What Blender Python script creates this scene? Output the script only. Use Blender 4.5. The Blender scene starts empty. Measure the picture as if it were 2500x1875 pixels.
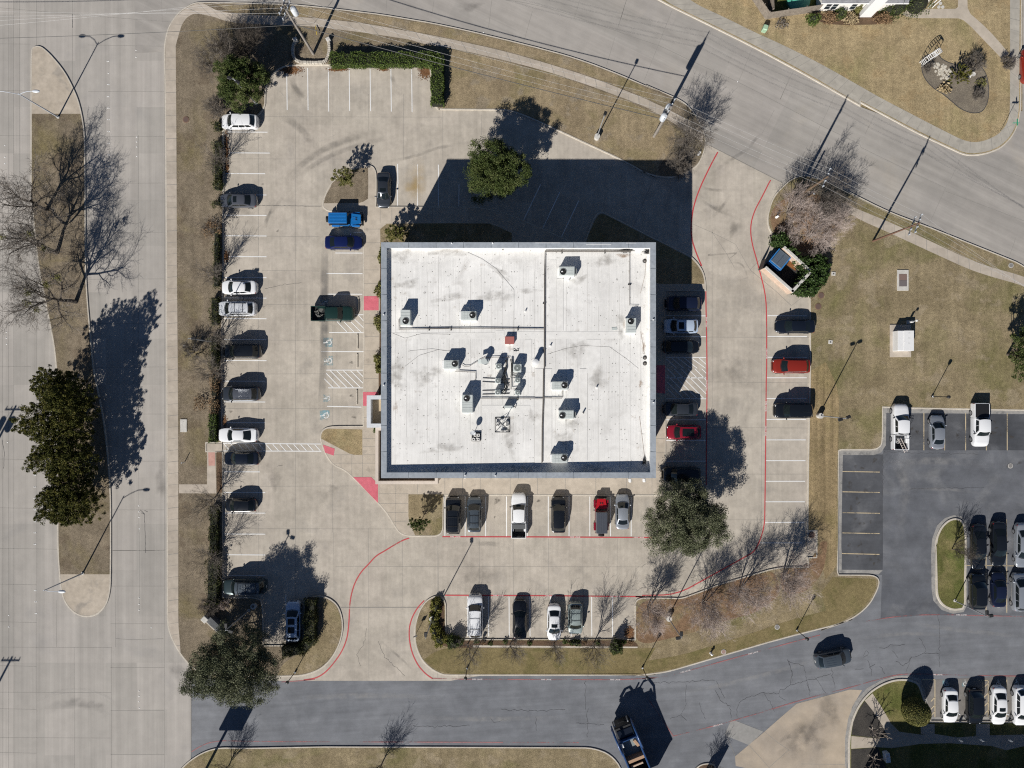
import bpy, bmesh, math, random
import numpy as np
from mathutils import Vector, Matrix, noise as mnoise
from mathutils.geometry import tessellate_polygon

# ---------------------------------------------------------------- camera, sky, sun
scene = bpy.context.scene
COL = scene.collection
S, H, CX, CY = 18.5, 93.7, 1250.0, 937.5      # photo pixels per metre on the ground, flying height, image centre
cam_d = bpy.data.cameras.new('camera')
cam_d.sensor_width = 36.0
cam_d.lens = 36.0 * H / (2500.0 / S)
cam_d.clip_start = 0.5
cam_d.clip_end = 6000.0
cam = bpy.data.objects.new('camera', cam_d)
cam.location = (0, 0, H)
COL.objects.link(cam)
scene.camera = cam

SUN_EL = math.radians(34.5)
SUN_DIR = Vector((-0.466 * math.cos(SUN_EL), -0.885 * math.cos(SUN_EL), math.sin(SUN_EL))).normalized()
world = bpy.data.worlds.new('World')
scene.world = world
world.use_nodes = True
wn = world.node_tree
wn.nodes.clear()
w_out = wn.nodes.new('ShaderNodeOutputWorld')
w_bg = wn.nodes.new('ShaderNodeBackground')
w_sky = wn.nodes.new('ShaderNodeTexSky')
w_sky.sky_type = 'NISHITA'
w_sky.sun_disc = False
w_sky.sun_elevation = SUN_EL
w_sky.sun_rotation = math.atan2(SUN_DIR.x, SUN_DIR.y)
w_sky.altitude = 200
w_sky.air_density = 0.6
w_sky.dust_density = 0.0
w_sky.ozone_density = 3.0
w_bg.inputs['Strength'].default_value = 0.05
wn.links.new(w_sky.outputs[0], w_bg.inputs[0])
wn.links.new(w_bg.outputs[0], w_out.inputs[0])

sun_d = bpy.data.lights.new('sun', 'SUN')
sun_d.energy = 5.0
sun_d.angle = math.radians(0.5)
sun_d.color = (1.0, 0.962, 0.905)
sun = bpy.data.objects.new('sun', sun_d)
sun.rotation_euler = SUN_DIR.to_track_quat('Z', 'Y').to_euler()
sun.location = SUN_DIR * 300
COL.objects.link(sun)

scene.view_settings.view_transform = 'Standard'
scene.view_settings.look = 'None'
scene.view_settings.exposure = 0.17
scene.view_settings.gamma = 1.0
scene.view_settings.use_curve_mapping = False
scene.cycles.max_bounces = 6
scene.cycles.diffuse_bounces = 2
scene.cycles.glossy_bounces = 2
scene.cycles.transparent_max_bounces = 8
scene.cycles.use_denoising = False
scene.cycles.filter_width = 1.15

# ---------------------------------------------------------------- coordinates
Q = 600.0 / 2212.0
CROP = {'O': (0, 0, 2500 / 2212.0)}
for _l, _x in (('A', 0), ('B', 500), ('C', 1000), ('D', 1500), ('E', 1900)):
    for _n, _y in ((1, 0), (2, 450), (3, 900)):
        CROP[_l + str(_n)] = (_x, _y, Q)
CROP.update({'A4': (0, 1425, Q), 'B4': (500, 1300, Q), 'C4': (1000, 1350, Q), 'D4': (1500, 1425, Q),
             'E4': (1900, 1300, 600 / 1731.0), 'F1': (1470, 1650, 300 / 2212.0), 'F2': (1780, 540, 280 / 2212.0),
             'F3': (1800, 0, 500 / 2212.0), 'F4': (1120, 820, 300 / 1843.0), 'F5': (440, 1430, 280 / 2212.0),
             'F6': (2060, 1550, 440 / 2212.0), 'F7': (880, 940, 420 / 2212.0), 'N': (0, 0, 1.0)})

def P(tag, *c):
    """photo points from the coordinates of an enlarged crop"""
    x0, y0, q = CROP[tag]
    return [(x0 + c[i] * q, y0 + c[i + 1] * q) for i in range(0, len(c), 2)]

def W(p, z=0.0):
    f = (H - z) / H / S
    return ((p[0] - CX) * f, (CY - p[1]) * f)

def PW(tag, *c, z=0.0):
    return [W(p, z) for p in P(tag, *c)]

def one(tag, x, y, z=0.0):
    return W(P(tag, x, y)[0], z)

# ---------------------------------------------------------------- mesh builder
class MB:
    def __init__(s):
        s.v, s.f, s.m = [], [], []
    def add(s, verts, faces, mi=0):
        n = len(s.v)
        s.v.extend([tuple(v) for v in verts])
        for f in faces:
            s.f.append(tuple(n + i for i in f))
            s.m.append(mi)
    def box(s, c, size, rz=0.0, mi=0, tilt=None):
        hx, hy, hz = size[0] / 2, size[1] / 2, size[2] / 2
        R = Matrix.Rotation(rz, 3, 'Z')
        if tilt:
            R = R @ Matrix.Rotation(tilt[0], 3, 'X') @ Matrix.Rotation(tilt[1], 3, 'Y')
        vs = []
        for dz in (-hz, hz):
            for dx, dy in ((-hx, -hy), (hx, -hy), (hx, hy), (-hx, hy)):
                vs.append(Vector(c) + R @ Vector((dx, dy, dz)))
        s.add(vs, [(3, 2, 1, 0), (4, 5, 6, 7), (0, 1, 5, 4), (1, 2, 6, 5), (2, 3, 7, 6), (3, 0, 4, 7)], mi)
    def bbox(s, c, size, b=0.03, rz=0.0, mi=0):
        """box with chamfered top and vertical edges"""
        hx, hy, hz = size[0] / 2, size[1] / 2, size[2] / 2
        b = min(b, hx * .9, hy * .9, hz * .9)
        R = Matrix.Rotation(rz, 3, 'Z')
        def ring(ix, iy, c_, z):
            return [(-ix + c_, -iy, z), (ix - c_, -iy, z), (ix, -iy + c_, z), (ix, iy - c_, z),
                    (ix - c_, iy, z), (-ix + c_, iy, z), (-ix, iy - c_, z), (-ix, -iy + c_, z)]
        vs = ring(hx, hy, b, -hz) + ring(hx, hy, b, hz - b) + ring(hx - b, hy - b, b * .5, hz)
        fs = [tuple(range(7, -1, -1)), tuple(range(16, 24))]
        for k in range(2):
            for i in range(8):
                j = (i + 1) % 8
                fs.append((k * 8 + i, k * 8 + j, k * 8 + 8 + j, k * 8 + 8 + i))
        s.add([Vector(c) + R @ Vector(v) for v in vs], fs, mi)
    def prism(s, poly, z0, z1, mi=0, cap=True, bottom=False):
        n = len(poly)
        if area(poly) < 0:
            poly = poly[::-1]
        vs = [(p[0], p[1], z0) for p in poly] + [(p[0], p[1], z1) for p in poly]
        fs = [(i, (i + 1) % n, n + (i + 1) % n, n + i) for i in range(n)]
        if cap:
            for t in tess(poly):
                fs.append(tuple(n + i for i in t))
        s.add(vs, fs, mi)
    def flat(s, poly, z, mi=0):
        if area(poly) < 0:
            poly = poly[::-1]
        s.add([(p[0], p[1], z) for p in poly], tess(poly), mi)
    def tube(s, pts, rad, n=6, mi=0, cap=True):
        pts = [Vector(p) for p in pts]
        if not hasattr(rad, '__len__'):
            rad = [rad] * len(pts)
        vs, fs = [], []
        m = len(pts)
        for i, p in enumerate(pts):
            d = (pts[min(i + 1, m - 1)] - pts[max(i - 1, 0)])
            if d.length < 1e-9:
                d = Vector((0, 0, 1))
            d.normalize()
            a = d.cross(Vector((0, 0, 1)) if abs(d.z) < .9 else Vector((1, 0, 0))).normalized()
            b = d.cross(a)
            for k in range(n):
                t = 2 * math.pi * k / n
                vs.append(p + a * (math.cos(t) * rad[i]) + b * (math.sin(t) * rad[i]))
        for i in range(m - 1):
            for k in range(n):
                j = (k + 1) % n
                fs.append((i * n + k, (i + 1) * n + k, (i + 1) * n + j, i * n + j))
        if cap:
            fs.append(tuple(range(n)))
            fs.append(tuple((m - 1) * n + k for k in range(n - 1, -1, -1)))
        s.add(vs, fs, mi)
    def cyl(s, c, r, h, n=16, mi=0, r2=None):
        x, y, z = c
        s.tube([(x, y, z), (x, y, z + h)], [r, r if r2 is None else r2], n, mi)
    def disc(s, c, r, n=20, mi=0, r_in=0.0):
        x, y, z = c
        out = [(x + r * math.cos(2 * math.pi * k / n), y + r * math.sin(2 * math.pi * k / n), z) for k in range(n)]
        if r_in <= 0:
            s.add(out, [tuple(range(n))], mi)
        else:
            inn = [(x + r_in * math.cos(2 * math.pi * k / n), y + r_in * math.sin(2 * math.pi * k / n), z) for k in range(n)]
            s.add(out + inn, [(k, (k + 1) % n, n + (k + 1) % n, n + k) for k in range(n)], mi)
    def ball(s, c, r, nu=10, nv=7, mi=0):
        if not hasattr(r, '__len__'):
            r = (r, r, r)
        vs, fs = [], []
        for j in range(nv + 1):
            ph = math.pi * j / nv
            for i in range(nu):
                th = 2 * math.pi * i / nu
                vs.append((c[0] + r[0] * math.sin(ph) * math.cos(th), c[1] + r[1] * math.sin(ph) * math.sin(th), c[2] + r[2] * math.cos(ph)))
        for j in range(nv):
            for i in range(nu):
                k = (i + 1) % nu
                fs.append((j * nu + i, (j + 1) * nu + i, (j + 1) * nu + k, j * nu + k))
        s.add(vs, fs, mi)
    def strip(s, path, w, z, mi=0, taper=False):
        path = [Vector((p[0], p[1])) for p in path]
        n = len(path)
        vs = []
        for i, p in enumerate(path):
            d = path[min(i + 1, n - 1)] - path[max(i - 1, 0)]
            if d.length < 1e-9:
                d = Vector((1, 0))
            d.normalize()
            nn = Vector((-d.y, d.x))
            ww = w / 2
            if taper:
                ww *= max(0.25, min(1.0, 3.0 * min(i, n - 1 - i) / max(1, n - 1)))
            vs.append((p.x + nn.x * ww, p.y + nn.y * ww, z))
            vs.append((p.x - nn.x * ww, p.y - nn.y * ww, z))
        s.add(vs, [(2 * i + 1, 2 * i + 3, 2 * i + 2, 2 * i) for i in range(n - 1)], mi)
    def grid(s, fn, nu, nv, mi=0, flip=False):
        vs = [fn(i / nu, j / nv) for j in range(nv + 1) for i in range(nu + 1)]
        fs = []
        for j in range(nv):
            for i in range(nu):
                a = j * (nu + 1) + i
                q = (a, a + 1, a + nu + 2, a + nu + 1)
                fs.append(q[::-1] if flip else q)
        s.add(vs, fs, mi)
    def build(s, name, mats, parent=None, smooth=None, loc=None):
        me = bpy.data.meshes.new(name)
        me.from_pydata(s.v, [], s.f)
        if not isinstance(mats, (list, tuple)):
            mats = [mats]
        for m in mats:
            me.materials.append(m)
        if len(mats) > 1:
            me.polygons.foreach_set('material_index', s.m)
        if smooth is not None:
            me.polygons.foreach_set('use_smooth', [True] * len(me.polygons))
            me.set_sharp_from_angle(angle=math.radians(smooth))
        me.update()
        o = bpy.data.objects.new(name, me)
        COL.objects.link(o)
        if parent is not None:
            o.parent = parent
        if loc is not None:
            o.location = loc
        return o

def area(poly):
    return 0.5 * sum(poly[i][0] * poly[(i + 1) % len(poly)][1] - poly[(i + 1) % len(poly)][0] * poly[i][1] for i in range(len(poly)))

def tess(poly):
    out = []
    for t in tessellate_polygon([[Vector((p[0], p[1], 0)) for p in poly]]):
        a, b, c = (poly[i] for i in t)
        cr = (b[0] - a[0]) * (c[1] - a[1]) - (b[1] - a[1]) * (c[0] - a[0])
        if abs(cr) < 1e-12:
            continue
        out.append(tuple(t) if cr > 0 else (t[2], t[1], t[0]))
    return out

def soften(pts, it=2, sharp=50, closed=True):
    for _ in range(it):
        n = len(pts)
        out = []
        for i in range(n):
            if not closed and i in (0, n - 1):
                out.append(pts[i]); continue
            a, b, c = Vector(pts[i - 1]), Vector(pts[i]), Vector(pts[(i + 1) % n])
            u, v = b - a, c - b
            if u.length < 1e-6 or v.length < 1e-6:
                continue
            ang = math.degrees(u.angle(v))
            if ang > sharp or ang < 1.5:
                out.append(pts[i]); continue
            k = 0.25 * min(u.length, v.length)
            out.append(tuple(b - u.normalized() * k))
            out.append(tuple(b + v.normalized() * k))
        pts = out
    return pts

def offset_in(poly, d):
    """poly is counter-clockwise; moved inward by d"""
    n = len(poly)
    out = []
    for i in range(n):
        a, b, c = Vector(poly[i - 1]), Vector(poly[i]), Vector(poly[(i + 1) % n])
        u, v = (b - a), (c - b)
        u.normalize(); v.normalize()
        n1, n2 = Vector((-u.y, u.x)), Vector((-v.y, v.x))
        m = n1 + n2
        if m.length < 1e-6:
            m = n1.copy()
        m.normalize()
        k = d / max(0.45, m.dot(n1))
        out.append((b.x + m.x * k, b.y + m.y * k))
    return out

def ccw(p):
    return p if area(p) > 0 else p[::-1]

# ---------------------------------------------------------------- naming and grouping
def tag(o, label, cat, group=None):
    o['label'] = label
    o['category'] = cat
    if group:
        o['group'] = group
    return o

def thing(name, label, cat, loc=(0, 0, 0), rz=0.0, group=None):
    o = bpy.data.objects.new(name, None)
    o.empty_display_size = 0.3
    COL.objects.link(o)
    o.location = loc
    o.rotation_euler = (0, 0, rz)
    return tag(o, label, cat, group)

def struct(mb, name, mats, smooth=None):
    o = mb.build(name, mats, None, smooth)
    o['kind'] = 'structure'
    return o

def stuff(o):
    o['kind'] = 'stuff'
    return o

def dup(root, loc, rz, label, group=None, scale=None):
    r = root.copy()
    COL.objects.link(r)
    r.location = loc
    r.rotation_euler = (0, 0, rz)
    if scale:
        r.scale = scale
    r['label'] = label
    if group:
        r['group'] = group
    for ch in list(root.children):
        c = ch.copy()
        COL.objects.link(c)
        c.parent = r
        for g in list(ch.children):
            d = g.copy()
            COL.objects.link(d)
            d.parent = c
    return r

# ---------------------------------------------------------------- materials
def new_mat(name):
    m = bpy.data.materials.new(name)
    m.use_nodes = True
    nt = m.node_tree
    nt.nodes.clear()
    out = nt.nodes.new('ShaderNodeOutputMaterial')
    b = nt.nodes.new('ShaderNodeBsdfPrincipled')
    nt.links.new(b.outputs[0], out.inputs[0])
    return m, nt, b

def plain(name, col, rough=0.6, metal=0.0, coat=0.0, spec=0.5, vary=0.06):
    m, nt, b = new_mat(name)
    b.inputs['Roughness'].default_value = rough
    b.inputs['Metallic'].default_value = metal
    b.inputs['Coat Weight'].default_value = coat
    b.inputs['Coat Roughness'].default_value = 0.04
    b.inputs['Specular IOR Level'].default_value = spec
    if vary > 0:
        tc = nt.nodes.new('ShaderNodeTexCoord')
        nz = nt.nodes.new('ShaderNodeTexNoise')
        nz.inputs['Scale'].default_value = 6.0
        nz.inputs['Detail'].default_value = 4
        nt.links.new(tc.outputs['Object'], nz.inputs['Vector'])
        mx = nt.nodes.new('ShaderNodeMix')
        mx.data_type = 'RGBA'
        mx.inputs['A'].default_value = (*[c * (1 - vary * 2) for c in col], 1)
        mx.inputs['B'].default_value = (*[min(1, c * (1 + vary)) for c in col], 1)
        nt.links.new(nz.outputs[0], mx.inputs['Factor'])
        nt.links.new(mx.outputs['Result'], b.inputs['Base Color'])
    else:
        b.inputs['Base Color'].default_value = (*col, 1)
    return m

def surface(name, c1, c2, mix_scale=0.15, layers=(), rough=0.9, bump=None, spots=None, third=None, rot=0.0, spec=0.2, slabs=None):
    """weathered surface: two tones mixed by large noise, multiplied by finer layers.
    layers: (scale, detail, lo, hi, a, b, (sx, sy)) ; spots: (scale, threshold, colour, amount)"""
    m, nt, b = new_mat(name)
    N, L = nt.nodes, nt.links
    b.inputs['Roughness'].default_value = rough
    b.inputs['Specular IOR Level'].default_value = spec
    geo = N.new('ShaderNodeNewGeometry')
    vec = geo.outputs['Position']
    if rot:
        vr = N.new('ShaderNodeVectorRotate')
        vr.rotation_type = 'Z_AXIS'
        vr.inputs['Angle'].default_value = rot
        L.new(vec, vr.inputs['Vector'])
        vec = vr.outputs[0]
    def noise(scale, detail=4, stretch=None, rough_=0.6, dist=0.0):
        v = vec
        if stretch:
            mp = N.new('ShaderNodeVectorMath'); mp.operation = 'MULTIPLY'
            mp.inputs[1].default_value = (stretch[0], stretch[1], 1)
            L.new(vec, mp.inputs[0]); v = mp.outputs[0]
        nz = N.new('ShaderNodeTexNoise')
        nz.inputs['Scale'].default_value = scale
        nz.inputs['Detail'].default_value = detail
        nz.inputs['Roughness'].default_value = rough_
        nz.inputs['Distortion'].default_value = dist
        L.new(v, nz.inputs['Vector'])
        return nz.outputs[0]
    def rng(src, lo, hi, a, b_):
        mr = N.new('ShaderNodeMapRange')
        for k, v in zip(('From Min', 'From Max', 'To Min', 'To Max'), (lo, hi, a, b_)):
            mr.inputs[k].default_value = v
        L.new(src, mr.inputs['Value'])
        return mr.outputs[0]
    def mix(fac, a, b_):
        mx = N.new('ShaderNodeMix'); mx.data_type = 'RGBA'
        for s_, v in (('A', a), ('B', b_)):
            if isinstance(v, tuple):
                mx.inputs[s_].default_value = (*v, 1)
            else:
                L.new(v, mx.inputs[s_])
        L.new(fac, mx.inputs['Factor'])
        return mx.outputs['Result']
    col = mix(rng(noise(mix_scale, 5, dist=0.4), .32, .68, 0, 1), c1, c2)
    if third:
        col = mix(rng(noise(third[0], 6, dist=0.6), third[1], third[2], 0, third[4] if len(third) > 4 else 1), col, third[3])
    if spots:
        for sp in spots:
            col = mix(rng(noise(sp[0], 3), sp[1], sp[1] + .06, 0, sp[3]), col, sp[2])
    val = None
    if slabs:                                    # each poured slab has its own tone
        sv = N.new('ShaderNodeVectorMath'); sv.operation = 'MULTIPLY_ADD'
        sv.inputs[1].default_value = (1 / slabs[0], 1 / slabs[1], 0); sv.inputs[2].default_value = (slabs[2], slabs[3], 0)
        L.new(vec, sv.inputs[0])
        fl = N.new('ShaderNodeVectorMath'); fl.operation = 'FLOOR'
        L.new(sv.outputs[0], fl.inputs[0])
        wn_ = N.new('ShaderNodeTexWhiteNoise'); wn_.noise_dimensions = '2D'
        L.new(fl.outputs[0], wn_.inputs['Vector'])
        val = rng(wn_.outputs['Value'], 0, 1, 1 - slabs[4], 1 + slabs[4] * .6)
        tint = N.new('ShaderNodeVectorMath'); tint.operation = 'MULTIPLY_ADD'
        mx2 = mix(rng(wn_.outputs['Value'], 0, 1, 0, .10), col, (.46, .39, .355))
        col = mx2
    for ly in layers:
        o = rng(noise(ly[0], ly[1], ly[6] if len(ly) > 6 else None), ly[2], ly[3], ly[4], ly[5])
        if val is None:
            val = o
        else:
            mt = N.new('ShaderNodeMath'); mt.operation = 'MULTIPLY'
            L.new(val, mt.inputs[0]); L.new(o, mt.inputs[1]); val = mt.outputs[0]
    if val is not None:
        vm = N.new('ShaderNodeVectorMath'); vm.operation = 'SCALE'
        L.new(col, vm.inputs[0]); L.new(val, vm.inputs['Scale'])
        col = vm.outputs[0]
    L.new(col, b.inputs['Base Color'])
    if bump:
        bp = N.new('ShaderNodeBump')
        bp.inputs['Strength'].default_value = bump[1]
        bp.inputs['Distance'].default_value = bump[2]
        L.new(noise(bump[0], 5, rough_=0.7), bp.inputs['Height'])
        L.new(bp.outputs[0], b.inputs['Normal'])
    return m

def leafy(name, cols, rough=0.6, tone=False):
    """each leaf or twig gets its own tone"""
    m, nt, b = new_mat(name)
    N, L = nt.nodes, nt.links
    b.inputs['Roughness'].default_value = rough
    b.inputs['Specular IOR Level'].default_value = 0.12
    geo = N.new('ShaderNodeNewGeometry')
    cr = N.new('ShaderNodeValToRGB')
    el = cr.color_ramp.elements
    el[0].position, el[0].color = 0, (*cols[0], 1)
    el[1].position, el[1].color = 1, (*cols[-1], 1)
    for i, c in enumerate(cols[1:-1]):
        e = el.new((i + 1) / (len(cols) - 1)); e.color = (*c, 1)
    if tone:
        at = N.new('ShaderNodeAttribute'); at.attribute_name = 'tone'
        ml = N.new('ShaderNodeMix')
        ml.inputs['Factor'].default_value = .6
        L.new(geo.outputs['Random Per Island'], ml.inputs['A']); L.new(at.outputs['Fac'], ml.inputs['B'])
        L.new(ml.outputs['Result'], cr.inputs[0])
    else:
        L.new(geo.outputs['Random Per Island'], cr.inputs[0])
    L.new(cr.outputs[0], b.inputs['Base Color'])
    return m

def worn_paint(name, col, wear=0.45, scale=9.0):
    """painted line, patchy where tyres have worn it through"""
    m, nt, b = new_mat(name)
    N, L = nt.nodes, nt.links
    out = [n for n in N if n.type == 'OUTPUT_MATERIAL'][0]
    b.inputs['Base Color'].default_value = (*col, 1)
    b.inputs['Roughness'].default_value = 0.75
    geo = N.new('ShaderNodeNewGeometry')
    nz = N.new('ShaderNodeTexNoise')
    nz.inputs['Scale'].default_value = scale; nz.inputs['Detail'].default_value = 6; nz.inputs['Roughness'].default_value = .75
    L.new(geo.outputs['Position'], nz.inputs['Vector'])
    n2 = N.new('ShaderNodeTexNoise')
    n2.inputs['Scale'].default_value = 0.35; n2.inputs['Detail'].default_value = 3
    L.new(geo.outputs['Position'], n2.inputs['Vector'])
    ad = N.new('ShaderNodeMath'); ad.operation = 'ADD'
    L.new(nz.outputs[0], ad.inputs[0]); L.new(n2.outputs[0], ad.inputs[1])
    mr = N.new('ShaderNodeMapRange')
    mr.inputs['From Min'].default_value = wear * 2 - .12; mr.inputs['From Max'].default_value = wear * 2 + .12
    L.new(ad.outputs[0], mr.inputs['Value'])
    tr = N.new('ShaderNodeBsdfTransparent')
    mx = N.new('ShaderNodeMixShader')
    L.new(mr.outputs[0], mx.inputs[0]); L.new(tr.outputs[0], mx.inputs[1]); L.new(b.outputs[0], mx.inputs[2])
    L.new(mx.outputs[0], out.inputs[0])
    return m

def stain(name, col, amount, scale=1.5, lo=.42, hi=.7):
    m, nt, b = new_mat(name)
    N, L = nt.nodes, nt.links
    out = [n for n in N if n.type == 'OUTPUT_MATERIAL'][0]
    b.inputs['Base Color'].default_value = (*col, 1)
    b.inputs['Roughness'].default_value = 0.8
    geo = N.new('ShaderNodeNewGeometry')
    nz = N.new('ShaderNodeTexNoise')
    nz.inputs['Scale'].default_value = scale; nz.inputs['Detail'].default_value = 6
    L.new(geo.outputs['Position'], nz.inputs['Vector'])
    at = N.new('ShaderNodeAttribute'); at.attribute_name = 'soft'
    mr = N.new('ShaderNodeMapRange')
    for k, v in zip(('From Min', 'From Max', 'To Min', 'To Max'), (lo, hi, 0, amount)):
        mr.inputs[k].default_value = v
    L.new(nz.outputs[0], mr.inputs['Value'])
    mt = N.new('ShaderNodeMath'); mt.operation = 'MULTIPLY'
    L.new(mr.outputs[0], mt.inputs[0]); L.new(at.outputs['Fac'], mt.inputs[1])
    tr = N.new('ShaderNodeBsdfTransparent')
    mx = N.new('ShaderNodeMixShader')
    L.new(mt.outputs[0], mx.inputs[0]); L.new(tr.outputs[0], mx.inputs[1]); L.new(b.outputs[0], mx.inputs[2])
    L.new(mx.outputs[0], out.inputs[0])
    return m

M = {}
M['road'] = surface('road_concrete', (.375, .353, .322), (.44, .412, .373), .05,
                    [(.6, 5, .3, .7, .93, 1.05), (.42, 4, .3, .7, .84, 1.07, (2.6, .05)), (25, 3, .3, .7, .94, 1.06)], third=(.12, .55, .75, (.30, .29, .28), .5), slabs=(4.05, 6.11, .23, .02, .10))
M['lot'] = surface('lot_concrete', (.445, .40, .338), (.53, .48, .405), .09,
                   [(.5, 6, .3, .7, .84, 1.08), (1.6, 6, .3, .72, .91, 1.06), (22, 3, .3, .7, .93, 1.07), (.5, 5, .3, .7, .90, 1.05, (4, .25))],
                   third=(.22, .54, .72, (.36, .33, .29), .65), spots=[(.45, .66, (.34, .305, .265), .35), (1.3, .73, (.22, .20, .175), .4)], slabs=(4.86, 5.1, .46, .3, .05))
M['street'] = surface('street_concrete', (.335, .315, .29), (.395, .37, .335), .06,
                      [(.6, 5, .3, .7, .93, 1.06), (.3, 4, .3, .7, .82, 1.07, (.12, 3.0)), (25, 3, .3, .7, .94, 1.06)], rot=math.radians(26), third=(.10, .56, .75, (.43, .385, .32), .7), slabs=(9.0, 4.4, .2, .4, .05))
M['walk'] = surface('sidewalk_concrete', (.42, .365, .30), (.50, .44, .365), .25,
                    [(1.2, 5, .3, .7, .86, 1.08), (24, 3, .3, .7, .93, 1.07)], spots=[(.8, .66, (.30, .26, .22), .5)], slabs=(60, 3.04, .5, .1, .10))
M['walk2'] = surface('plaza_concrete', (.44, .385, .315), (.52, .455, .375), .3,
                     [(1.2, 5, .3, .7, .86, 1.08), (24, 3, .3, .7, .93, 1.07)], spots=[(.55, .63, (.32, .28, .235), .5)])
M['kerb'] = surface('kerb_concrete', (.48, .435, .37), (.58, .53, .45), .8, [(6, 4, .3, .7, .85, 1.1)])
M['asphalt'] = surface('asphalt', (.150, .157, .172), (.20, .207, .222), .06,
                       [(.5, 6, .3, .7, .82, 1.12), (.5, 5, .3, .7, .86, 1.1, (.2, 2.8)), (30, 2, .3, .7, .85, 1.15)], third=(.16, .56, .75, (.25, .258, .272), .5), rot=math.radians(-4), spec=.35)
M['asphalt2'] = surface('lot_asphalt', (.095, .101, .115), (.145, .151, .166), .08,
                        [(.5, 6, .3, .7, .78, 1.14), (.4, 5, .3, .7, .88, 1.1, (.3, 2)), (30, 2, .3, .7, .85, 1.15)], third=(.2, .50, .70, (.20, .203, .21), .85), spec=.35)
M['bay_dark'] = surface('sealed_bay_asphalt', (.060, .064, .073), (.10, .104, .114), .12, [(.5, 6, .3, .7, .75, 1.15), (.4, 5, .3, .7, .85, 1.1, (.3, 2)), (30, 2, .3, .7, .85, 1.15)], third=(.25, .56, .74, (.17, .173, .18), .8), spec=.35)
M['apron'] = surface('apron_concrete', (.38, .325, .265), (.47, .39, .295), .14, [(.5, 6, .3, .7, .82, 1.08), (24, 3, .3, .7, .93, 1.07)],
                     third=(.16, .48, .72, (.27, .245, .22), .5))
def grass(name, a, b, c, cscale=.2, d=(.22, .185, .13)):
    return surface(name, a, b, .22, [(.5, 5, .3, .7, .86, 1.12), (2.2, 6, .3, .7, .82, 1.16), (9, 4, .3, .7, .66, 1.30), (22, 3, .32, .68, .5, 1.48), (1.0, 4, .3, .7, .88, 1.10, (1.3, .07))], rough=1.0,
                   bump=(18, .9, .05), third=(cscale, .50, .70, c, .9), spots=[(.33, .56, d, .55)], spec=.05)
M['grass_brown'] = grass('dry_brown_grass', (.195, .16, .115), (.255, .208, .15), (.20, .165, .085), .14, (.155, .12, .085))
M['grass_tan'] = grass('tan_grass', (.27, .212, .135), (.33, .262, .165), (.225, .19, .095), .2, (.29, .245, .185))
M['grass_gold'] = grass('golden_lawn', (.33, .258, .15), (.40, .315, .185), (.29, .245, .125), .16, (.36, .265, .145))
M['grass_olive'] = grass('olive_lawn', (.225, .180, .108), (.31, .25, .155), (.180, .165, .072), .13, (.33, .27, .185))
M['grass_green'] = grass('green_grass', (.115, .125, .04), (.165, .15, .06), (.25, .21, .10), .3, (.09, .115, .03))
M['grass_strip'] = surface('mown_strip', (.27, .205, .115), (.35, .265, .15), .3, [(2.2, 6, .3, .7, .8, 1.18), (9, 4, .3, .7, .66, 1.30), (22, 3, .32, .68, .5, 1.45), (1.1, 5, .3, .7, .68, 1.22, (1.6, .035))], rough=1.0, bump=(18, .9, .05), third=(.2, .5, .7, (.23, .19, .085), .6), spec=.05)
M['mulch'] = surface('mulch', (.10, .065, .042), (.16, .105, .065), .5, [(8, 5, .3, .7, .6, 1.3), (28, 3, .3, .7, .6, 1.4)], rough=1, bump=(20, .9, .06))
M['leaf_mulch'] = surface('leaf_mulch', (.20, .125, .075), (.27, .175, .105), .4, [(1.5, 5, .3, .7, .75, 1.2), (8, 5, .3, .7, .65, 1.25), (28, 3, .3, .7, .6, 1.4)], rough=1, bump=(20, .9, .06), third=(.4, .5, .68, (.23, .19, .105), .8))
M['bed'] = surface('garden_bed', (.17, .145, .115), (.25, .215, .165), .9, [(8, 5, .3, .7, .65, 1.25), (28, 3, .3, .7, .6, 1.4)], rough=1, bump=(20, .9, .06))
M['dark_bed'] = surface('dark_bed', (.045, .042, .04), (.075, .068, .06), .6, [(8, 5, .3, .7, .65, 1.25), (28, 3, .3, .7, .6, 1.4)], rough=1, bump=(20, .9, .06))
M['white_line'] = worn_paint('white_paint', (.80, .80, .79), .36, 6)
M['faded_line'] = worn_paint('faded_white_paint', (.72, .72, .70), .46, 5)
M['yellow_line'] = worn_paint('yellow_paint', (.55, .45, .29), .45, 7)
M['red_line'] = worn_paint('red_paint', (.47, .055, .062), .39, 5)
M['faded_red'] = worn_paint('faded_red_paint', (.33, .13, .13), .50, 4)
M['blue_paint'] = worn_paint('blue_paint', (.22, .40, .46), .57, 5)
M['pink_ramp'] = surface('ramp_paint', (.58, .14, .175), (.66, .175, .215), .8, [(3, 5, .3, .7, .88, 1.08), (12, 4, .3, .7, .93, 1.06)], spots=[(2.2, .66, (.52, .34, .30), .5)])
M['joint'] = plain('joint_filler', (.285, .27, .245), .9, vary=.2)
M['joint_light'] = plain('slab_joint_filler', (.285, .27, .245), .9, vary=.2)  # plain joint colour of the sidewalk and plaza slabs
M['crack'] = plain('crack_filler', (.06, .06, .064), .9, vary=.2)
M['tyre_mark'] = stain('tyre_mark', (.12, .115, .11), .30, .9, .25, .7)
M['light_scuff'] = stain('light_scuff', (.50, .48, .45), .25, 1.0, .32, .65)
M['oil'] = stain('oil_stain', (.08, .07, .06), .6, 2.5, .36, .62)
M['smudge'] = stain('smudge', (.13, .12, .11), .33, .7, .3, .7)
M['rust_wash'] = stain('rust_wash', (.50, .36, .16), .45, .8, .25, .6)

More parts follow.
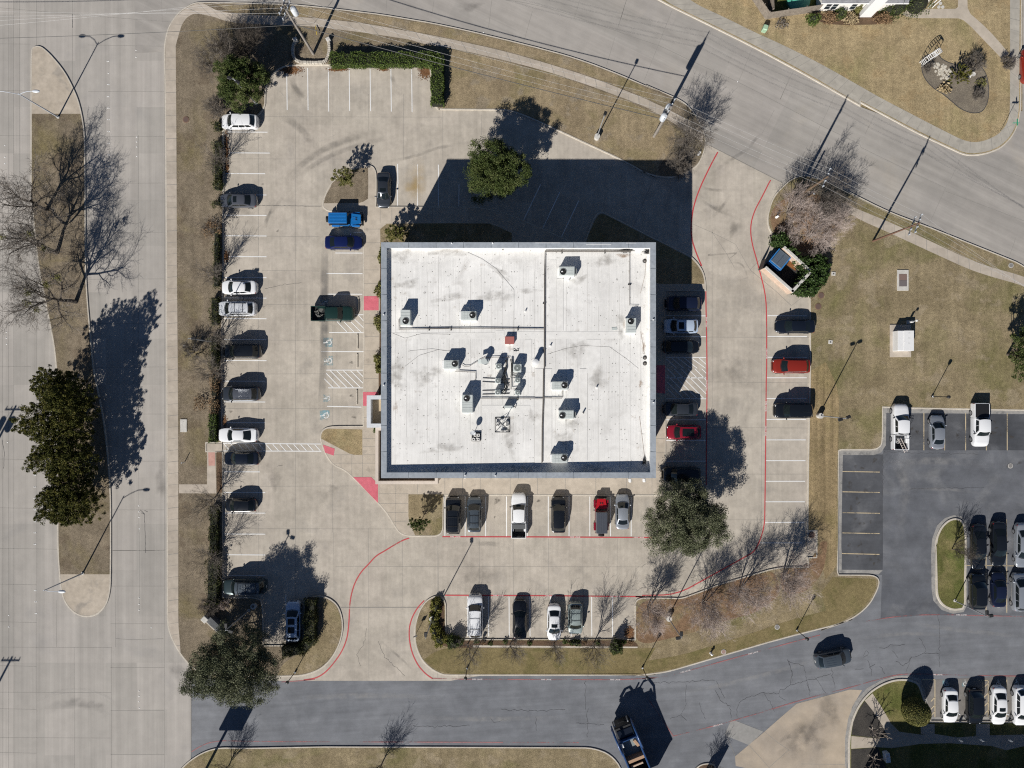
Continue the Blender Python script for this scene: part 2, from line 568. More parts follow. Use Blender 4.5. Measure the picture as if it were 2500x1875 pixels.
_cav = {}
def blot_mesh(name, mat, blobs=(), paths=(), z=0.03):
    """soft-edged stains and tyre marks; 'soft' fades towards the edge"""
    v, f, a = [], [], []
    for (x, y, rx, ry, rot) in blobs:
        n0 = len(v); n = 22
        v.append((x, y, z)); a.append(1.0)
        for ring, al in ((.5, .8), (1.0, 0.0)):
            for k in range(n):
                t = 2 * math.pi * k / n
                w = 1 + .22 * math.sin(3 * t + x) + .12 * math.sin(7 * t + y)
                px, py = rx * ring * w * math.cos(t), ry * ring * w * math.sin(t)
                v.append((x + px * math.cos(rot) - py * math.sin(rot), y + px * math.sin(rot) + py * math.cos(rot), z)); a.append(al)
        for k in range(n):
            j = (k + 1) % n
            f.append((n0, n0 + 1 + k, n0 + 1 + j))
            f.append((n0 + 1 + k, n0 + 1 + n + k, n0 + 1 + n + j, n0 + 1 + j))
    for (path, w) in paths:
        path = soften(path, 3, 80, closed=False)
        n0 = len(v)
        n = len(path)
        for i, p in enumerate(path):
            d = Vector(path[min(i + 1, n - 1)]) - Vector(path[max(i - 1, 0)])
            d.normalize()
            nn = Vector((-d.y, d.x))
            e = min(1.0, 4.0 * min(i, n - 1 - i) / n)
            for k, al in ((-1, 0), (-.4, 1), (.4, 1), (1, 0)):
                v.append((p[0] + nn.x * w / 2 * k, p[1] + nn.y * w / 2 * k, z)); a.append(al * e)
        for i in range(n - 1):
            for k in range(3):
                q = n0 + i * 4 + k
                f.append((q, q + 1, q + 5, q + 4)[::-1])
        z += .0004
    me = bpy.data.meshes.new(name)
    me.from_pydata(v, [], f)
    at = me.attributes.new('soft', 'FLOAT', 'POINT')
    at.data.foreach_set('value', a)
    me.materials.append(mat)
    o = bpy.data.objects.new(name, me)
    COL.objects.link(o)
    o['kind'] = 'structure'
    return o
# ================================================================ GROUND, ROADS, VERGES
RNG = random.Random(7)
KT = 0.135                                      # kerb top
def sheet(name, poly, z, mat):
    mb = MB(); mb.flat(poly, z)
    return struct(mb, name, mat)

sheet('ground', [(-2500, -2500), (2500, -2500), (2500, 2500), (-2500, 2500)], -0.06, M['grass_tan'])
# the boulevard runs straight on past both ends of the picture
sheet('boulevard', [W(p) for p in [(-160, -2600), (466, -2600), (466, 4600), (-160, 4600)]], 0.0, M['road'])
# the side street curves away to the north-east
north = P('N', 330, -40, 1000, -40) + P('D1', 300, -60, 900, 240, 1500, 560, 2212, 960) + P('E1', 1500, 1250, 1800, 1200, 2180, 1000) + P('N', 2700, 270, 2760, 270)
south = P('N', 2760, 905, 2480, 840) + P('E2', 1500, 700, 700, 300) + P('N', 1960, 620, 1830, 590, 1500, 420, 1100, 160, 700, 110, 330, 130)
sheet('street', [W(p) for p in north + south], 0.003, M['street'])
sheet('street', [W(p) for p in P('N', 2496, -600, 2700, -600, 2700, 420, 2496, 420)], 0.0025, M['street'])
sheet('street', [W(p) for p in P('N', 330, -40, 330, -400, 1700, -400, 1500, -40)], 0.002, M['street'])
sheet('parking_lot', [W(p) for p in P('N', 540, 130, 1070, 130, 1100, 250, 1260, 260, 1560, 380, 1725, 352, 1910, 447, 1935, 700, 1990, 720, 1990, 1490, 1700, 1560, 1100, 1662, 640, 1662, 540, 1480)], 0.0115, M['lot'])
sheet('access_road', [W(p) for p in P('N', 467, 1654, 560, 1661, 1110, 1657, 1700, 1480, 2040, 1290, 2040, 950, 3000, 950, 3000, 2500, 560, 2500, 467, 1850)], 0.008, M['asphalt'])
sheet('parking_lot', [W(p) for p in P('E3', 560, 760, 945, 770, 945, 380, 2212, 390) + P('N', 3000, 1005, 3000, 1500) + P('E4', 1731, 585, 1330, 582, 1000, 585, 720, 610, 730, 300, 430, 280)], 0.014, M['asphalt2'])
sheet('parking_lot', [W(p) for p in P('E4', 985, 1040, 1731, 1010) + P('N', 3000, 1650, 3000, 1775) + P('E4', 1075, 1330)], 0.0142, surface('bay_asphalt', (.165, .155, .145), (.215, .20, .185), .1, [(.8, 6, .3, .7, .8, 1.12), (30, 2, .3, .7, .88, 1.12)]))
sheet('parking_lot', PW('E3', 580, 775, 940, 775, 942, 1659) + PW('E4', 735, 262, 445, 262, 442, 100), 0.0155, M['bay_dark'])
sheet('parking_lot', PW('E3', 960, 402, 2212, 412, 2212, 735, 945, 735), 0.0156, M['bay_dark'])
GUT = surface('gutter_concrete', (.27, .262, .25), (.36, .345, .32), .5, [(2, 5, .3, .7, .8, 1.1), (9, 4, .3, .7, .85, 1.1)], spots=[(.9, .6, (.17, .168, .165), .7)])
sheet('gutter', PW('E3', 548, 738, 850, 738, 905, 720, 938, 680, 944, 354, 2212, 382, 2212, 408, 972, 398, 968, 690, 925, 755, 860, 778, 582, 776, 576, 1000, 566, 1659) + PW('E4', 448, 100, 446, 262, 735, 266, 705, 296, 640, 290, 425, 290), 0.0175, GUT)
sheet('gutter', PW('E3', 1375, 1659, 1385, 1530, 1430, 1410, 1500, 1345, 1580, 1318, 1650, 1330, 1690, 1390) + PW('E4', 1330, 100, 1330, 510, 1305, 560, 1230, 572, 1150, 545, 1092, 480, 1080, 400), 0.0176, GUT)
sheet('gutter', PW('E4', 470, 1659, 470, 1450, 492, 1310, 540, 1190, 625, 1095, 735, 1035, 830, 1008, 915, 1008, 1000, 1030, 1035, 1120, 1060, 1240, 1080, 1300, 1731, 1300, 1731, 1345, 1070, 1345, 600, 1400), 0.0177, GUT)
sheet('concrete_apron', [W(p) for p in P('D4', 1640, 1080, 2120, 952) + P('E4', 590, 1110, 520, 1230, 495, 1340, 480, 1659) + P('N', 2060, 2300, 1500, 2300) + P('D4', 1180, 1659, 1092, 1640, 1085, 1555, 1350, 1332, 1500, 1200)], 0.016, M['apron'])
sheet('concrete_patch', PW('D4', 1050, 1225, 1110, 1240, 1340, 1330, 1210, 1452, 990, 1362), 0.020, surface('patch_concrete', (.27, .265, .25), (.31, .30, .285), .3, [(2, 5, .3, .7, .9, 1.08)]))

def island(poly, mat, top='lawn', kw=0.17, h=KT, it=2, sharp=48, kerb=True, keep=False):
    poly = ccw([W(p) for p in poly])
    poly = soften(poly, it, sharp) if not keep else poly
    inn = offset_in(poly, kw)
    in2 = offset_in(poly, 0.03)
    n = len(poly)
    mb = MB()
    vs = [(p[0], p[1], -.03) for p in poly] + [(p[0], p[1], h - .03) for p in poly] + [(p[0], p[1], h) for p in in2] + [(p[0], p[1], h) for p in inn] + [(p[0], p[1], h - .05) for p in inn]
    fs = []
    for k in range(4):
        for i in range(n):
            j = (i + 1) % n
            fs.append((k * n + i, k * n + j, (k + 1) * n + j, (k + 1) * n + i))
    mb.add(vs, fs)
    struct(mb, 'kerb', M['kerb'])
    return sheet(top, inn, h - .012, mat)

# --- median of the boulevard, grass between two concrete noses
med_left = P('A1', 288, 440, 281, 520, 280, 1000, 280, 1650) + P('A2', 286, 100, 300, 300, 318, 480, 345, 720, 395, 980, 455, 1280, 490, 1470, 508, 1650) + P('A3', 516, 600, 520, 1390, 521, 1659)
med_bot = P('A4', 545, 20, 575, 150, 640, 240, 720, 290, 790, 300, 870, 285, 950, 215, 985, 130, 1003, 20)
med_right = P('A3', 1006, 1659, 1005, 1120, 985, 860, 950, 500, 890, 200, 850, 10) + P('A2', 835, 1500, 818, 1300, 798, 1080, 780, 800, 777, 300) + P('A1', 776, 1655, 772, 1240, 758, 1110, 738, 1000, 708, 890, 655, 770, 600, 665, 530, 570, 450, 480, 385, 425, 345, 412, 305, 422)
island(med_left + med_bot + med_right, surface('nose_concrete', (.43, .37, .295), (.50, .435, .355), .3, [(1.5, 5, .3, .7, .84, 1.08), (24, 3, .3, .7, .93, 1.07)], third=(.45, .55, .68, (.27, .25, .225), .55)), 'median_nose')
med_l = offset_in(ccw([W(p) for p in med_left + P('A3', 1000, 1659, 998, 1120, 978, 860, 944, 500, 884, 200, 846, 10) + P('A2', 829, 1500, 812, 1300, 792, 1080, 774, 800, 770, 300) + P('A1', 769, 1655, 764, 1240, 750, 1110, 732, 1030)]), .10)
lo_y, hi_y = W(P('O', 0, 1240)[0])[1], W(P('A1', 0, 1026)[0])[1]
gl = [p for p in med_left + P('A3', 521, 1659)]
gpoly = [W(p) for p in P('A1', 292, 1028, 292, 1650) + P('A2', 298, 100, 312, 300, 330, 480, 357, 720, 407, 980, 467, 1280, 502, 1470, 520, 1650) + P('A3', 528, 600, 532, 1390) + P('O', 128.5, 1240, 241, 1240) + P('A3', 996, 1120, 976, 860, 940, 500, 880, 200, 842, 10) + P('A2', 825, 1500, 808, 1300, 788, 1080, 770, 800, 767, 300) + P('A1', 766, 1655, 761, 1240, 747, 1110, 728, 1028)]
sheet('median_grass', gpoly, KT - .004, M['grass_brown'])

# --- the verge that wraps the west and north sides of the lot
verge = (P('A1', 1478, 430, 1487, 900, 1493, 1650) + P('A2', 1497, 800, 1500, 1650) + P('A3', 1503, 800, 1504, 1659) + P('A4', 1505, 300, 1515, 400, 1540, 480, 1590, 580, 1640, 655, 1740, 770, 1900, 850)
         + P('B4', 60, 1260, 400, 1300, 700, 1297, 900, 1290, 1050, 1232, 1150, 1135, 1220, 1005, 1250, 870, 1242, 750, 1200, 645, 1120, 582, 1030, 563, 960, 582, 918, 630, 912, 700, 905, 1010, 535, 1010, 530, 680, 510, 600, 440, 577, 205, 580, 168, 575, 165, 100)
         + P('B3', 162, 1600, 165, 745, 20, 740, 20, 672, 160, 672, 158, 0) + P('B2', 160, 1500, 172, 700, 175, 0) + P('B1', 172, 1185, 300, 1100, 480, 1050, 528, 995, 550, 950, 553, 800, 600, 690, 690, 610, 812, 594, 1100, 592, 2020, 602, 2034, 700, 2044, 850, 2058, 945, 2095, 985)
         + P('C1', 245, 985, 290, 992, 860, 996, 960, 1020, 1060, 1058, 1150, 1096, 1550, 1282, 1900, 1442, 2212, 1612) + P('D1', 200, 1530, 350, 1592, 500, 1607, 620, 1582, 705, 1530, 762, 1480, 800, 1400, 826, 1300, 818, 1220, 790, 1150, 740, 1042, 690, 980, 640, 930, 560, 882, 280, 765)
         + P('C1', 2212, 812, 1900, 672, 1500, 520, 1020, 392, 500, 268, 200, 205) + P('B1', 1843, 172, 1600, 130, 1100, 70, 800, 40, 400, 26, 0, 20) + P('A1', 1760, 22, 1690, 55, 1610, 110, 1555, 180, 1515, 250, 1490, 340))
island(verge, M['grass_brown'])
# north part of the same verge is paler, mown grass
sheet('lawn', [W(p) for p in soften(P('C1', 370, 450, 620, 500, 830, 550, 1220, 650, 1610, 780, 2000, 925) + P('D1', 160, 935, 350, 1020, 520, 1120, 560, 1250, 480, 1400, 350, 1560, 200, 1500) + P('C1', 2200, 1590, 1900, 1420, 1550, 1260, 1150, 1076, 960, 1000, 860, 978, 290, 974, 310, 940, 362, 880), 2)], KT - .008, M['grass_tan'])
sheet('lawn', [W(p) for p in soften(P('B1', 110, 45, 800, 60, 1100, 90, 1600, 150, 1843, 192) + P('C1', 200, 225, 500, 288, 1020, 412, 1500, 540, 1900, 692, 2200, 830) + P('D1', 280, 785, 500, 890, 480, 960) + P('C1', 2212, 925, 2020, 842, 1640, 692, 1240, 567, 840, 452, 430, 362, 110, 297) + P('B1', 1860, 282, 1450, 207, 1020, 162, 260, 122), 1)], KT - .009, M['grass_tan'])
sheet('lawn', [W(p) for p in soften(P('B4', 660, 1280, 900, 1270, 1040, 1215, 1135, 1120, 1205, 1000, 1232, 870, 1225, 760, 1185, 660, 1110, 600, 1060, 595, 1060, 850, 1000, 1010, 830, 1100, 700, 1180), 2)], KT - .008, M['grass_olive'])

# --- pavements on the verge
def walk(outer, inner, name='sidewalk', z=KT - .004, mat=None, step=1.52, joints=None):
    o, i = [W(p) for p in soften(outer, 2, 60, False)], [W(p) for p in soften(inner, 2, 60, False)]
    s = sheet(name, o + i[::-1], z, mat or M['walk'])
    if joints is not None:
        def resample(path, t):
            L = [0]
            for k in range(1, len(path)):
                L.append(L[-1] + (Vector(path[k]) - Vector(path[k - 1])).length)
            d = t * L[-1]
            for k in range(1, len(path)):
                if L[k] >= d:
                    u = (d - L[k - 1]) / max(1e-6, L[k] - L[k - 1])
                    return Vector(path[k - 1]).lerp(Vector(path[k]), u)
            return Vector(path[-1])
        ln = sum((Vector(o[k]) - Vector(o[k - 1])).length for k in range(1, len(o)))
        m = int(ln / step)
        for k in range(1, m):
            joints.strip([resample(o, k / m), resample(i, k / m)], .035 if k % 4 else .06, z + .003)
    return s
JW = MB()
walk(P('A1', 1492, 420, 1497, 900, 1503, 1655) + P('A2', 1507, 800, 1510, 1650) + P('A3', 1513, 800, 1514, 1659) + P('A4', 1514, 300, 1524, 400, 1550, 480, 1605, 600, 1632, 650),
     P('A1', 1586, 420, 1590, 900, 1594, 1655) + P('A2', 1597, 800, 1604, 1650) + P('A3', 1608, 800, 1609, 1659) + P('A4', 1609, 300, 1612, 400, 1620, 480, 1628, 600, 1634, 655), joints=JW)
walk(P('A1', 1492, 420, 1500, 340, 1530, 250, 1565, 180, 1622, 120, 1700, 66, 1770, 36, 1830, 32) + P('B1', 40, 60, 100, 95, 260, 128, 850, 158, 1020, 170, 1450, 215, 1860, 290) + P('C1', 110, 305, 430, 370, 840, 460, 1240, 575, 1640, 700, 2020, 850, 2212, 930) + P('D1', 300, 905, 480, 985, 640, 1075, 760, 1150, 800, 1215),
     P('A1', 1586, 420, 1595, 380, 1615, 310, 1640, 225, 1690, 155, 1760, 122, 1830, 135) + P('B1', 100, 160, 160, 185, 300, 215, 820, 235, 1020, 245, 1450, 300, 1850, 360) + P('C1', 110, 395, 420, 445, 830, 540, 1220, 640, 1610, 770, 2000, 915, 2212, 1005) + P('D1', 300, 985, 400, 1030, 560, 1130, 700, 1220, 790, 1290), joints=JW)
walk(P('A3', 1614, 1040, 1870, 1040, 1950, 1040), P('A3', 1614, 1120, 1870, 1122, 1950, 1122))
sheet('sidewalk', PW('B3', 24, 676, 160, 676, 160, 740, 98, 740, 108, 1120, 24, 1120), KT - .003, M['walk'])
sheet('curb_ramp', PW('B3', 35, 752, 95, 752, 95, 872, 38, 872), KT + .001, surface('worn_ramp', (.50, .27, .22), (.54, .32, .265), 1.0, [(4, 5, .3, .7, .85, 1.1)]))
sheet('planting_bed', PW('B3', 110, 750, 158, 750, 160, 1115, 112, 1115), KT + .002, M['mulch'])

# --- raised plaza round the office building, with its grass pockets
plaza = (P('B1', 1130, 1650, 1200, 1590, 1290, 1535, 1400, 1490, 1475, 1484, 1520, 1498, 1546, 1545, 1550, 1650) + P('B2', 1546, 200, 2212, 202) + P('C2', 640, 203, 905, 270, 1462, 520, 1575, 520, 1648, 312, 1690, 258, 1740, 250, 1800, 278, 2212, 490)
         + P('D2', 380, 492, 640, 620, 702, 655, 760, 718, 803, 790, 822, 870, 825, 962, 462, 965) + P('D3', 462, 1140) + P('C3', 2212, 1146, 315, 1142) + P('B3', 2152, 1200, 2150, 1440, 2130, 1488, 2085, 1510, 1900, 1512, 1800, 1504, 1740, 1470, 1700, 1405, 1640, 1305, 1560, 1212, 1450, 1092, 1330, 978, 1262, 917, 1160, 872, 1108, 810, 1068, 730, 1042, 650, 1038, 600, 1055, 552, 1098, 525, 1160, 515, 1424, 513, 1424, 20)
         + P('B2', 1430, 1500, 1424, 250, 1110, 247, 1062, 212, 1058, 160, 1080, 100))
island(plaza, M['walk2'], 'plaza', kw=.15, sharp=62)
def pocket(pts, mat, name='lawn', z=KT - .006, it=1):
    return sheet(name, [W(p) for p in soften(pts, it, 48)], z, mat)
pocket(P('B2', 1090, 105, 1140, 15) + P('B1', 1140, 1655, 1210, 1600, 1300, 1548, 1400, 1512, 1470, 1512, 1474, 1655) + P('B2', 1470, 132, 1410, 170, 1072, 173), M['grass_brown'])
pocket(P('B2', 1580, 405, 1640, 356, 2212, 352) + P('C2', 720, 355, 800, 385, 920, 442, 922, 660) + P('B2', 1584, 660), M['grass_olive'], it=0)
pocket(P('C2', 1570, 640, 1572, 540, 1668, 320, 1700, 275, 1740, 266, 1790, 290, 2212, 505) + P('D2', 380, 507, 630, 635, 690, 668, 745, 728, 788, 795, 805, 865, 806, 896, 300, 900), M['grass_olive'], it=1)
pocket(P('B3', 1050, 598, 1066, 560, 1102, 540, 1420, 547, 1420, 775, 1325, 775, 1047, 628), M['grass_gold'])
pocket(P('B3', 1834, 1130, 2143, 1130, 2143, 1440, 2120, 1482, 2085, 1499, 1895, 1500, 1834, 1365), M['grass_olive'])
pocket(P('B2', 1580, 660, 1640, 660, 1640, 1655) + P('B3', 1600, 235, 1566, 235, 1566, 0) + P('B2', 1572, 1650), M['mulch'], 'planting_bed')
for q in (P('B2', 1433, 1008, 1566, 1008, 1566, 1135, 1433, 1135), P('B3', 1426, 210, 1562, 210, 1562, 240, 1460, 240, 1460, 335, 1426, 335), P('B3', 1066, 684, 1172, 720, 1162, 782, 1085, 755), P('B3', 1338, 976, 1500, 976, 1536, 1012, 1560, 1042, 1560, 1208), P('D3', 375, -30, 455, -30, 455, 225, 375, 215)):
    sheet('curb_ramp', [W(p) for p in q], KT + .004, M['pink_ramp'])
# plaza slab joints
for a, b in (((1430, 405), (1580, 405)), ((1440, 528), (1580, 528)), ((1440, 647), (1575, 647)), ((1433, 772), (1570, 772)), ((1433, 895), (1570, 895)), ((1433, 1255), (1570, 1255)), ((1433, 1370), (1570, 1370)), ((1433, 1500), (1570, 1500)), ((1433, 1620), (1570, 1620)), ((1580, 205), (1580, 350)), ((1685, 205), (1685, 350)), ((1845, 205), (1845, 350)), ((2048, 205), (2048, 350))):
    JW.strip(PW('B2', *a, *b), .04, KT - .008)
for a, b in (((1425, 90), (1565, 90)), ((1425, 440), (1535, 440)), ((1425, 628), (1535, 628)), ((1425, 702), (1535, 702)), ((1165, 775), (1535, 775)), ((1165, 850), (1535, 850)), ((1325, 775), (1325, 975)), ((1228, 775), (1228, 895)), ((1420, 775), (1420, 975)), ((1570, 1125), (1833, 1125)), ((1565, 1212), (1833, 1212)), ((1650, 1295), (1833, 1295)), ((1700, 1375), (1840, 1370)), ((1720, 1040), (1720, 1420)), ((1570, 1040), (1570, 1215)), ((1915, 1040), (1915, 1125)), ((1330, 975), (1535, 975))):
    JW.strip(PW('B3', *a, *b), .04, KT - .008)
for x in (477, 636, 905, 1152, 1400, 1675, 1950, 2180, 318):
    JW.strip(PW('C3', x, 985, x, 1130), .05, KT - .008)
for y in (630, 757, 885, 1010):
    JW.strip(PW('D3', 376, y, 455, y), .05, KT - .008)
JW.strip(PW('C3', 320, 1128, 2212, 1132), .05, KT - .007)
JW.strip(PW('C2', 205, 205, 205, 350), .05, KT - .007); JW.strip(PW('C2', 535, 205, 535, 350), .05, KT - .007)

# --- the large south-east lawn with its planting strip
east = (P('D2', 1520, 10, 1440, 92, 1402, 170, 1376, 270, 1370, 330, 1384, 400, 1420, 462, 1445, 500, 1500, 545, 1620, 640, 1760, 780, 1780, 900, 1740, 1010, 1752, 1018, 1755, 1655) + P('D3', 1750, 200, 1736, 900, 1730, 1462, 1812, 1462, 1812, 1655) + P('E4', 262, 170, 204, 172, 203, 238, 0, 238)
        + P('D4', 925, 4, 800, 55, 600, 127, 500, 122, 250, 122, 205, 135, 182, 165, 180, 496, 75, 497) + P('C4', 2018, 772, 330, 772, 332, 470, 318, 420, 285, 390, 240, 380, 205, 390, 150, 422, 90, 500, 50, 620, 40, 735, 55, 850, 110, 970, 200, 1052, 290, 1096, 350, 1102, 1440, 1102, 2212, 1097)
        + P('D4', 200, 827, 350, 815, 500, 790, 900, 672, 1500, 497, 2000, 372, 2140, 322) + P('E4', 300, 690, 450, 640, 560, 585, 650, 500, 700, 400, 713, 350, 705, 320, 680, 302, 640, 294, 425, 293, 418, 270, 420, 0) + P('E3', 535, 1500, 545, 742, 560, 735, 850, 735, 900, 720, 932, 685, 940, 600, 942, 352, 1180, 360, 2212, 380)
        + P('N', 3000, 1006, 3000, 960, 2760, 900) + P('E2', 2212, 726, 2000, 640, 1700, 520, 1400, 400, 980, 240, 700, 100, 520, 0) + P('N', 1990, 434, 1960, 426, 1930, 437))
island(east, M['grass_olive'], sharp=55)
sheet('lawn', [W(p) for p in soften(P('C4', 330, 850, 1900, 860, 2212, 850) + P('D4', 300, 690, 600, 640, 1000, 520, 1300, 420, 1560, 330, 1900, 240) + P('E4', 300, 420, 380, 312, 425, 315, 680, 325, 690, 380, 630, 490, 550, 560, 450, 620) + P('D4', 1990, 358, 1500, 480, 900, 655, 500, 772, 350, 797, 200, 808) + P('C4', 2212, 1080, 350, 1085, 220, 1040, 130, 960, 200, 900), 1)], KT - .008, surface('south_lawn', (.20, .16, .078), (.255, .205, .105), .25, [(2.2, 6, .3, .7, .82, 1.15), (9, 4, .3, .7, .74, 1.22), (26, 3, .32, .68, .62, 1.32)], rough=1, bump=(18, .9, .05), third=(.35, .5, .66, (.15, .135, .055), .8), spec=.05))
sheet('lawn', [W(p) for p in soften(P('D3', 1762, 20, 1900, -60, 2020, 200, 2012, 690) + P('E3', 528, 800, 522, 1500) + P('E4', 408, 0, 408, 240, 330, 330, 290, 160, 275, -40) + P('D3', 1822, 1440, 1742, 1440, 1745, 900), 1)], KT - .009, M['grass_strip'])
walk(P('E2', 560, 160, 640, 195, 760, 245, 1030, 355, 1400, 530, 1700, 672, 1900, 745, 2212, 830) + P('N', 2760, 790), P('E2', 560, 235, 660, 275, 760, 335, 1000, 440, 1400, 625, 1700, 762, 1900, 830, 2212, 915) + P('N', 2760, 830), joints=JW)
def softbed(name, pts, mat, z=KT - .004):
    return sheet(name, [W(p) for p in soften(pts, 3, 120)], z, mat)
softbed('planting_bed', P('D4', 190, 140, 600, 145, 920, 20, 1180, -60, 1430, -120, 1480, 0, 1480, 100, 1300, 250, 1000, 330, 700, 440, 450, 500, 280, 540, 190, 500), M['leaf_mulch'])
softbed('planting_bed', P('E4', 10, 250, 200, 250, 300, 60, 345, 60, 330, 200, 300, 300, 180, 430, 20, 430), M['leaf_mulch'], KT - .003)
softbed('planting_bed', P('C4', 345, 785, 2010, 785, 2060, 830, 2030, 850, 330, 850, 200, 770, 215, 560, 250, 420, 310, 440, 320, 760), M['mulch'])
softbed('planting_bed', P('D2', 1390, 320, 1430, 200, 1560, 110, 1750, 60, 2000, 180, 2080, 330, 1950, 500, 1800, 640, 1480, 540), M['leaf_mulch'])
sheet('concrete_edging', PW('C4', 570, 828, 2050, 840, 2050, 852, 570, 846), KT + .002, M['kerb'])
sheet('utility_slab', PW('D3', 1728, 1462, 1810, 1462, 1810, 1655, 1728, 1655), KT + .004, M['walk'])

# --- verge across the access road, kerbed islands of the neighbouring lot
island(P('A4', 1500, 1800, 1630, 1660, 1700, 1592, 1800, 1525, 1900, 1484, 2000, 1468, 2212, 1472) + P('O', 700, 1611, 1280, 1613, 1320, 1628, 1345, 1660, 1350, 1760) + P('N', 1540, 2400, 400, 2400), M['grass_olive'])
island(P('E3', 1408, 1655, 1412, 1520, 1460, 1420, 1520, 1362, 1580, 1340, 1640, 1352, 1676, 1400, 1690, 1500, 1690, 1655) + P('E4', 1318, 300, 1318, 500, 1300, 540, 1230, 552, 1155, 520, 1112, 460, 1105, 380, 1108, 100), M['grass_green'], kw=.25)
island(P('E4', 1075, 1322, 1731, 1326) + P('N', 3000, 1762, 3000, 2300, 2068, 2300) + P('E4', 490, 1659, 490, 1450, 512, 1320, 560, 1210, 640, 1115, 740, 1055, 830, 1028, 920, 1030, 985, 1055, 1010, 1110, 1030, 1180, 1075, 1260), M['grass_green'], kw=.25)
sheet('planting_bed', PW('E4', 512, 1425, 525, 1330, 560, 1250, 605, 1185, 660, 1250, 720, 1340, 770, 1440, 700, 1445), KT, M['dark_bed'])
sheet('planting_bed', PW('E4', 510, 1525, 700, 1510, 760, 1659, 510, 1659), KT, M['dark_bed'])
sheet('sidewalk', PW('E4', 605, 1180, 660, 1130, 720, 1220, 785, 1330, 770, 1440, 720, 1340, 660, 1250), KT + .001, M['walk'])
sheet('sidewalk', PW('E4', 512, 1430, 700, 1448, 770, 1442, 785, 1335, 850, 1400, 1000, 1420, 1100, 1415, 1250, 1440, 1480, 1425, 1731, 1420) + [W((3000, 1790)), W((3000, 1825))] + PW('E4', 1731, 1500, 1600, 1530, 1500, 1500, 1200, 1480, 1000, 1485, 800, 1515, 690, 1508, 510, 1520), KT + .0015, M['walk'])
for a in ((1000, 1345, 1097, 1345, 1097, 1420, 1000, 1415), (1388, 1345, 1485, 1345, 1485, 1425, 1388, 1430)):
    sheet('sidewalk', PW('E4', *a), KT + .003, M['walk'])
island(P('D4', 700, 1700, 735, 1650, 780, 1618, 850, 1608, 900, 1625, 930, 1700) + P('N', 1745, 1960, 1690, 1960), M['mulch'])

# --- house plot across the street
yard = P('D1', 368, -10, 500, 62, 800, 208, 1250, 430, 1700, 672, 2212, 962) + P('E1', 740, 932, 1280, 1222, 1650, 1392, 1720, 1406, 1850, 1396, 2000, 1342, 2100, 1242, 2152, 1140, 2182, 1000, 2190, 0) + P('N', 2494, -900, 1300, -900, 1500, -60)
island(yard, M['grass_gold'])
walk(P('D1', 430, -10, 520, 50, 820, 195, 1270, 415, 1720, 655, 2212, 945) + P('E1', 740, 912, 1290, 1200, 1650, 1370, 1725, 1384, 1850, 1374, 1985, 1325, 2080, 1232, 2132, 1135, 2160, 1000, 2168, -20),
     P('D1', 660, -10, 760, 55, 1000, 165, 1250, 290, 1500, 402, 1850, 575, 2212, 782) + P('E1', 930, 892, 1450, 1162, 1650, 1262, 1750, 1286, 1850, 1272, 1980, 1212, 2050, 1122, 2076, 1030, 2080, 900, 2080, -20), joints=JW, mat=surface('grey_walk', (.36, .335, .29), (.43, .40, .345), .3, [(1.2, 5, .3, .7, .86, 1.08), (24, 3, .3, .7, .93, 1.07)], spots=[(.7, .62, (.28, .265, .235), .5)]))
sheet('garden_path', [W(p) for p in soften(P('E1', 1112, 132, 1160, 160, 1260, 168, 1640, 170, 1720, 235, 2003, 530, 2074, 490, 1950, 340, 1820, 210, 1700, 110, 1696, -30, 1614, -30, 1612, 68, 1590, 84, 1180, 86, 1150, 84), 1)], KT - .003, M['walk2'])
bedp = P('E1', 1292, 520, 1280, 620, 1310, 710, 1380, 792, 1480, 852, 1560, 922, 1640, 990, 1740, 1025, 1825, 1015, 1870, 950, 1892, 850, 1880, 720, 1850, 640, 1790, 575, 1710, 556, 1600, 588, 1530, 570, 1470, 540, 1430, 490, 1360, 490)
softbed('garden_bed', bedp, M['bed'])
ed = MB(); pp = [W(p) for p in soften(bedp, 3, 120)]; ed.strip(pp + [pp[0]], .09, KT + .02); struct(ed, 'bed_edging', M['crack'])
st = MB()
for k in range(95):
    x, y = RNG.uniform(1390, 1545), RNG.uniform(575, 720)
    if not (0 <= k) or abs((y - 580) - (x - 1395) * .9) > 75:
        continue
    c = one('E1', x, y); n = RNG.randint(5, 7); r = RNG.uniform(.11, .2); a0 = RNG.random() * 6
    st.prism([(c[0] + r * RNG.uniform(.8, 1.15) * math.cos(a0 + 6.283 * i / n), c[1] + r * RNG.uniform(.7, 1.1) * math.sin(a0 + 6.283 * i / n)) for i in range(n)], KT - .02, KT + .01 + .0006 * k)
struct(st, 'flagstone_paving', surface('flagstone', (.50, .46, .38), (.60, .56, .48), 1.5, [(4, 5, .3, .7, .85, 1.1)]))
sheet('garden_bed', [W(p) for p in soften(P('E1', 280, 150, 420, 120, 1000, 90, 1060, 190, 900, 225, 560, 230, 400, 215), 2, 120)], KT - .002, M['mulch'])
JW_o = struct(JW, 'slab_joints', M['joint_light'])

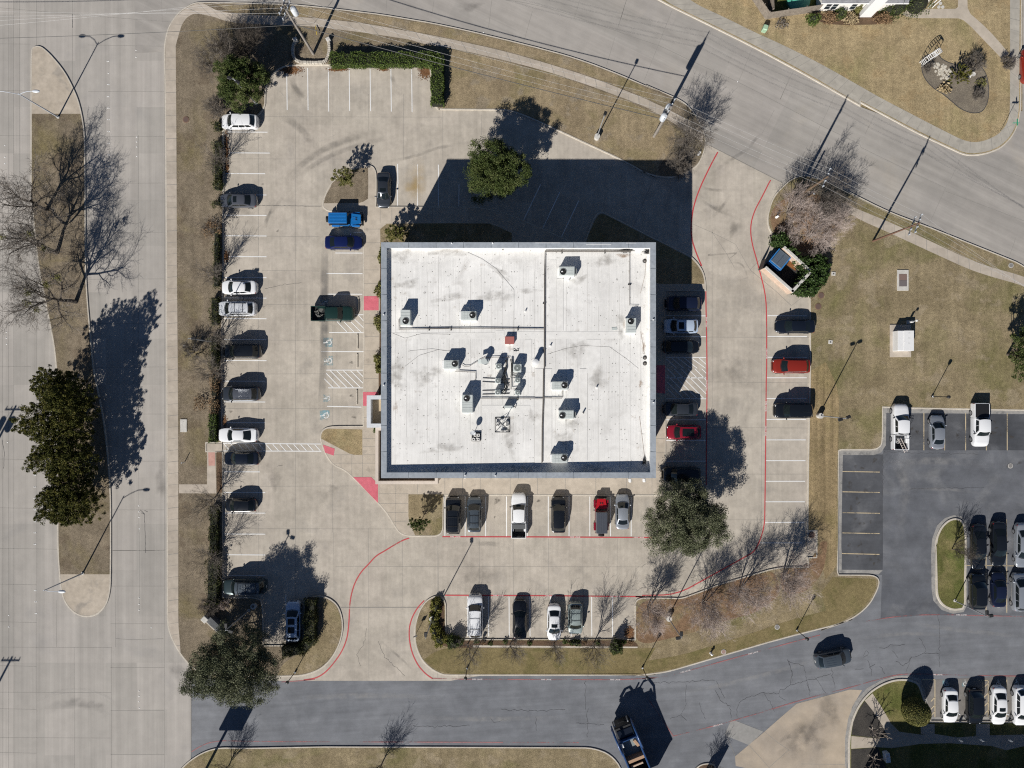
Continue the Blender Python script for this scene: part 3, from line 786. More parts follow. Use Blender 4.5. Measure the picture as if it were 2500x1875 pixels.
# --- joints, cracks
J = MB()
def jl(tag_, pts, w=.03, z=.0165, jit=0.0):
    path = PW(tag_, *pts)
    if jit:
        out = []
        for k in range(len(path) - 1):
            a, b = Vector(path[k]), Vector(path[k + 1])
            m = max(2, int((b - a).length / .3))
            nn = Vector((-(b - a).y, (b - a).x)).normalized()
            for i in range(m):
                out.append(a.lerp(b, i / m) + nn * RNG.gauss(0, jit))
        out.append(Vector(path[-1])); path = out
    J.strip(path, w, z)
for x, y0, y1 in ((631, 320, 1430), (721, 290, 1480), (813, 230, 1300), (900, 230, 320), (985, 230, 390), (1081, 270, 390), (1176, 280, 330), (900, 1290, 1655), (983, 1310, 1490), (1069, 1300, 1655), (1171, 1315, 1550), (1254, 1315, 1550), (1339, 1315, 1500), (1423, 1315, 1550), (1507, 1315, 1500), (1738.5, 560, 1390), (1858, 560, 1360), (815, 1300, 1520)):
    jl('N', (x, y0, x + RNG.uniform(-1, 1), y1))
for y, x0, x1 in ((285, 640, 1080), (388, 545, 900), (501.5, 545, 790), (576, 545, 780), (660, 640, 780), (744, 640, 780), (830, 545, 780), (913.5, 545, 890), (997.6, 545, 880), (1187.5, 545, 960), (1290.6, 545, 1020), (1382.5, 820, 1640), (932.5, 1725, 1975), (1044, 1725, 1975), (1157.7, 1725, 1970), (1269, 1620, 1970), (823, 1725, 1975), (1482, 830, 1060)):
    jl('N', (x0, y, x1, y + RNG.uniform(-1.5, 3)))
jl('D1', (820, 1290, 1500, 1640), .05); jl('D2', (330, 0, 170, 380), .05); jl('C4', (255, 0, 258, 370), .06, .0172); jl('B4', (1225, 676, 1940, 676), .06, .0172)
jl('D2', (710, 360, 870, 430, 1090, 540, 1220, 770), .03); jl('D2', (880, 430, 1000, 610, 1080, 750), .03); jl('D2', (1220, 770, 1440, 545), .05); jl('D2', (1220, 770, 1450, 960, 1590, 1090), .05); jl('D2', (1590, 1095, 1700, 1010), .03)
for x, y0, y1 in ((89, -80, 2000), (181, 1580, 2000), (266, 110, 640), (271.5, 1580, 2000), (401, 110, 1900), (338, 330, 1300), (33, -80, 2000), (20, -80, 2000), (6, 480, 2000), (281, 1430, 1580), (47, -80, 430), (109, -80, 108), (176, -80, 200), (340, 1300, 1500), (137, 1465, 1580)):
    jl('N', (x, y0, x + 1, y1), .032, .006)
for i, y in enumerate((108, 222, 332, 446, 566, 680, 788, 895)):
    jl('N', (215 if i < 8 else 230, y + 2, 401, y + (5 if i == 0 else 1)), .032, .006)
    jl('N', (-100, y - 2, 76, y), .032, .006)
for y in (1011, 1126, 1245, 1344, 1431, 1523, 1630, 1735, 1842):
    jl('N', (270, y, 401, y), .032, .006); jl('N', (-60, y - 6, 140 if y < 1400 else 89, y - 3), .032, .006)
for y in (1580, 1690, 1801):
    jl('N', (0, y, 272, y + 1), .032, .006)
jl('A1', (0, 70, 900, 150, 1640, 205), .035, .006, .01); jl('A1', (1455, 0, 1460, 200), .03, .006)
jl('A4', (1040, 495, 1200, 505, 1470, 495), .05, .006, .01); jl('A3', (1015, 1635, 1270, 1640, 1490, 1632), .05, .006, .01); jl('A4', (1722, 760, 1722, 1545), .05, .0165)
# lane joint down the street and its cross joints
mid = P('B1', 1500, -20) + P('C1', 0, -110, 1100, 30, 1500, 150, 2000, 330, 2212, 400) + P('D1', 400, 410, 760, 580, 1120, 740, 1500, 940, 1900, 1150, 2212, 1300) + P('E1', 740, 1325, 1200, 1550, 1500, 1690) + P('E2', 1500, 60, 2212, 330)
J.strip([W(p) for p in soften(mid, 2, 60, False)], .05, .0065)
for q in ((('B1', 1640, -40, 1630, 110)), ('C1', 220, 0, 200, 140), ('C1', 1530, 0, 1480, 170), ('C1', 1950, 0, 1880, 240), ('C1', 740, 0, 710, 250), ('C1', 1850, 330, 1770, 600), ('D1', 110, 0, 30, 250), ('D1', 520, 90, 270, 720), ('D1', 885, 260, 790, 420), ('D1', 1245, 430, 1115, 740), ('D1', 1610, 640, 1490, 900), ('D1', 1440, 990, 1330, 1200), ('D1', 1990, 850, 1750, 1340), ('E1', 880, 1010, 780, 1210), ('E1', 1650, 1410, 1540, 1640), ('E2', 1520, 0, 1345, 390), ('E2', 2140, 480, 2075, 660), ('E1', 1640, 1400, 2212, 1600), ('E1', 100, 700, 20, 890), ('C1', 1105, 100, 1025, 385)):
    jl(q[0], q[1:], .04, .0066, .006)
jl('D4', (1212, 1455, 1300, 1550, 1392, 1655), .05, .0172); jl('D4', (1352, 1332, 1470, 1430, 1585, 1505), .05, .0172); jl('D4', (1570, 1495, 1390, 1655), .05, .0172); jl('E4', (160, 1630, 475, 1633), .05, .0172); jl('D4', (1010, 1365, 1090, 1555), .04, .021)
struct(J, 'pavement_joints', M['joint'])
J = MB()
for q in (('D4', 1560, 680, 1600, 800, 1590, 910, 1500, 960, 1480, 990, 1340, 980, 1150, 1040, 1110, 1090, 1105, 1200), ('D4', 1590, 910, 1740, 870, 1950, 810), ('D4', 1700, 730, 1720, 830, 1760, 1010), ('D4', 1950, 760, 1985, 940), ('D4', 1800, 840, 1850, 910, 1900, 980), ('D4', 920, 880, 990, 1030), ('D4', 910, 960, 950, 1050, 1040, 1100, 1050, 1210), ('D4', 640, 900, 640, 1080, 600, 1180, 500, 1220), ('D4', 600, 1185, 650, 1230), ('D4', 760, 1070, 820, 1220), ('D4', 350, 890, 700, 880, 900, 870), ('D4', 1340, 980, 1400, 1060, 1440, 1150), ('D4', 1480, 1010, 1540, 1050), ('D4', 1700, 740, 1570, 700),
          ('E4', 1130, 570, 1135, 720, 1135, 950), ('E4', 1000, 740, 1035, 820, 1030, 850, 940, 880, 915, 940, 900, 985), ('E4', 805, 830, 845, 885), ('E4', 830, 905, 880, 940, 940, 880), ('E4', 710, 815, 750, 820, 790, 795, 890, 790), ('E4', 1030, 850, 1130, 855), ('E4', 720, 940, 750, 995), ('E4', 630, 900, 650, 950, 655, 1010), ('E4', 600, 870, 620, 830, 640, 850, 600, 880), ('E4', 680, 930, 640, 950), ('E4', 540, 960, 600, 960), ('E4', 70, 900, 100, 1000, 95, 1060), ('E4', 200, 1060, 225, 1120),
          ('C4', 1580, 1150, 1585, 1410), ('C4', 1605, 1400, 1600, 1659), ('C4', 30, 1560, 250, 1565, 540, 1550), ('C4', 720, 1480, 760, 1530, 880, 1500), ('C4', 820, 1410, 1150, 1420, 1400, 1410), ('C4', 1130, 1480, 1140, 1600), ('B4', 1150, 720, 1170, 800, 1120, 920), ('B4', 1130, 850, 1250, 880), ('B4', 1460, 860, 1430, 1010, 1370, 1100, 1400, 1200), ('B4', 1560, 980, 1620, 1120, 1800, 1290), ('E3', 940, 760, 942, 1160), ('E3', 1190, 1080, 1850, 1070), ('E3', 950, 750, 1800, 770), ('C4', 1500, 1530, 1750, 1545)):
    jl(q[0], q[1:], RNG.uniform(.022, .042), .0185, .07)
for q in (('A3', 1260, 1270, 1300, 1310, 1310, 1659), ('A3', 1300, 1310, 1270, 1300), ('A3', 1300, 1280, 1330, 1290), ('A3', 20, 640, 40, 760, 30, 900), ('B2', 470, 190, 800, 195, 1050, 200), ('B2', 540, 940, 700, 905, 870, 885), ('B3', 650, 880, 700, 870), ('A1', 650, 130, 655, 250)):
    jl(q[0], q[1:], .03, .0185, .03)
struct(J, 'pavement_cracks', M['crack'])

# --- painted markings
ZM = .0225
wl = MB()
def line(t, *c, w=.105, mb=None, z=ZM):
    (mb or wl).strip(PW(t, *c), w, z)
for x, y0, y1 in ((738, 655, 990), (926, 612, 992), (1112, 612, 1005), (1300, 614, 998), (1488, 616, 1000), (1675, 620, 1005), (1862, 622, 1010), (1735, 1475, 1655), (1915, 1480, 1655), (2102, 1482, 1655)):
    line('B1', x, y0, x + 4, y1)
for x0, y in ((205, 1188), (225, 1376), (185, 1562)):
    line('B1', x0, y, x0 + 360, y + 2)
for x0, y in ((185, 94), (180, 278), (182, 463), (205, 650), (182, 838), (178, 1022), (175, 1208), (175, 1396), (175, 1585)):
    line('B2', x0, y, 556, y + 2)
for y in (112, 299, 486, 928, 1114, 1299, 1488):
    line('B3', 172, y, 545 if y != 928 else 495, y + 1)
line('B4', 195, 200, 545, 202); line('B4', 210, 386, 545, 387); line('B4', 730, 560, 730, 760)
for x in (1735, 1915, 2102):
    line('B2', x, -5, x, 193)
line('C2', 445, 0, 443, 195); line('C2', 1180, 0, 1028, 318); line('C2', 1352, 70, 1198, 398); line('C2', 1522, 148, 1368, 472)
for x0, x1, y in ((1175, 1420, 618), (1095, 1420, 803), (1105, 1418, 988), (1230, 1430, 1173), (1120, 1430, 1334), (1045, 1428, 1505), (1340, 1420, 432)):
    line('B2', x0, y, x1, y + 1)
for q in ((1190, 1235, 1280, 1328), (1255, 1240, 1342, 1328), (1300, 1222, 1405, 1328), (1340, 1205, 1430, 1292), (1380, 1175, 1430, 1232)):
    line('B2', *q, w=.09)
line('B3', 1092, 13, 1425, 13); line('B3', 1110, 173, 1425, 173); line('B3', 1100, 338, 1410, 346)
for q in ((1075, 90, 1155, 170), (1092, 40, 1215, 168), (1130, 18, 1278, 168), (1188, 18, 1338, 168), (1248, 18, 1400, 168), (1312, 18, 1425, 132), (1372, 18, 1425, 72)):
    line('B3', *q, w=.10)
line('B3', 165, 672, 1045, 678); line('B3', 165, 740, 1050, 743)
for k in range(14):
    x = 175 + k * 62.5
    line('B3', x, 680, x + 52, 738, w=.09)
for x in (500, 685, 872, 1060, 1248, 1435, 1622, 1808, 1994, 318):
    line('C3', x, 1150, x, 1508)
for x in (520, 710, 895, 1082, 1268, 1452, 1638, 1825):
    line('C4', x, 390, x + 2, 750)
for x, y in ((465, 1182), (465, 1369), (465, 1556)):
    line('D2', x, y, 825, y + 2)
for y in (83, 271, 460, 646, 832):
    line('D3', 465, y, 826, y)
for q in ((465, 1570, 560, 1655), (515, 1560, 620, 1655), (565, 1560, 690, 1655), (625, 1560, 745, 1655), (690, 1560, 820, 1655), (760, 1560, 825, 1620)):
    line('D2', *q, w=.09)
for k in range(10):
    x0, y0 = 475 + 62 * max(0, k - 3), max(0, (3 - k) * 60 + 0)
    x1, y1 = x0 + 270, y0 + 270
    if x1 > 826:
        y1 -= (x1 - 826); x1 = 826
    if y1 > 270:
        x1 -= (y1 - 270); y1 = 270
    if x1 - x0 > 15:
        line('D3', x0, y0, x1, y1, w=.09)
for y in (1182, 1368, 1556):
    line('D2', 1378, y, 1733, y + 2)
for y in (82, 268, 456, 641, 828, 1013, 1198, 1383):
    line('D3', 1368 - y * .008, y, 1732 - y * .016, y)
line('D3', 1310, 1568, 1690, 1568)
struct(wl, 'stall_markings', M['white_line'])
yl = MB()
for y in (925, 1108, 1296, 1478):
    line('E3', 578, y, 914, y + 6, mb=yl)
line('E4', 447, 148, 712, 154, mb=yl)
for x in (1310, 1497, 1686, 1872, 2060):
    line('E3', x, 398, x, 735, mb=yl)
line('E3', 1866, 1350, 1868, 1655, mb=yl); line('E3', 2054, 1355, 2056, 1655, mb=yl)
for x in (1463, 1609):
    line('E4', x, 0, x, 565, mb=yl)
line('E4', 1318, 232, 1731, 236, mb=yl, w=.08)
for x in (1103, 1440, 1609):
    line('E4', x, 1036, x, 1300, mb=yl)
line('E4', 1010, 1035, 1105, 1036, mb=yl); line('E4', 1400, 1040, 1480, 1042, mb=yl); line('E4', 1478, 1040, 1478, 1300, mb=yl)
for y in (1160, 1215, 1260):
    line('E4', 1075, y + 30, 1103, y, mb=yl)
for y in (1060, 1130, 1195, 1250):
    line('E4', 1440, y + 40, 1478, y, mb=yl)
struct(yl, 'stall_markings', M['yellow_line'])
rl, fr = MB(), MB()
def red(pts, w=.16, mb=rl, z=ZM + .001):
    mb.strip([W(p) for p in soften(pts, 2, 60, False)], w, z)
red(P('B3', 1840, 1525, 1780, 1545, 1700, 1590, 1620, 1640) + P('B4', 1540, 210, 1470, 290, 1410, 350, 1350, 450, 1315, 570, 1302, 680, 1298, 820, 1280, 960, 1230, 1080, 1150, 1190, 1080, 1265, 1000, 1312, 890, 1328))
red(P('B4', 1975, 612, 1920, 670, 1868, 755, 1838, 860, 1842, 980, 1870, 1100, 1925, 1205, 1990, 1275, 2050, 1315))
red(P('C3', 295, 1512, 1100, 1514, 2212, 1520) + P('D3', 340, 1518))
red(P('C4', 320, 380, 1200, 384, 2040, 392, 2212, 394) + P('D4', 190, 117))
red(P('D1', 930, 1370, 880, 1460, 785, 1655) + P('D2', 740, 110, 708, 220, 692, 340, 690, 420, 700, 510, 740, 630, 785, 735), .17)
red(P('D2', 822, 905, 824, 1100, 830, 1400, 833, 1655) + P('D3', 832, 300, 828, 700, 826, 1050), .15)
red(P('D1', 1405, 1622, 1385, 1658) + P('D2', 1330, 110, 1265, 230, 1232, 330, 1224, 430, 1240, 540, 1280, 680, 1320, 830, 1350, 950, 1366, 1070, 1370, 1300, 1370, 1655) + P('D3', 1366, 100, 1362, 600, 1356, 1100, 1352, 1380, 1335, 1470, 1300, 1570, 1255, 1650) + P('D4', 560, 100, 250, 105), .15)
red(P('B4', 690, 1345, 850, 1335, 990, 1322) , .12, fr); red(P('C4', 200, 1128, 500, 1136, 1000, 1138, 1900, 1140, 2212, 1125) + P('D4', 250, 855, 500, 830, 900, 718, 1300, 608, 1700, 500, 1850, 462), .13, fr)
red(P('C4', 2120, 1270) + P('D4', 530, 1372, 900, 1280, 1300, 1165, 1700, 1040, 2100, 940) + P('E4', 700, 1035, 850, 998, 1000, 995, 1150, 1002, 1731, 1012) + P('N', 2700, 1652), .13, fr)
red(P('E4', 620, 625, 800, 595, 950, 582, 1130, 578, 1731, 592) + P('N', 2700, 1506), .12, fr); red(P('A4', 1725, 1512, 1800, 1465, 1880, 1430, 2000, 1412, 2212, 1418), .12, fr)
red(P('A4', 2212, 1418) + P('O', 620, 1602, 1250, 1604), .12, fr)
struct(rl, 'fire_lane_markings', M['red_line']); struct(fr, 'fire_lane_markings', M['faded_red'])
# lettering on the red lines and on the kerb
def letter(txt, tag_, x, y, rz, size, mat, z=ZM + .004, name='fire_lane_lettering', sx=1.0):
    cu = bpy.data.curves.new(name, 'FONT')
    cu.body = txt; cu.size = size; cu.align_x = 'CENTER'; cu.align_y = 'CENTER'
    cu.materials.append(mat)
    o = bpy.data.objects.new(name, cu)
    p = one(tag_, x, y); o.location = (p[0], p[1], z); o.rotation_euler = (0, 0, rz); o.scale = (sx, 1, 1)
    COL.objects.link(o); o['kind'] = 'structure'
    return o
M['letter'] = plain('letter_white', (.78, .76, .74), .8)
for t, x, y, r in (('C3', 412, 1513, 0), ('C3', 1490, 1516, 0), ('C3', 2065, 1519, 0), ('C4', 1270, 385, 0), ('C4', 1850, 391, 0), ('C4', 800, 382, 0), ('D2', 829, 1240, math.pi / 2), ('D2', 1370, 1525, -math.pi / 2), ('D3', 1360, 560, -math.pi / 2), ('D3', 1364, 340, -math.pi / 2), ('D3', 830, 150, math.pi / 2), ('C4', 610, 1137, 0), ('C4', 1230, 1139, 0), ('C4', 1850, 1140, 0), ('D4', 640, 788, .27), ('D4', 1250, 622, .27), ('D4', 930, 1272, .27), ('E4', 1290, 580, 0), ('E4', 1120, 1001, 0)):
    letter('FIRE LANE', t, x, y, r, .26, M['letter'], sx=1.15)
# accessible bays: blue square and wheelchair symbol
def chair_symbol(tag_, x, y, s, rz, square=True):
    cx, cy = one(tag_, x, y)
    R = Matrix.Rotation(rz, 2)
    tr = lambda u, v: tuple(Vector((cx, cy)) + R @ Vector((u * s, v * s)))
    if square:
        b = MB(); b.flat([tr(-.5, -.5), tr(.5, -.5), tr(.5, .5), tr(-.5, .5)], ZM + .001)
        struct(b, 'accessible_bay_square', M['blue_paint'])
    m = MB()
    arc = [tr(-.02 + .25 * math.cos(a), -.12 + .25 * math.sin(a)) for a in [math.radians(120 + k * 22) for k in range(11)]]
    m.strip(arc, .085 * s, ZM + .003)
    m.strip([tr(-.05, .32), tr(-.03, .0), tr(.2, .0), tr(.28, -.3), tr(.36, -.28)], .085 * s, ZM + .0034)
    m.strip([tr(-.04, .15), tr(.16, .15)], .07 * s, ZM + .0038)
    hc = tr(-.06, .40); m.disc((hc[0], hc[1], ZM + .0042), .065 * s, 12)
    struct(m, 'accessible_bay_symbol', M['faded_line'])
chair_symbol('B2', 1108, 1422, 1.25, math.pi / 2); chair_symbol('B2', 1112, 1588, 1.25, math.pi / 2); chair_symbol('B3', 1080, 420, 1.3, math.pi / 2)
chair_symbol('B2', 1075, 1075, 1.2, math.pi / 2); chair_symbol('B3', 1102, 265, 1.0, math.pi / 2)
for x in (1183, 1318, 1550, 1680):
    chair_symbol('E4', x, 1060, 1.0, 0, x < 1400)
# lane buttons and short white dashes on the boulevard and street
bt = MB()
for t, pts in (('A1', (1225, 453, 1225, 515, 1230, 1233, 1230, 1277, 1230, 1322, 1232, 1408, 45, 1310, 45, 1415, 45, 1472, 975, 660)), ('A3', (1250, 1234, 1250, 1288, 1252, 1338, 1255, 1440, 67, 663)), ('A4', (1252, 128, 1252, 184, 1252, 237, 80, 286, 80, 388, 1252, 964, 1252, 1013, 1250, 1061, 1254, 1118, 1362, 395)), ('A2', (57, 1330, 57, 1384, 60, 1438)), ('C1', (665, 293,)), ('D1', (1110, 735, 1145, 365))):
    for i in range(0, len(pts), 2):
        p = one(t, pts[i], pts[i + 1]); bt.ball((p[0], p[1], .01), (.075, .075, .03), 10, 6)
for t, pts in (('A1', (972, 552, 975, 761, 974, 870, 975, 973, 977, 1077, 979, 1185, 979, 1290, 980, 1395, 981, 1503, 982, 1608)), ('A3', (315, 752, 315, 859, 315, 959, 314, 1065, 314, 1167, 315, 1270, 316, 1377, 315, 1477, 315, 1581)), ('A4', (318, 62, 322, 163, 325, 268))):
    for i in range(0, len(pts), 2):
        p = one(t, pts[i], pts[i + 1]); bt.box((p[0] - .09, p[1], .015), (.12, .1, .03)); bt.box((p[0] + .10, p[1], .015), (.12, .1, .03))
struct(bt, 'lane_markers', plain('marker_white', (.82, .82, .80), .5))

# --- tyre marks, stains and washes lying on the paving
blot_mesh('tyre_marks', M['tyre_mark'], paths=[(PW('B1', 700, 1659, 850, 1500, 1050, 1350, 1350, 1230, 1700, 1150), 1.1), (PW('B1', 780, 1650, 950, 1500, 1150, 1390, 1500, 1270, 1900, 1190), .8), (PW('B1', 640, 1040, 800, 1100, 950, 1260, 1040, 1340), 1.2), (PW('B1', 1560, 1470, 1850, 1420, 2212, 1310), .5), (PW('B2', 800, 0, 650, 180, 560, 300, 520, 440), .6), (PW('B2', 640, 130, 580, 260, 545, 430), .4),
    (PW('B1', 770, 700, 820, 800, 880, 900), .9), (PW('B1', 1670, 630, 1690, 720, 1740, 810), .7), (PW('D2', 720, 100, 850, 190, 960, 250, 1250, 360), .5), (PW('D2', 740, 20, 900, 60, 1150, 40), .5), (PW('D2', 880, 620, 840, 640, 1100, 620, 1000, 690), .3), (PW('D2', 860, 320, 960, 220, 1060, 60), .5), (PW('D2', 950, 720, 1150, 700, 1200, 840, 1010, 900), .3), (PW('C1', 0, 1420, 250, 1330, 660, 1260), .5),
    (PW('D1', 800, 1620, 1100, 1400, 1300, 1290), .6), (PW('D1', 1060, 1420, 1150, 1200), .6), (PW('D1', 1150, 1450, 1250, 1270, 1330, 1200), .5), (PW('C3', 320, 1600, 700, 1570, 900, 1600), .8), (PW('B4', 1560, 960, 1750, 1120, 1900, 1260), .35), (PW('A4', 1480, 700, 1600, 780, 1720, 960), 2.0), (PW('A4', 350, 1180, 600, 1060, 900, 1100, 1010, 1200), 1.6)], z=.0275)
blot_mesh('light_scuffs', M['light_scuff'], paths=[(PW('A4', 190, 1190, 330, 1060, 500, 975, 650, 950, 800, 960, 950, 1010, 1040, 1080, 1110, 1200), .45), (PW('A4', 350, 1050, 560, 985, 760, 980, 900, 1010), .25), (PW('B1', 830, 1010, 920, 890, 940, 800), .25), (PW('B1', 950, 1310, 1080, 1260, 1250, 1180), .2), (PW('B1', 1200, 660, 1210, 800), .2), (PW('B1', 1320, 700, 1360, 810), .15), (PW('B1', 620, 790, 720, 860, 740, 980), .2), (PW('B1', 1500, 870, 1600, 880), .15), (PW('B3', 980, 780, 1030, 900), .2), (PW('B4', 960, 1390, 1060, 1330), .25), (PW('B4', 1650, 1220, 1760, 1310), .2), (PW('A4', 1480, 1640, 1700, 1500), .3), (PW('D2', 940, 1500, 960, 1600, 1020, 1640), .3), (PW('D2', 880, 1380, 890, 1640), .3)], z=.0265)
blot_mesh('oil_stains', M['oil'], blobs=[(*one('C3', 785, 1190), .55, .38, .9), (*one('C3', 1160, 1190), .3, .2, .3), (*one('C3', 765, 1335), .2, .12, 1.2), (*one('B3', 1320, 245), .35, .25, 0), (*one('B3', 1345, 435), .4, .25, 0), (*one('B2', 1320, 1605), .3, .2, 0), (*one('B3', 235, 385), .3, .2, 0), (*one('B3', 312, 1580), .2, .2, 0), (*one('B2', 655, 420), .25, .15, .8), (*one('B2', 520, 0), .2, .15, 0), (*one('E3', 2080, 875), .5, .35, 0), (*one('E3', 2170, 850), .4, .2, .5), (*one('E3', 690, 1355), .3, .2, .5)], z=.0295)
blot_mesh('smudges', M['smudge'], blobs=[(*one('D2', 920, 230), 1.1, .7, .5), (*one('D2', 1080, 400), 1.2, .8, 1), (*one('B3', 1060, 1150), .9, .9, 0), (*one('B3', 1150, 1080), .9, .6, 0), (*one('B3', 630, 1000), 1.0, 1.4, 0), (*one('C1', 540, 60), 1.8, .7, .1), (*one('B1', 830, 830), .8, 1.6, .5), (*one('D4', 1750, 1330), 1.6, 1.3, .6), (*one('D4', 1950, 1150), .9, 1.3, .3), (*one('D4', 1540, 1380), 1.0, .5, .7), (*one('D4', 1850, 1450), 1.3, .9, .3), (*one('B3', 1390, 870), .7, .6, 0), (*one('B3', 1280, 850), .5, .5, 0), (*one('D4', 1720, 1350), 3.2, 2.2, .6), (*one('D4', 1940, 1120), 1.6, 3.0, .2), (*one('D4', 1600, 1480), 2.0, 1.2, .6), (*one('A1', 410, 620), 1.2, 2.4, .1), (*one('A1', 470, 870), 1.8, 1.0, .1), (*one('A3', 1450, 1000), .8, 3, 0), (*one('C4', 600, 220), 3, 2, 0), (*one('B2', 300, 250), 2, 1, 0), (*one('D3', 1100, 50), 3, 2, 0)], z=.0285)
for k, (a, b, n) in enumerate(((P('B2', 1070, 500), P('B3', 1060, 380), 5),)):
    blot_mesh('drain_stain', stain('drain_stain', (.17, .165, .16), .62, .8, .2, .6), paths=[([W(a[0]), W(P('B2', 1075, 900)[0]), W(P('B2', 1078, 1400)[0]), W(b[0])], 1.3)], z=.0255)
rb_ = random.Random(31); bl_ = []
for (t_, x_, y_) in [('E3', 1220, 560), ('E3', 1600, 560), ('E3', 1960, 560), ('E3', 720, 850), ('E3', 740, 1010), ('E3', 700, 1200), ('E3', 740, 1390), ('E3', 720, 1570), ('E3', 2080, 600), ('E4', 700, 210), ('E4', 620, 120)]:
    for _ in range(3):
        bl_.append((*one(t_, x_ + rb_.gauss(0, 55), y_ + rb_.gauss(0, 40)), rb_.uniform(.15, .5), rb_.uniform(.12, .35), rb_.random() * 3))
blot_mesh('oil_stains', M['oil'], blobs=bl_, z=.0295)
blot_mesh('light_scuffs', M['light_scuff'], paths=[(PW('E3', 1000, 800, 1150, 1000, 1120, 1300, 1080, 1650), 1.6), (PW('E3', 1000, 860, 1400, 820, 1900, 860), 1.2), (PW('E3', 1150, 1090, 1500, 1080, 1850, 1120), .5), (PW('D4', 500, 1000, 900, 930, 1500, 780, 1950, 640), .7), (PW('E4', 900, 640, 1300, 690, 1731, 730), .7), (PW('C4', 0, 1480, 700, 1500, 1500, 1470), .8), (PW('B4', 700, 1500, 1400, 1460, 2200, 1480), .9), (PW('E4', 500, 760, 900, 700, 1300, 740), .6)], z=.0262)
blot_mesh('rust_washes', M['rust_wash'], paths=[(PW('B1', 1880, 1400, 1860, 1655, 1860, 1700) + PW('B2', 1900, 150), 2.6), (PW('C1', 60, 1400, 90, 1655) + PW('C2', 60, 180), 2.2)], z=.0255)
def scatter_leaves(tag_, cx, cy, rx, ry, n, seed, mat):
    r = random.Random(seed); mb = MB()
    for _ in range(n):
        p = one(tag_, cx + r.gauss(0, .45) * rx, cy + r.gauss(0, .45) * ry); s = r.uniform(.03, .07); a = r.random() * 6.28
        z = .03 + r.random() * .03
        mb.add([(p[0] + s * math.cos(a + k * 1.57), p[1] + s * math.sin(a + k * 1.57), z + r.random() * .02) for k in range(4)], [(0, 1, 2, 3)])
    o = mb.build('fallen_leaves', mat); stuff(o)
M['fallen'] = leafy('fallen_leaf', [(.10, .05, .025), (.20, .10, .05), (.28, .16, .08)], .9)
for i, (t, x, y, rx, ry, n) in enumerate((('B1', 770, 630, 100, 40, 900), ('B1', 1200, 628, 90, 14, 400), ('B1', 1610, 628, 50, 14, 200), ('B1', 1985, 650, 60, 60, 800), ('B1', 195, 1330, 22, 140, 500), ('B1', 200, 1480, 20, 90, 400), ('B2', 195, 650, 25, 60, 250), ('C4', 1980, 720, 50, 60, 700), ('B3', 180, 470, 20, 60, 200))):
    scatter_leaves(t, x, y, rx, ry, n, i + 5, M['fallen'])
# ================================================================ OFFICE BUILDING AND ITS ROOF
M['roof'] = surface('roof_membrane', (.76, .745, .71), (.90, .885, .85), .12,
                    [(.5, 6, .3, .7, .92, 1.03), (2.2, 4, .3, .72, .88, 1.03, (4.5, .12)), (1.4, 6, .3, .7, .95, 1.03)],
                    third=(.45, .56, .74, (.58, .56, .53), .6), spots=[(2.2, .68, (.20, .19, .18), .6), (.9, .66, (.50, .45, .39), .5), (1.2, .66, (.60, .585, .56), .6)], rough=.75)
M['roof_pad'] = surface('roof_walkway', (.74, .725, .69), (.80, .785, .75), .5, [(1.5, 5, .3, .7, .9, 1.05)], rough=.8)
M['coping'] = surface('coping_metal', (.28, .31, .345), (.36, .39, .42), .4, [(3, 4, .3, .7, .85, 1.1)], rough=.45, spec=.5)
M['stucco'] = surface('stucco_wall', (.42, .39, .35), (.47, .44, .39), .4, [(8, 4, .3, .7, .93, 1.05)])
M['membrane_wall'] = surface('parapet_membrane', (.80, .79, .76), (.86, .85, .82), .5, [(2, 5, .3, .7, .85, 1.05)])
M['canopy_white'] = surface('canopy_cap', (.56, .58, .61), (.62, .64, .67), .5, [(3, 4, .3, .7, .92, 1.05)])
M['canopy_beige'] = surface('canopy_beige', (.56, .49, .43), (.62, .55, .48), .5, [(3, 4, .3, .7, .92, 1.05)])
M['canopy_floor'] = surface('canopy_floor', (.44, .35, .235), (.52, .42, .29), .6, [(4, 5, .3, .7, .85, 1.1, (1, 5))])
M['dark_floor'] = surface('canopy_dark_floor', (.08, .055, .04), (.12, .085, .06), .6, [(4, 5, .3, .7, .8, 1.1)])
M['glass'] = plain('window_glass', (.02, .028, .035), .06, spec=.7, vary=0)
M['unit_grey'] = surface('unit_grey', (.50, .535, .515), (.55, .585, .565), .8, [(3, 3, .3, .7, .94, 1.05)], rough=.5, spec=.4)
M['unit_dark'] = plain('unit_dark', (.012, .013, .014), .5)
M['steel'] = plain('galvanised_steel', (.45, .46, .47), .4, metal=.6)
M['pipe'] = plain('conduit', (.16, .145, .13), .6)
M['black'] = plain('black_rubber', (.018, .018, .018), .7)
M['white_metal'] = plain('white_metal', (.78, .78, .77), .4)
M['pvc'] = plain('vent_white', (.70, .70, .69), .5)
M['lead'] = plain('vent_dark', (.10, .10, .10), .6)

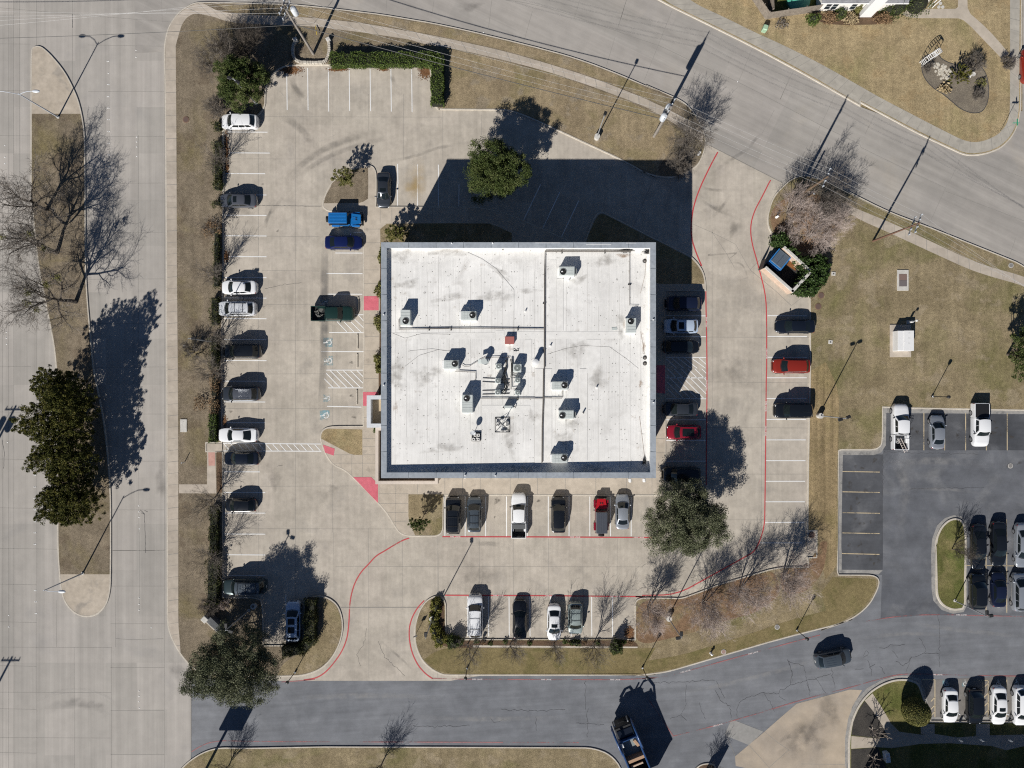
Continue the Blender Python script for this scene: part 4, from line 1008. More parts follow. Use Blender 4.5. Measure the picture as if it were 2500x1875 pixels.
ZP = 10.1
nw, ne, se, sw = W(P('B2', 1590, 520)[0], ZP), W(P('D2', 375, 524)[0], ZP), W(P('D3', 372, 990)[0], ZP), W(P('B3', 1583, 980)[0], ZP)
X0, X1, Y0, Y1 = (nw[0] + sw[0]) / 2, (ne[0] + se[0]) / 2, (se[1] + sw[1]) / 2, (ne[1] + nw[1]) / 2
bld = thing('office_building', 'two storey office building with white flat roof and grey parapet in the middle', 'building', ((X0 + X1) / 2, (Y0 + Y1) / 2, 0))
OX, OY = bld.location.x, bld.location.y
def B(mb, name, mats, smooth=None, par=None):
    for i, v in enumerate(mb.v):
        mb.v[i] = (v[0] - OX, v[1] - OY, v[2])
    return mb.build(name, mats, par or bld, smooth)
PT = .60                                         # parapet thickness
def roof_z(x, y):
    return 9.45 - .35 * (x - X0) / (X1 - X0)
mb = MB()                                        # outer walls, stopped under the coping
mb.prism([(X0 + .08, Y0 + .08), (X1 - .08, Y0 + .08), (X1 - .08, Y1 - .08), (X0 + .08, Y1 - .08)], -.1, 8.9, cap=False)
ring_o = [(X0 + .08, Y0 + .08), (X1 - .08, Y0 + .08), (X1 - .08, Y1 - .08), (X0 + .08, Y1 - .08)]
ring_i = [(X0 + PT, Y0 + PT), (X1 - PT, Y0 + PT), (X1 - PT, Y1 - PT), (X0 + PT, Y1 - PT)]
vs = [(x, y, 8.9) for x, y in ring_o] + [(x, y, ZP - .02) for x, y in ring_o] + [(x, y, ZP - .02) for x, y in ring_i] + [(x, y, 8.7) for x, y in ring_i]
fs = []
for k in range(3):
    for i in range(4):
        j = (i + 1) % 4
        fs.append((k * 4 + i, k * 4 + j, (k + 1) * 4 + j, (k + 1) * 4 + i))
mb.add(vs, fs)
mb.m = [0] * len(mb.m)
for k in range(1, 5):
    mb.m[-k] = 1
wall = B(mb, 'wall', [M['stucco'], M['membrane_wall']])
mb = MB()
o2 = [(X0, Y0), (X1, Y0), (X1, Y1), (X0, Y1)]
i2 = [(X0 + PT + .06, Y0 + PT + .06), (X1 - PT - .06, Y0 + PT + .06), (X1 - PT - .06, Y1 - PT - .06), (X0 + PT + .06, Y1 - PT - .06)]
vs = [(x, y, ZP - .16) for x, y in o2] + [(x, y, ZP + .02) for x, y in o2] + [(x, y, ZP) for x, y in i2] + [(x, y, ZP - .1) for x, y in i2]
mb.add(vs, [(k * 4 + i, k * 4 + (i + 1) % 4, (k + 1) * 4 + (i + 1) % 4, (k + 1) * 4 + i) for k in range(3) for i in range(4)])
coping = B(mb, 'coping', M['coping'])
mb = MB(); r = random.Random(2)
n_ = int((X1 - X0) / 3.05)
for i in range(1, n_):
    x_ = X0 + (X1 - X0) * i / n_
    for y_ in (Y0 + PT / 2, Y1 - PT / 2):
        mb.box((x_, y_, ZP + .011), (.05, PT + .08, .03))
n_ = int((Y1 - Y0) / 3.05)
for i in range(1, n_):
    y_ = Y0 + (Y1 - Y0) * i / n_
    for x_ in (X0 + PT / 2, X1 - PT / 2):
        mb.box((x_, y_, ZP + .011), (PT + .08, .05, .03))
stuff(B(mb, 'coping_joints', plain('joint_metal', (.20, .225, .25), .5, vary=.3), par=coping))
mb = MB()
for t, x, y in (('C2', 380, 530), ('C2', 748, 528), ('D2', 350, 1218), ('D3', 352, 304), ('B3', 1610, 147), ('B2', 1610, 1172), ('C3', 500, 960), ('C3', 772, 962)):
    p = one(t, x, y, ZP + .1); mb = MB(); mb.bbox((p[0], p[1], ZP + .12), (.16, .16, .22), .03); B(mb, 'flood_light', M['white_metal'])
mb = MB()
for t, x0, x1, y in (('C2', 1130, 1355, 527), ('C2', 1590, 1815, 541), ('C2', 1950, 2040, 529)):
    a, b = one(t, x0, y, ZP), one(t, x1, y, ZP); mb = MB(); mb.box(((a[0] + b[0]) / 2, a[1], ZP + .012), (b[0] - a[0], .05, .03)); B(mb, 'flashing', M['white_metal'])
mb = MB()
mb.grid(lambda u, v: (X0 + PT - .05 + u * (X1 - X0 - 2 * PT + .1), Y0 + PT - .05 + v * (Y1 - Y0 - 2 * PT + .1), roof_z(X0 + PT + u * (X1 - X0 - 2 * PT), 0)), 2, 1)
roof = B(mb, 'roof', M['roof'])
def RP(t, x, y, dz=0.0):
    """a point on the roof surface, given where it shows in a crop"""
    z = 9.25 + dz
    for _ in range(3):
        p = one(t, x, y, z); z = roof_z(p[0], p[1]) + dz
    return (p[0], p[1], z)
mb = MB()
def pad(t, x0, y0, x1, y1, k):
    a, b, c, d = (RP(t, *q) for q in ((x0, y1), (x1, y1), (x1, y0), (x0, y0)))
    mb.add([(p[0], p[1], p[2] + .012 + .002 * k) for p in (a, b, c, d)], [(0, 1, 2, 3)])
for k, q in enumerate((('C2', -200, 1335, 770, 1390), ('C2', 945, 1325, 1920, 1390), ('C2', 775, 1315, 850, 1500), ('C2', 1258, 680, 1322, 1320), ('C2', 1035, 1395, 1095, 1700), ('C2', 1590, 1395, 1720, 1700), ('C3', 650, 330, 1085, 398), ('C3', 1360, 455, 1400, 770), ('C3', 1130, 0, 1280, 850), ('C3', 1530, 0, 1600, 830), ('C2', 1325, 850, 1385, 1320))):
    pad(*q, k)
B(mb, 'walkway_pad', M['roof_pad'], par=roof)
# fastener heads, scuffs, ponding stains and seams of the membrane
mb = MB(); r = random.Random(8)
for row in range(46):
    yy = Y0 + 1.2 + row * (Y1 - Y0 - 2.4) / 45 + r.gauss(0, .08)
    for _ in range(r.randint(6, 22)):
        xx = r.uniform(X0 + 1.1, X1 - 1.1); s_ = r.uniform(.018, .048); z_ = roof_z(xx, yy) + .017
        mb.add([(xx - s_, yy - s_ * 1.3, z_), (xx + s_, yy - s_, z_), (xx + s_, yy + s_ * 1.4, z_), (xx - s_, yy + s_, z_)], [(0, 1, 2, 3)])
sp_ = B(mb, 'roof_specks', plain('roof_speck', (.34, .325, .30), .9, vary=.3), par=roof); stuff(sp_)
mb = MB()
for k in range(24):
    xx = X0 + 1.6 + k * (X1 - X0 - 3.2) / 23
    a_, b_ = Y0 + .9 + r.uniform(0, 6), Y1 - .9 - r.uniform(0, 8)
    mb.add([(xx - .018, a_, roof_z(xx, 0) + .009), (xx + .018, a_, roof_z(xx, 0) + .009), (xx + .018, b_, roof_z(xx, 0) + .009), (xx - .018, b_, roof_z(xx, 0) + .009)], [(0, 1, 2, 3)])
B(mb, 'roof_seams', plain('roof_seam', (.60, .585, .555), .9), par=roof)
def roof_blots(mat, lst, name):
    for k, (t, x, y, rx, ry, rot) in enumerate(lst):
        q = RP(t, x, y); o_ = blot_mesh(name, mat, blobs=[(q[0] - OX, q[1] - OY, rx, ry, rot)], z=q[2] + .022 + .001 * k); del o_['kind']; o_.parent = roof
M['roof_dirt'] = stain('roof_dirt', (.36, .34, .31), .50, 1.6, .30, .70)
M['roof_rust'] = stain('roof_rust', (.34, .22, .13), .55, 2.0, .34, .68)
roof_blots(M['roof_dirt'], [('C2', 320, 610, 3.4, .6, 0), ('C2', 1080, 960, 1.5, .35, 0), ('C2', 360, 1020, 2.4, .5, .2), ('C2', 760, 1010, 2.6, .7, .1), ('C2', 1760, 690, 1.6, .8, .3), ('C2', 1530, 860, 1.2, .5, .4), ('C2', 820, 800, 1.6, .5, -.6), ('B2', 1780, 650, 1.4, .9, 0), ('B2', 1820, 900, 1.6, .6, .2), ('C2', 1500, 1480, 1.8, 1.0, .3), ('C3', 300, 720, 2.6, .6, .1), ('C3', 1450, 490, 1.4, .7, -.3), ('B3', 1720, 60, 1.4, 2.2, 0), ('C3', 1700, 90, 1.2, 1.6, 0), ('C3', 900, 640, .7, 2.6, .1), ('C2', 1900, 1250, .6, 1.8, 0), ('C3', 150, 60, 2.0, 1.2, .4), ('C3', 1120, 430, 1.0, .8, 0), ('C3', 1400, 640, 1.2, 1.2, 0), ('C3', 1000, 905, 3.0, .7, 0), ('C3', 1650, 900, 2.4, .6, 0), ('C3', 300, 915, 2.4, .5, 0)], 'roof_stain')
roof_blots(M['roof_rust'], [('B3', 1718, 350, .35, .8, 0), ('D2', 250, 1360, .3, .6, .2), ('D2', 265, 1460, .25, .9, 0), ('D3', 240, 140, .35, .5, 0), ('D3', 250, 830, .35, .5, 0), ('C2', 655, 725, .35, .2, 0), ('C2', 1940, 640, .9, .25, 0), ('C2', 1930, 1250, .2, .6, 0), ('D2', 70, 640, .8, .3, 0), ('F4', 750, 720, .25, .6, 0)], 'rust_stain')
# windows of the two storeys on all four sides, each a glazed frame
def window(cx, cy, cz, w, h, ax):
    f = MB(); g = MB()
    d = .05
    if ax == 'x':
        f.box((cx, cy, cz), (w + .16, d * 2 + .04, h + .16)); g.box((cx, cy, cz), (w, d * 2 + .08, h))
    else:
        f.box((cx, cy, cz), (d * 2 + .04, w + .16, h + .16)); g.box((cx, cy, cz), (d * 2 + .08, w, h))
    o = B(f, 'window', M['coping']); B(g, 'pane', M['glass'], par=o)
for fl in (1.6, 5.4):
    for k in range(9):
        x = X0 + 2.6 + k * (X1 - X0 - 5.2) / 8
        window(x, Y1 - .08, fl, 1.9, 1.7, 'x')
        if k > 3:
            window(x, Y0 + .08, fl, 1.9, 1.7, 'x')
    for k in range(7):
        y = Y0 + 2.6 + k * (Y1 - Y0 - 5.2) / 6
        window(X1 - .08, y, fl, 1.9, 1.7, 'y')
        if k > 3:
            window(X0 + .08, y, fl, 1.9, 1.7, 'y')
# raised sign letters high on the south wall: only their tops show below the roof edge
mb = MB(); r = random.Random(3)
x = 1000
while x < 2110:
    w = r.uniform(28, 42)
    a, b = one('C3', x, 988, 8.6), one('C3', x + w * .8, 988, 8.6)
    mb.box(((a[0] + b[0]) / 2, Y0 - .04, 8.2), (b[0] - a[0], .28, .7))
    x += w if r.random() > .16 else w + 40
B(mb, 'wall_lettering', M['black'])
for t, x, y in (('C3', 1983, 1012), ('C3', 2110, 1010), ('C3', 497, 962)):
    p = one(t, x, y, 6.5); mb = MB(); mb.bbox((p[0], Y0 - .25 if y < 1000 else p[1] + .1, 6.5), (.35, .5, .4), .08)
    mb.box((p[0], (p[1] + Y0) / 2 + .15, 6.6), (.08, abs(Y0 - p[1]) + .2, .08))
    B(mb, 'wall_lamp', M['white_metal'])

# entrance portal on the west side and the low canopy round the south-west corner
def canopy(name, outer, zt, th, floor_z, mats, zi):
    poly = ccw(outer)
    inn = offset_in(poly, th)
    n = len(poly)
    m_ = MB()
    m_.add([(p[0], p[1], zi) for p in poly] + [(p[0], p[1], zt) for p in poly] + [(p[0], p[1], zt) for p in inn] + [(p[0], p[1], floor_z) for p in inn],
           [(k * n + i, k * n + (i + 1) % n, (k + 1) * n + (i + 1) % n, (k + 1) * n + i) for k in range(3) for i in range(n)])
    c = B(m_, name, mats[0])
    f_ = MB(); f_.flat(inn, floor_z + .02)
    B(f_, 'canopy_deck', mats[1], par=c)
    u_ = MB(); u_.flat(poly, zi + .02); B(u_, 'soffit', M['stucco'], par=c)
    return c
zc = 4.6
a, b = one('B3', 1457, 241, zc), one('B3', 1457, 531, zc)
portal = canopy('entrance_portal', [(a[0], a[1]), (a[0], b[1]), (X0 + .02, b[1]), (X0 + .02, a[1])], zc, .5, 3.4, (M['canopy_white'], M['canopy_floor']), 3.1)
for y in (a[1] - .35, b[1] + .35):
    m_ = MB(); m_.bbox((a[0] + .35, y, 1.55), (.5, .5, 3.1), .04); B(m_, 'column', M['canopy_white'])
zc = 4.0
a, b = one('B3', 1535, 1040, zc), one('B3', 2097, 1040, zc)
top = one('B3', 1535, 530, zc)
corner = canopy('corner_canopy', [(a[0], a[1]), (b[0], a[1]), (b[0], Y0 + .02), (X0 + .02, Y0 + .02), (X0 + .02, top[1] - .0), (a[0], top[1])], zc, .38, 2.9, (M['canopy_beige'], M['dark_floor']), 2.6)
for x, y in ((a[0] + .3, a[1] + .3), (b[0] - .3, a[1] + .3), (a[0] + .3, top[1] - .4)):
    m_ = MB(); m_.bbox((x, y, 1.3), (.45, .45, 2.6), .04); B(m_, 'column', M['canopy_beige'])

# ---- roof-top equipment: each unit can be lifted off, so each is its own thing
def ac_unit(t, x0, y0, x1, y1, fx, fy, h, label, side=None, lip=None):
    dz = h + .05
    a, b = RP(t, x0, y1, dz), RP(t, x1, y0, dz)
    cx, cy = (a[0] + b[0]) / 2, (a[1] + b[1]) / 2
    w, d = b[0] - a[0], b[1] - a[1]
    zr = roof_z(cx, cy)
    u = thing('rooftop_ac_unit', label, 'air conditioner', (cx, cy, zr), 0, 'rooftop air conditioning units')
    m_ = MB(); m_.bbox((0, 0, .10), (w + .12, d + .12, .22), .02); m_.build('base', M['roof_pad'], u)
    f = RP(t, fx, fy, dz); lx, ly = f[0] - cx, f[1] - cy
    R = .36
    m_ = MB(); m_.bbox((0, 0, .2 + (h - .2) / 2), (w, d, h - .2), .03)
    n = int(max(w, d) / .3)
    for k in range(1, n):                        # standing seams on the lid
        if w > d:
            xx = -w / 2 + k * w / n
            if abs(xx - lx) > R + .06:
                m_.box((xx, 0, h + .008), (.025, d - .1, .02))
        else:
            yy = -d / 2 + k * d / n
            if abs(yy - ly) > R + .06:
                m_.box((0, yy, h + .008), (w - .1, .025, .02))
    if w > d:
        for q in (-.3, 0, .3):
            m_.box((-lx * .35, q * d, h + .007), (w * .55, .02, .016))
    case = m_.build('casing', M['unit_grey'], u)
    m_ = MB(); m_.tube([(lx, ly, h), (lx, ly, h + .05)], R + .03, 24, cap=False); m_.disc((lx, ly, h + .008), R, 24); m_.build('fan_well', M['unit_dark'], u)
    m_ = MB()
    for k in range(4):
        an = k * math.pi / 2 + .5
        m_.add([(lx + .06 * math.cos(an - .5), ly + .06 * math.sin(an - .5), h + .02), (lx + .33 * math.cos(an - .30), ly + .33 * math.sin(an - .30), h + .02), (lx + .33 * math.cos(an + .18), ly + .33 * math.sin(an + .18), h + .035), (lx + .06 * math.cos(an + .5), ly + .06 * math.sin(an + .5), h + .035)], [(0, 1, 2, 3)])
    m_.cyl((lx, ly, h + .015), .07, .03, 12)
    m_.build('fan', M['black'], u)
    m_ = MB(); m_.ball((lx - .13, ly + .02, h + .04), (.11, .085, .03), 10, 6); m_.build('fan_pale_blob', M['white_metal'], u)  # white blob set off the fan centre, beside the hub
    if side:
        a2, b2 = RP(t, side[0], side[3], h * .7), RP(t, side[2], side[1], h * .7)
        m_ = MB(); m_.bbox(((a2[0] + b2[0]) / 2 - cx + .02, (a2[1] + b2[1]) / 2 - cy, .2 + h * .3), (abs(b2[0] - a2[0]) + .02, b2[1] - a2[1], h * .6), .04); m_.build('intake_hood', plain('hood_grey', (.20, .21, .21), .5), u)
    if lip:
        m_ = MB(); m_.bbox((-w / 2 - .12, 0, .2 + h * .25), (.22, d * .9, h * .5), .03); m_.build('economiser', M['white_metal'], u)
    return u
ac_unit('B2', 1760, 1128, 1848, 1266, 1808, 1228, 1.15, 'tall grey rooftop cooling unit nearest the west parapet')
ac_unit('C2', 463, 1140, 600, 1220, 567, 1175, 1.15, 'grey rooftop cooling unit north of the long walkway pad, fan at its east end', lip=True)
ac_unit('C2', 1352, 738, 1486, 818, 1383, 785, 1.1, 'grey rooftop cooling unit with a side hood beside the north parapet', (1486, 757, 1506, 815))
ac_unit('C2', 1957, 1202, 2040, 1335, 1993, 1231, 1.15, 'upright grey rooftop cooling unit beside the east parapet')
ac_unit('C2', 308, 1582, 440, 1660, 408, 1613, 1.15, 'grey rooftop cooling unit west of the tilted vent hood', lip=True)
ac_unit('C3', 470, 236, 568, 398, 515, 267, 1.35, 'largest grey rooftop unit, beside the rows of small condensers')
ac_unit('C3', 1285, 115, 1425, 190, 1395, 148, 1.15, 'grey rooftop cooling unit east of the long conduit, nearest the condensers', lip=True)
ac_unit('C3', 1346, 375, 1478, 452, 1376, 421, 1.1, 'grey rooftop cooling unit with side hood south of the pipe crossing', (1480, 390, 1497, 445))
ac_unit('C3', 1284, 770, 1422, 850, 1392, 802, 1.15, 'grey rooftop cooling unit standing at the south parapet', lip=True)
cond_lab = {(0, 0): 'small square condenser at the north end of the west row', (0, 1): 'small square condenser in the middle of the west row, on skids', (0, 2): 'small square condenser at the south end of the west row, on skids',
            (1, 0): 'largest of the small square condensers, north end of the east row', (1, 1): 'small square condenser in the middle of the east row', (1, 2): 'small square condenser at the south end of the east row'}
for (c_, r_), lab in cond_lab.items():
    x, y, w = {(0, 0): (600, 455, .58), (0, 1): (588, 672, .55), (0, 2): (586, 845, .55), (1, 0): (880, 480, .80), (1, 1): (882, 664, .55), (1, 2): (884, 850, .52)}[(c_, r_)]
    p = RP('F4', x, y, .95)
    z = roof_z(p[0], p[1])
    u = thing('condenser', lab, 'air conditioner', (p[0], p[1], z), RNG.uniform(-.06, .06), 'small rooftop condensers')
    h = .95
    m_ = MB(); m_.bbox((0, 0, .08 + h / 2), (w * 1.25, w * 1.25, h), .07); m_.build('casing', M['unit_grey'], u)
    m_ = MB(); m_.disc((0, 0, h + .085), w * .48, 20); m_.build('fan_well', plain('fan_well_green', (.10, .12, .11), .6), u)
    m_ = MB()
    for q in (.16, .28, .40, .5):
        m_.tube([(w * q * math.cos(k * .5236), w * q * math.sin(k * .5236), h + .10) for k in range(13)], .012, 4, cap=False)
    m_.ball((0, 0, h + .10), (.1, .1, .03), 10, 6)
    m_.build('fan_guard', M['unit_grey'], u)
    m_ = MB()
    for s_ in (-1, 1):
        if c_ == 0 and r_ > 0:
            m_.box((-.25, s_ * .22, .04), (3.2, .09, .08))
        else:
            m_.box((0, s_ * .25, .04), (w * 1.5, .09, .08))
    m_.build('skid', M['lead'], u)
# red hatch
p = RP('C2', 900, 1405, .45)
h_ = thing('roof_hatch', 'red square roof hatch on a walkway pad', 'roof hatch', (p[0], p[1], roof_z(p[0], p[1])))
m_ = MB(); m_.bbox((0, 0, .2), (1.05, .85, .4), .02); m_.build('curb', M['roof_pad'], h_)
m_ = MB(); m_.bbox((0, .02, .44), (1.12, .92, .1), .03); m_.build('lid', plain('hatch_red', (.40, .13, .11), .6), h_)
m_ = MB(); m_.box((0, -.46, .47), (.2, .05, .04)); m_.build('handle', M['steel'], h_)
# pipework and conduits on blocks
def pipe_run(name, label, runs, rad=.035, gap=None, mat=None, blocks=True, cat='pipe', zoff=.14):
    root = thing(name, label, cat, (OX, OY, 9.2), 0)
    m_, bm_ = MB(), MB()
    for t, pts in runs:
        pp = [RP(t, pts[i], pts[i + 1], zoff) for i in range(0, len(pts), 2)]
        loc = [(q[0] - OX, q[1] - OY, q[2] - 9.2) for q in pp]
        m_.tube(loc, rad, 6)
        if gap:
            m_.tube([(q[0] + gap, q[1] + gap, q[2]) for q in loc], rad * .8, 6)
        if blocks:
            for k in range(len(loc) - 1):
                a_, b_ = Vector(loc[k]), Vector(loc[k + 1])
                n_ = int((b_ - a_).length / 4.4)
                for i in range(1, n_ + 1):
                    q = a_.lerp(b_, (i - .4) / max(1, n_)); d_ = (b_ - a_).normalized()
                    bm_.box((q.x, q.y, q.z - .07), (.36 if abs(d_.y) > .5 else .10, .10 if abs(d_.y) > .5 else .42, .16))
    m_.build('pipe', mat or M['pipe'], root, 60)
    if bm_.v:
        bm_.build('support_block', M['black'], root)
    return root
pipe_run('gas_pipe', 'long brown gas pipe running north to south across the roof', [('C2', (1990, 606, 1216, 606, 1213, 820, 1211, 1659)), ('C3', (1204, 0, 1200, 300, 1192, 520, 1190, 850))], .05, .10)
pipe_run('conduit', 'thin conduit run along the north edge of the long walkway pad', [('B2', (1745, 1215, 1745, 1306, 2200, 1298)), ('C2', (0, 1304, 620, 1298, 1210, 1304))], .028, .07)
pipe_run('conduit', 'thin conduit run crossing the roof south of the condensers', [('C3', (640, 270, 1195, 272)), ('C3', (1205, 265, 1370, 268, 1372, 200))], .026, .085)
pipe_run('conduit', 'thin conduit run beside the east parapet down to the corner unit', [('C2', (1980, 620, 1980, 1090, 2062, 1092))], .026)
pipe_run('conduit', 'short conduit run to the unit west of the condensers', [('C3', (410, 25, 590, 33, 592, 105))], .026, .07)
pipe_run('conduit', 'conduit run from the vent hood over to the cooling unit beside it', [('F4', (45, 430, 90, 458, 160, 455, 300, 370, 390, 325, 620, 318, 770, 325))], .03)
pipe_run('roof_cable', 'black cable running from the north parapet to the red hatch', [('C2', (520, 610, 650, 670, 780, 760, 940, 950, 940, 990, 938, 1350))], .010, None, M['lead'], False, 'cable', .03)
pipe_run('roof_cable', 'thin grey cable looping across the east half of the roof', [('C2', (1240, 1530, 1400, 1480, 1560, 1450, 1800, 1465, 1950, 1570, 2060, 1659))], .008, None, M['pipe'], False, 'cable', .03)
pipe_run('roof_cable', 'thin grey cable snaking over the west half of the roof', [('B2', (1690, 1340, 1800, 1385, 1950, 1345, 2212, 1350)), ('B2', (1800, 1640, 1930, 1540, 2100, 1490, 2212, 1500)), ('C2', (0, 1500, 200, 1480, 330, 1500))], .008, None, M['pipe'], False, 'cable', .03)
pipe_run('refrigerant_lines', 'black refrigerant lines bundled beside the west row of condensers', [('F4', (725, 340, 705, 460, 690, 600, 690, 760, 700, 870)), ('F4', (705, 360, 715, 500, 670, 640, 735, 780, 640, 860)), ('F4', (690, 480, 650, 660, 700, 700)), ('F4', (715, 400, 690, 560, 720, 700, 690, 880))], .05, None, M['black'], False, 'pipe', .25)
pipe_run('refrigerant_lines', 'black refrigerant lines bundled beside the east row of condensers', [('F4', (785, 340, 790, 500, 785, 800, 870, 790)), ('F4', (800, 345, 805, 600, 850, 600)), ('F4', (775, 350, 800, 460, 780, 620, 840, 630))], .045, None, M['black'], False, 'pipe', .25)
pipe_run('coiled_cable', 'small coil of black cable lying south-east of the red hatch', [('F4', (810, 205, 840, 190, 850, 215, 820, 225, 870, 230, 905, 200, 880, 190, 860, 215, 900, 225))], .025, None, M['black'], False, 'cable', .04)
# lightning cable and drain leaders by the east parapet
pipe_run('drain_cable', 'rusty heat cable straggling along the east edge of the roof', [('D2', (285, 650, 275, 820, 235, 980)), ('D2', (240, 1350, 260, 1460, 270, 1530)), ('D3', (225, 430, 250, 620, 272, 800))], .014, None, plain('rust_cable', (.28, .20, .14), .8), False, 'cable', .03)
def clutter(t, x, y, rx, ry, n, seed, label, name='cable_tangle'):
    r = random.Random(seed); c = RP(t, x, y, .05)
    root = thing(name, label, 'cable', (c[0], c[1], roof_z(c[0], c[1])))
    m_ = MB()
    for _ in range(n):
        m_.tube([(r.gauss(0, rx), r.gauss(0, ry), .03 + r.random() * .12) for _ in range(4)], r.uniform(.015, .035), 4)
    m_.build('cable', M['black'], root)
clutter('C2', 1940, 595, .45, .14, 26, 1, 'tangle of black cables against the north parapet by the corner')
clutter('C2', 2135, 610, .18, .16, 12, 2, 'knot of black cables in the north-east roof corner')
clutter('D3', 268, 840, .12, .24, 12, 3, 'knot of rusty cables in the south-east roof corner')
def drain(t, x, y, label):
    p = RP(t, x, y); u = thing('roof_drain', label, 'drain', (p[0], p[1], p[2]), 0, 'round roof drains')
    m_ = MB(); m_.tube([(0, 0, 0), (0, 0, .06)], [.26, .22], 16, cap=False); m_.disc((0, 0, .02), .25, 16); m_.build('ring', M['lead'], u)
    m_ = MB(); m_.ball((0, 0, .05), (.15, .15, .08), 12, 6); m_.build('strainer', M['pipe'], u)
drain('D2', 272, 690, 'round roof drain below the north-east corner tangle')
drain('D2', 274, 1560, 'upper of the two round drains by the east parapet')
drain('D2', 274, 1612, 'lower of the two round drains by the east parapet')
# vents
def vent(t, x, y, r, h, label, mat='pvc', cap=False):
    p = RP(t, x, y, h); z = roof_z(p[0], p[1])
    u = thing('vent_pipe', label, 'vent', (p[0], p[1], z), 0, 'roof vents')
    m_ = MB(); m_.tube([(0, 0, 0), (0, 0, .04), (0, 0, .05)], [r * 1.9, r * 1.8, r], 14); m_.build('flange', M['roof_pad'], u)
    m_ = MB(); m_.cyl((0, 0, 0), r, h, 16); m_.build('pipe', M[mat], u, 50)
    if cap:
        m_ = MB(); m_.tube([(0, 0, h), (0, 0, h + .12), (0, 0, h + .2)], [r * 1.25, r * 1.25, r * .5], 16); m_.build('cap', M['white_metal'], u, 50)
vent('F4', 1152, 395, .30, 1.05, 'wide white cylinder vent between condensers and gas pipe', 'pvc', True)
vent('C2', 1042, 1140, .07, .3, 'short white pipe vent north of the red hatch')
vent('C2', 1268, 1452, .08, .3, 'short white pipe vent just east of the gas pipe')
vent('C3', 1685, 168, .08, .3, 'short white pipe vent alone on the eastern roof')
vent('C3', 1565, 398, .09, .45, 'dark stub vent east of the hooded cooling unit', 'lead')
vent('C2', 1437, 862, .07, .25, 'stub vent just south of the north hooded unit')
vent('C2', 838, 588, .07, .12, 'tiny dark stub near the north parapet', 'lead')
vent('C3', 1018, 885, .07, .12, 'tiny dark stub in the strip along the south parapet', 'lead')
# hoods
p = RP('F4', 368, 385, .9); z = roof_z(p[0], p[1])
u = thing('vent_hood', 'grey tilted exhaust hood west of the condensers', 'vent', (p[0], p[1], z))
m_ = MB(); m_.tube([(.25, -.1, 0), (.25, -.1, .95)], .30, 16); m_.build('duct', M['steel'], u, 50)
m_ = MB(); m_.box((-.28, 0, .98), (.72, .50, .05), tilt=(.1, -.35)); m_.box((.36, 0, 1.02), (.55, .50, .05), tilt=(.1, .3)); m_.tube([(.1, .02, 1.1), (.1, .02, 1.16)], .36, 16); m_.build('hood', M['unit_grey'], u)
p = RP('C3', 892, 345, .7); z = roof_z(p[0], p[1])
u = thing('gooseneck_duct', 'low white boxed duct between condensers and antenna mast', 'vent', (p[0], p[1], z))
m_ = MB(); m_.bbox((0, 0, .4), (1.05, .35, .8), .03); m_.build('duct', M['unit_grey'], u)
m_ = MB(); m_.tube([(-.7, -.1, .1), (-.5, -.1, .15), (-.5, -.25, .1)], .05, 6); m_.build('elbow', M['black'], u); m_ = MB(); m_.tube([(.55, 0, .3), (.75, .05, .3), (.8, -.1, .1)], .05, 6); m_.build('elbow', M['black'], u)
# antenna mast on a ballast frame
p = RP('F4', 655, 1335); z = roof_z(p[0], p[1])
u = thing('antenna_mast', 'antenna mast on square ballast frame with concrete blocks', 'antenna', (p[0], p[1], z))
m_ = MB()
for a_, b_ in (((-.87, -.87), (.87, -.87)), ((.87, -.87), (.87, .87)), ((.87, .87), (-.87, .87)), ((-.87, .87), (-.87, -.87)), ((-.87, -.87), (.87, .87)), ((-.87, .87), (.87, -.87))):
    m_.tube([(*a_, .06), (*b_, .06)], .026, 6)
m_.build('frame', M['black'], u)
m_ = MB(); m_.tube([(0, 0, .05), (0, 0, 3.6)], .035, 8); m_.tube([(0, 0, 1.2), (.6, .6, .06)], .02, 5); m_.tube([(0, 0, 1.2), (-.6, -.6, .06)], .02, 5); m_.tube([(0, 0, 1.2), (-.6, .6, .06)], .02, 5); m_.build('pole', M['steel'], u)
m_ = MB(); m_.bbox((0, 0, 3.3), (.12, .4, .55), .03); m_.build('radio', M['pvc'], u)
for q in ((-.58, .25), (-.58, -.08), (.55, .3), (.55, -.05), (-.05, -.72), (.2, -.72), (-.12, .62)):
    m_ = MB(); m_.bbox((q[0], q[1], .2), (.38, .19, .19), .01)
    m_.box((q[0] - .09, q[1], .297), (.11, .11, .004), mi=1); m_.box((q[0] + .09, q[1], .297), (.11, .11, .004), mi=1)
    m_.build('ballast_block', [M['roof_pad'], M['black']], u)
p = RP('F4', 262, 1512); z = roof_z(p[0], p[1])
u = thing('satellite_dish', 'satellite dish on ballast frame near the south-west roof', 'satellite dish', (p[0], p[1], z))
m_ = MB()
for x in (-.5, -.17, .17, .5):
    m_.box((x, 0, .1), (.07, 1.0, .08))
for y in (-.5, 0, .5):
    m_.box((0, y, .12), (1.0, .07, .08))
m_.build('frame', M['black'], u)
for q in ((-.1, .2), (.28, .2), (.25, -.3), (-.3, -.32)):
    m_ = MB(); m_.bbox((q[0], q[1], .24), (.30, .34, .16), .01); m_.box((q[0], q[1], .322), (.14, .16, .004), mi=1); m_.build('ballast_block', [M['roof_pad'], M['black']], u)
m_ = MB(); m_.tube([(-.3, .3, .1), (-.35, .45, .9)], .03, 6); m_.build('pole', M['steel'], u)
m_ = MB()
rot = Matrix.Rotation(math.radians(38), 3, 'X')
m_.grid(lambda a_, b_: tuple(Vector((-.35, .55, 1.0)) + rot @ Vector((.34 * b_ * math.cos(6.2832 * a_), .34 * b_ * math.sin(6.2832 * a_), .10 * b_ * b_))), 18, 5)
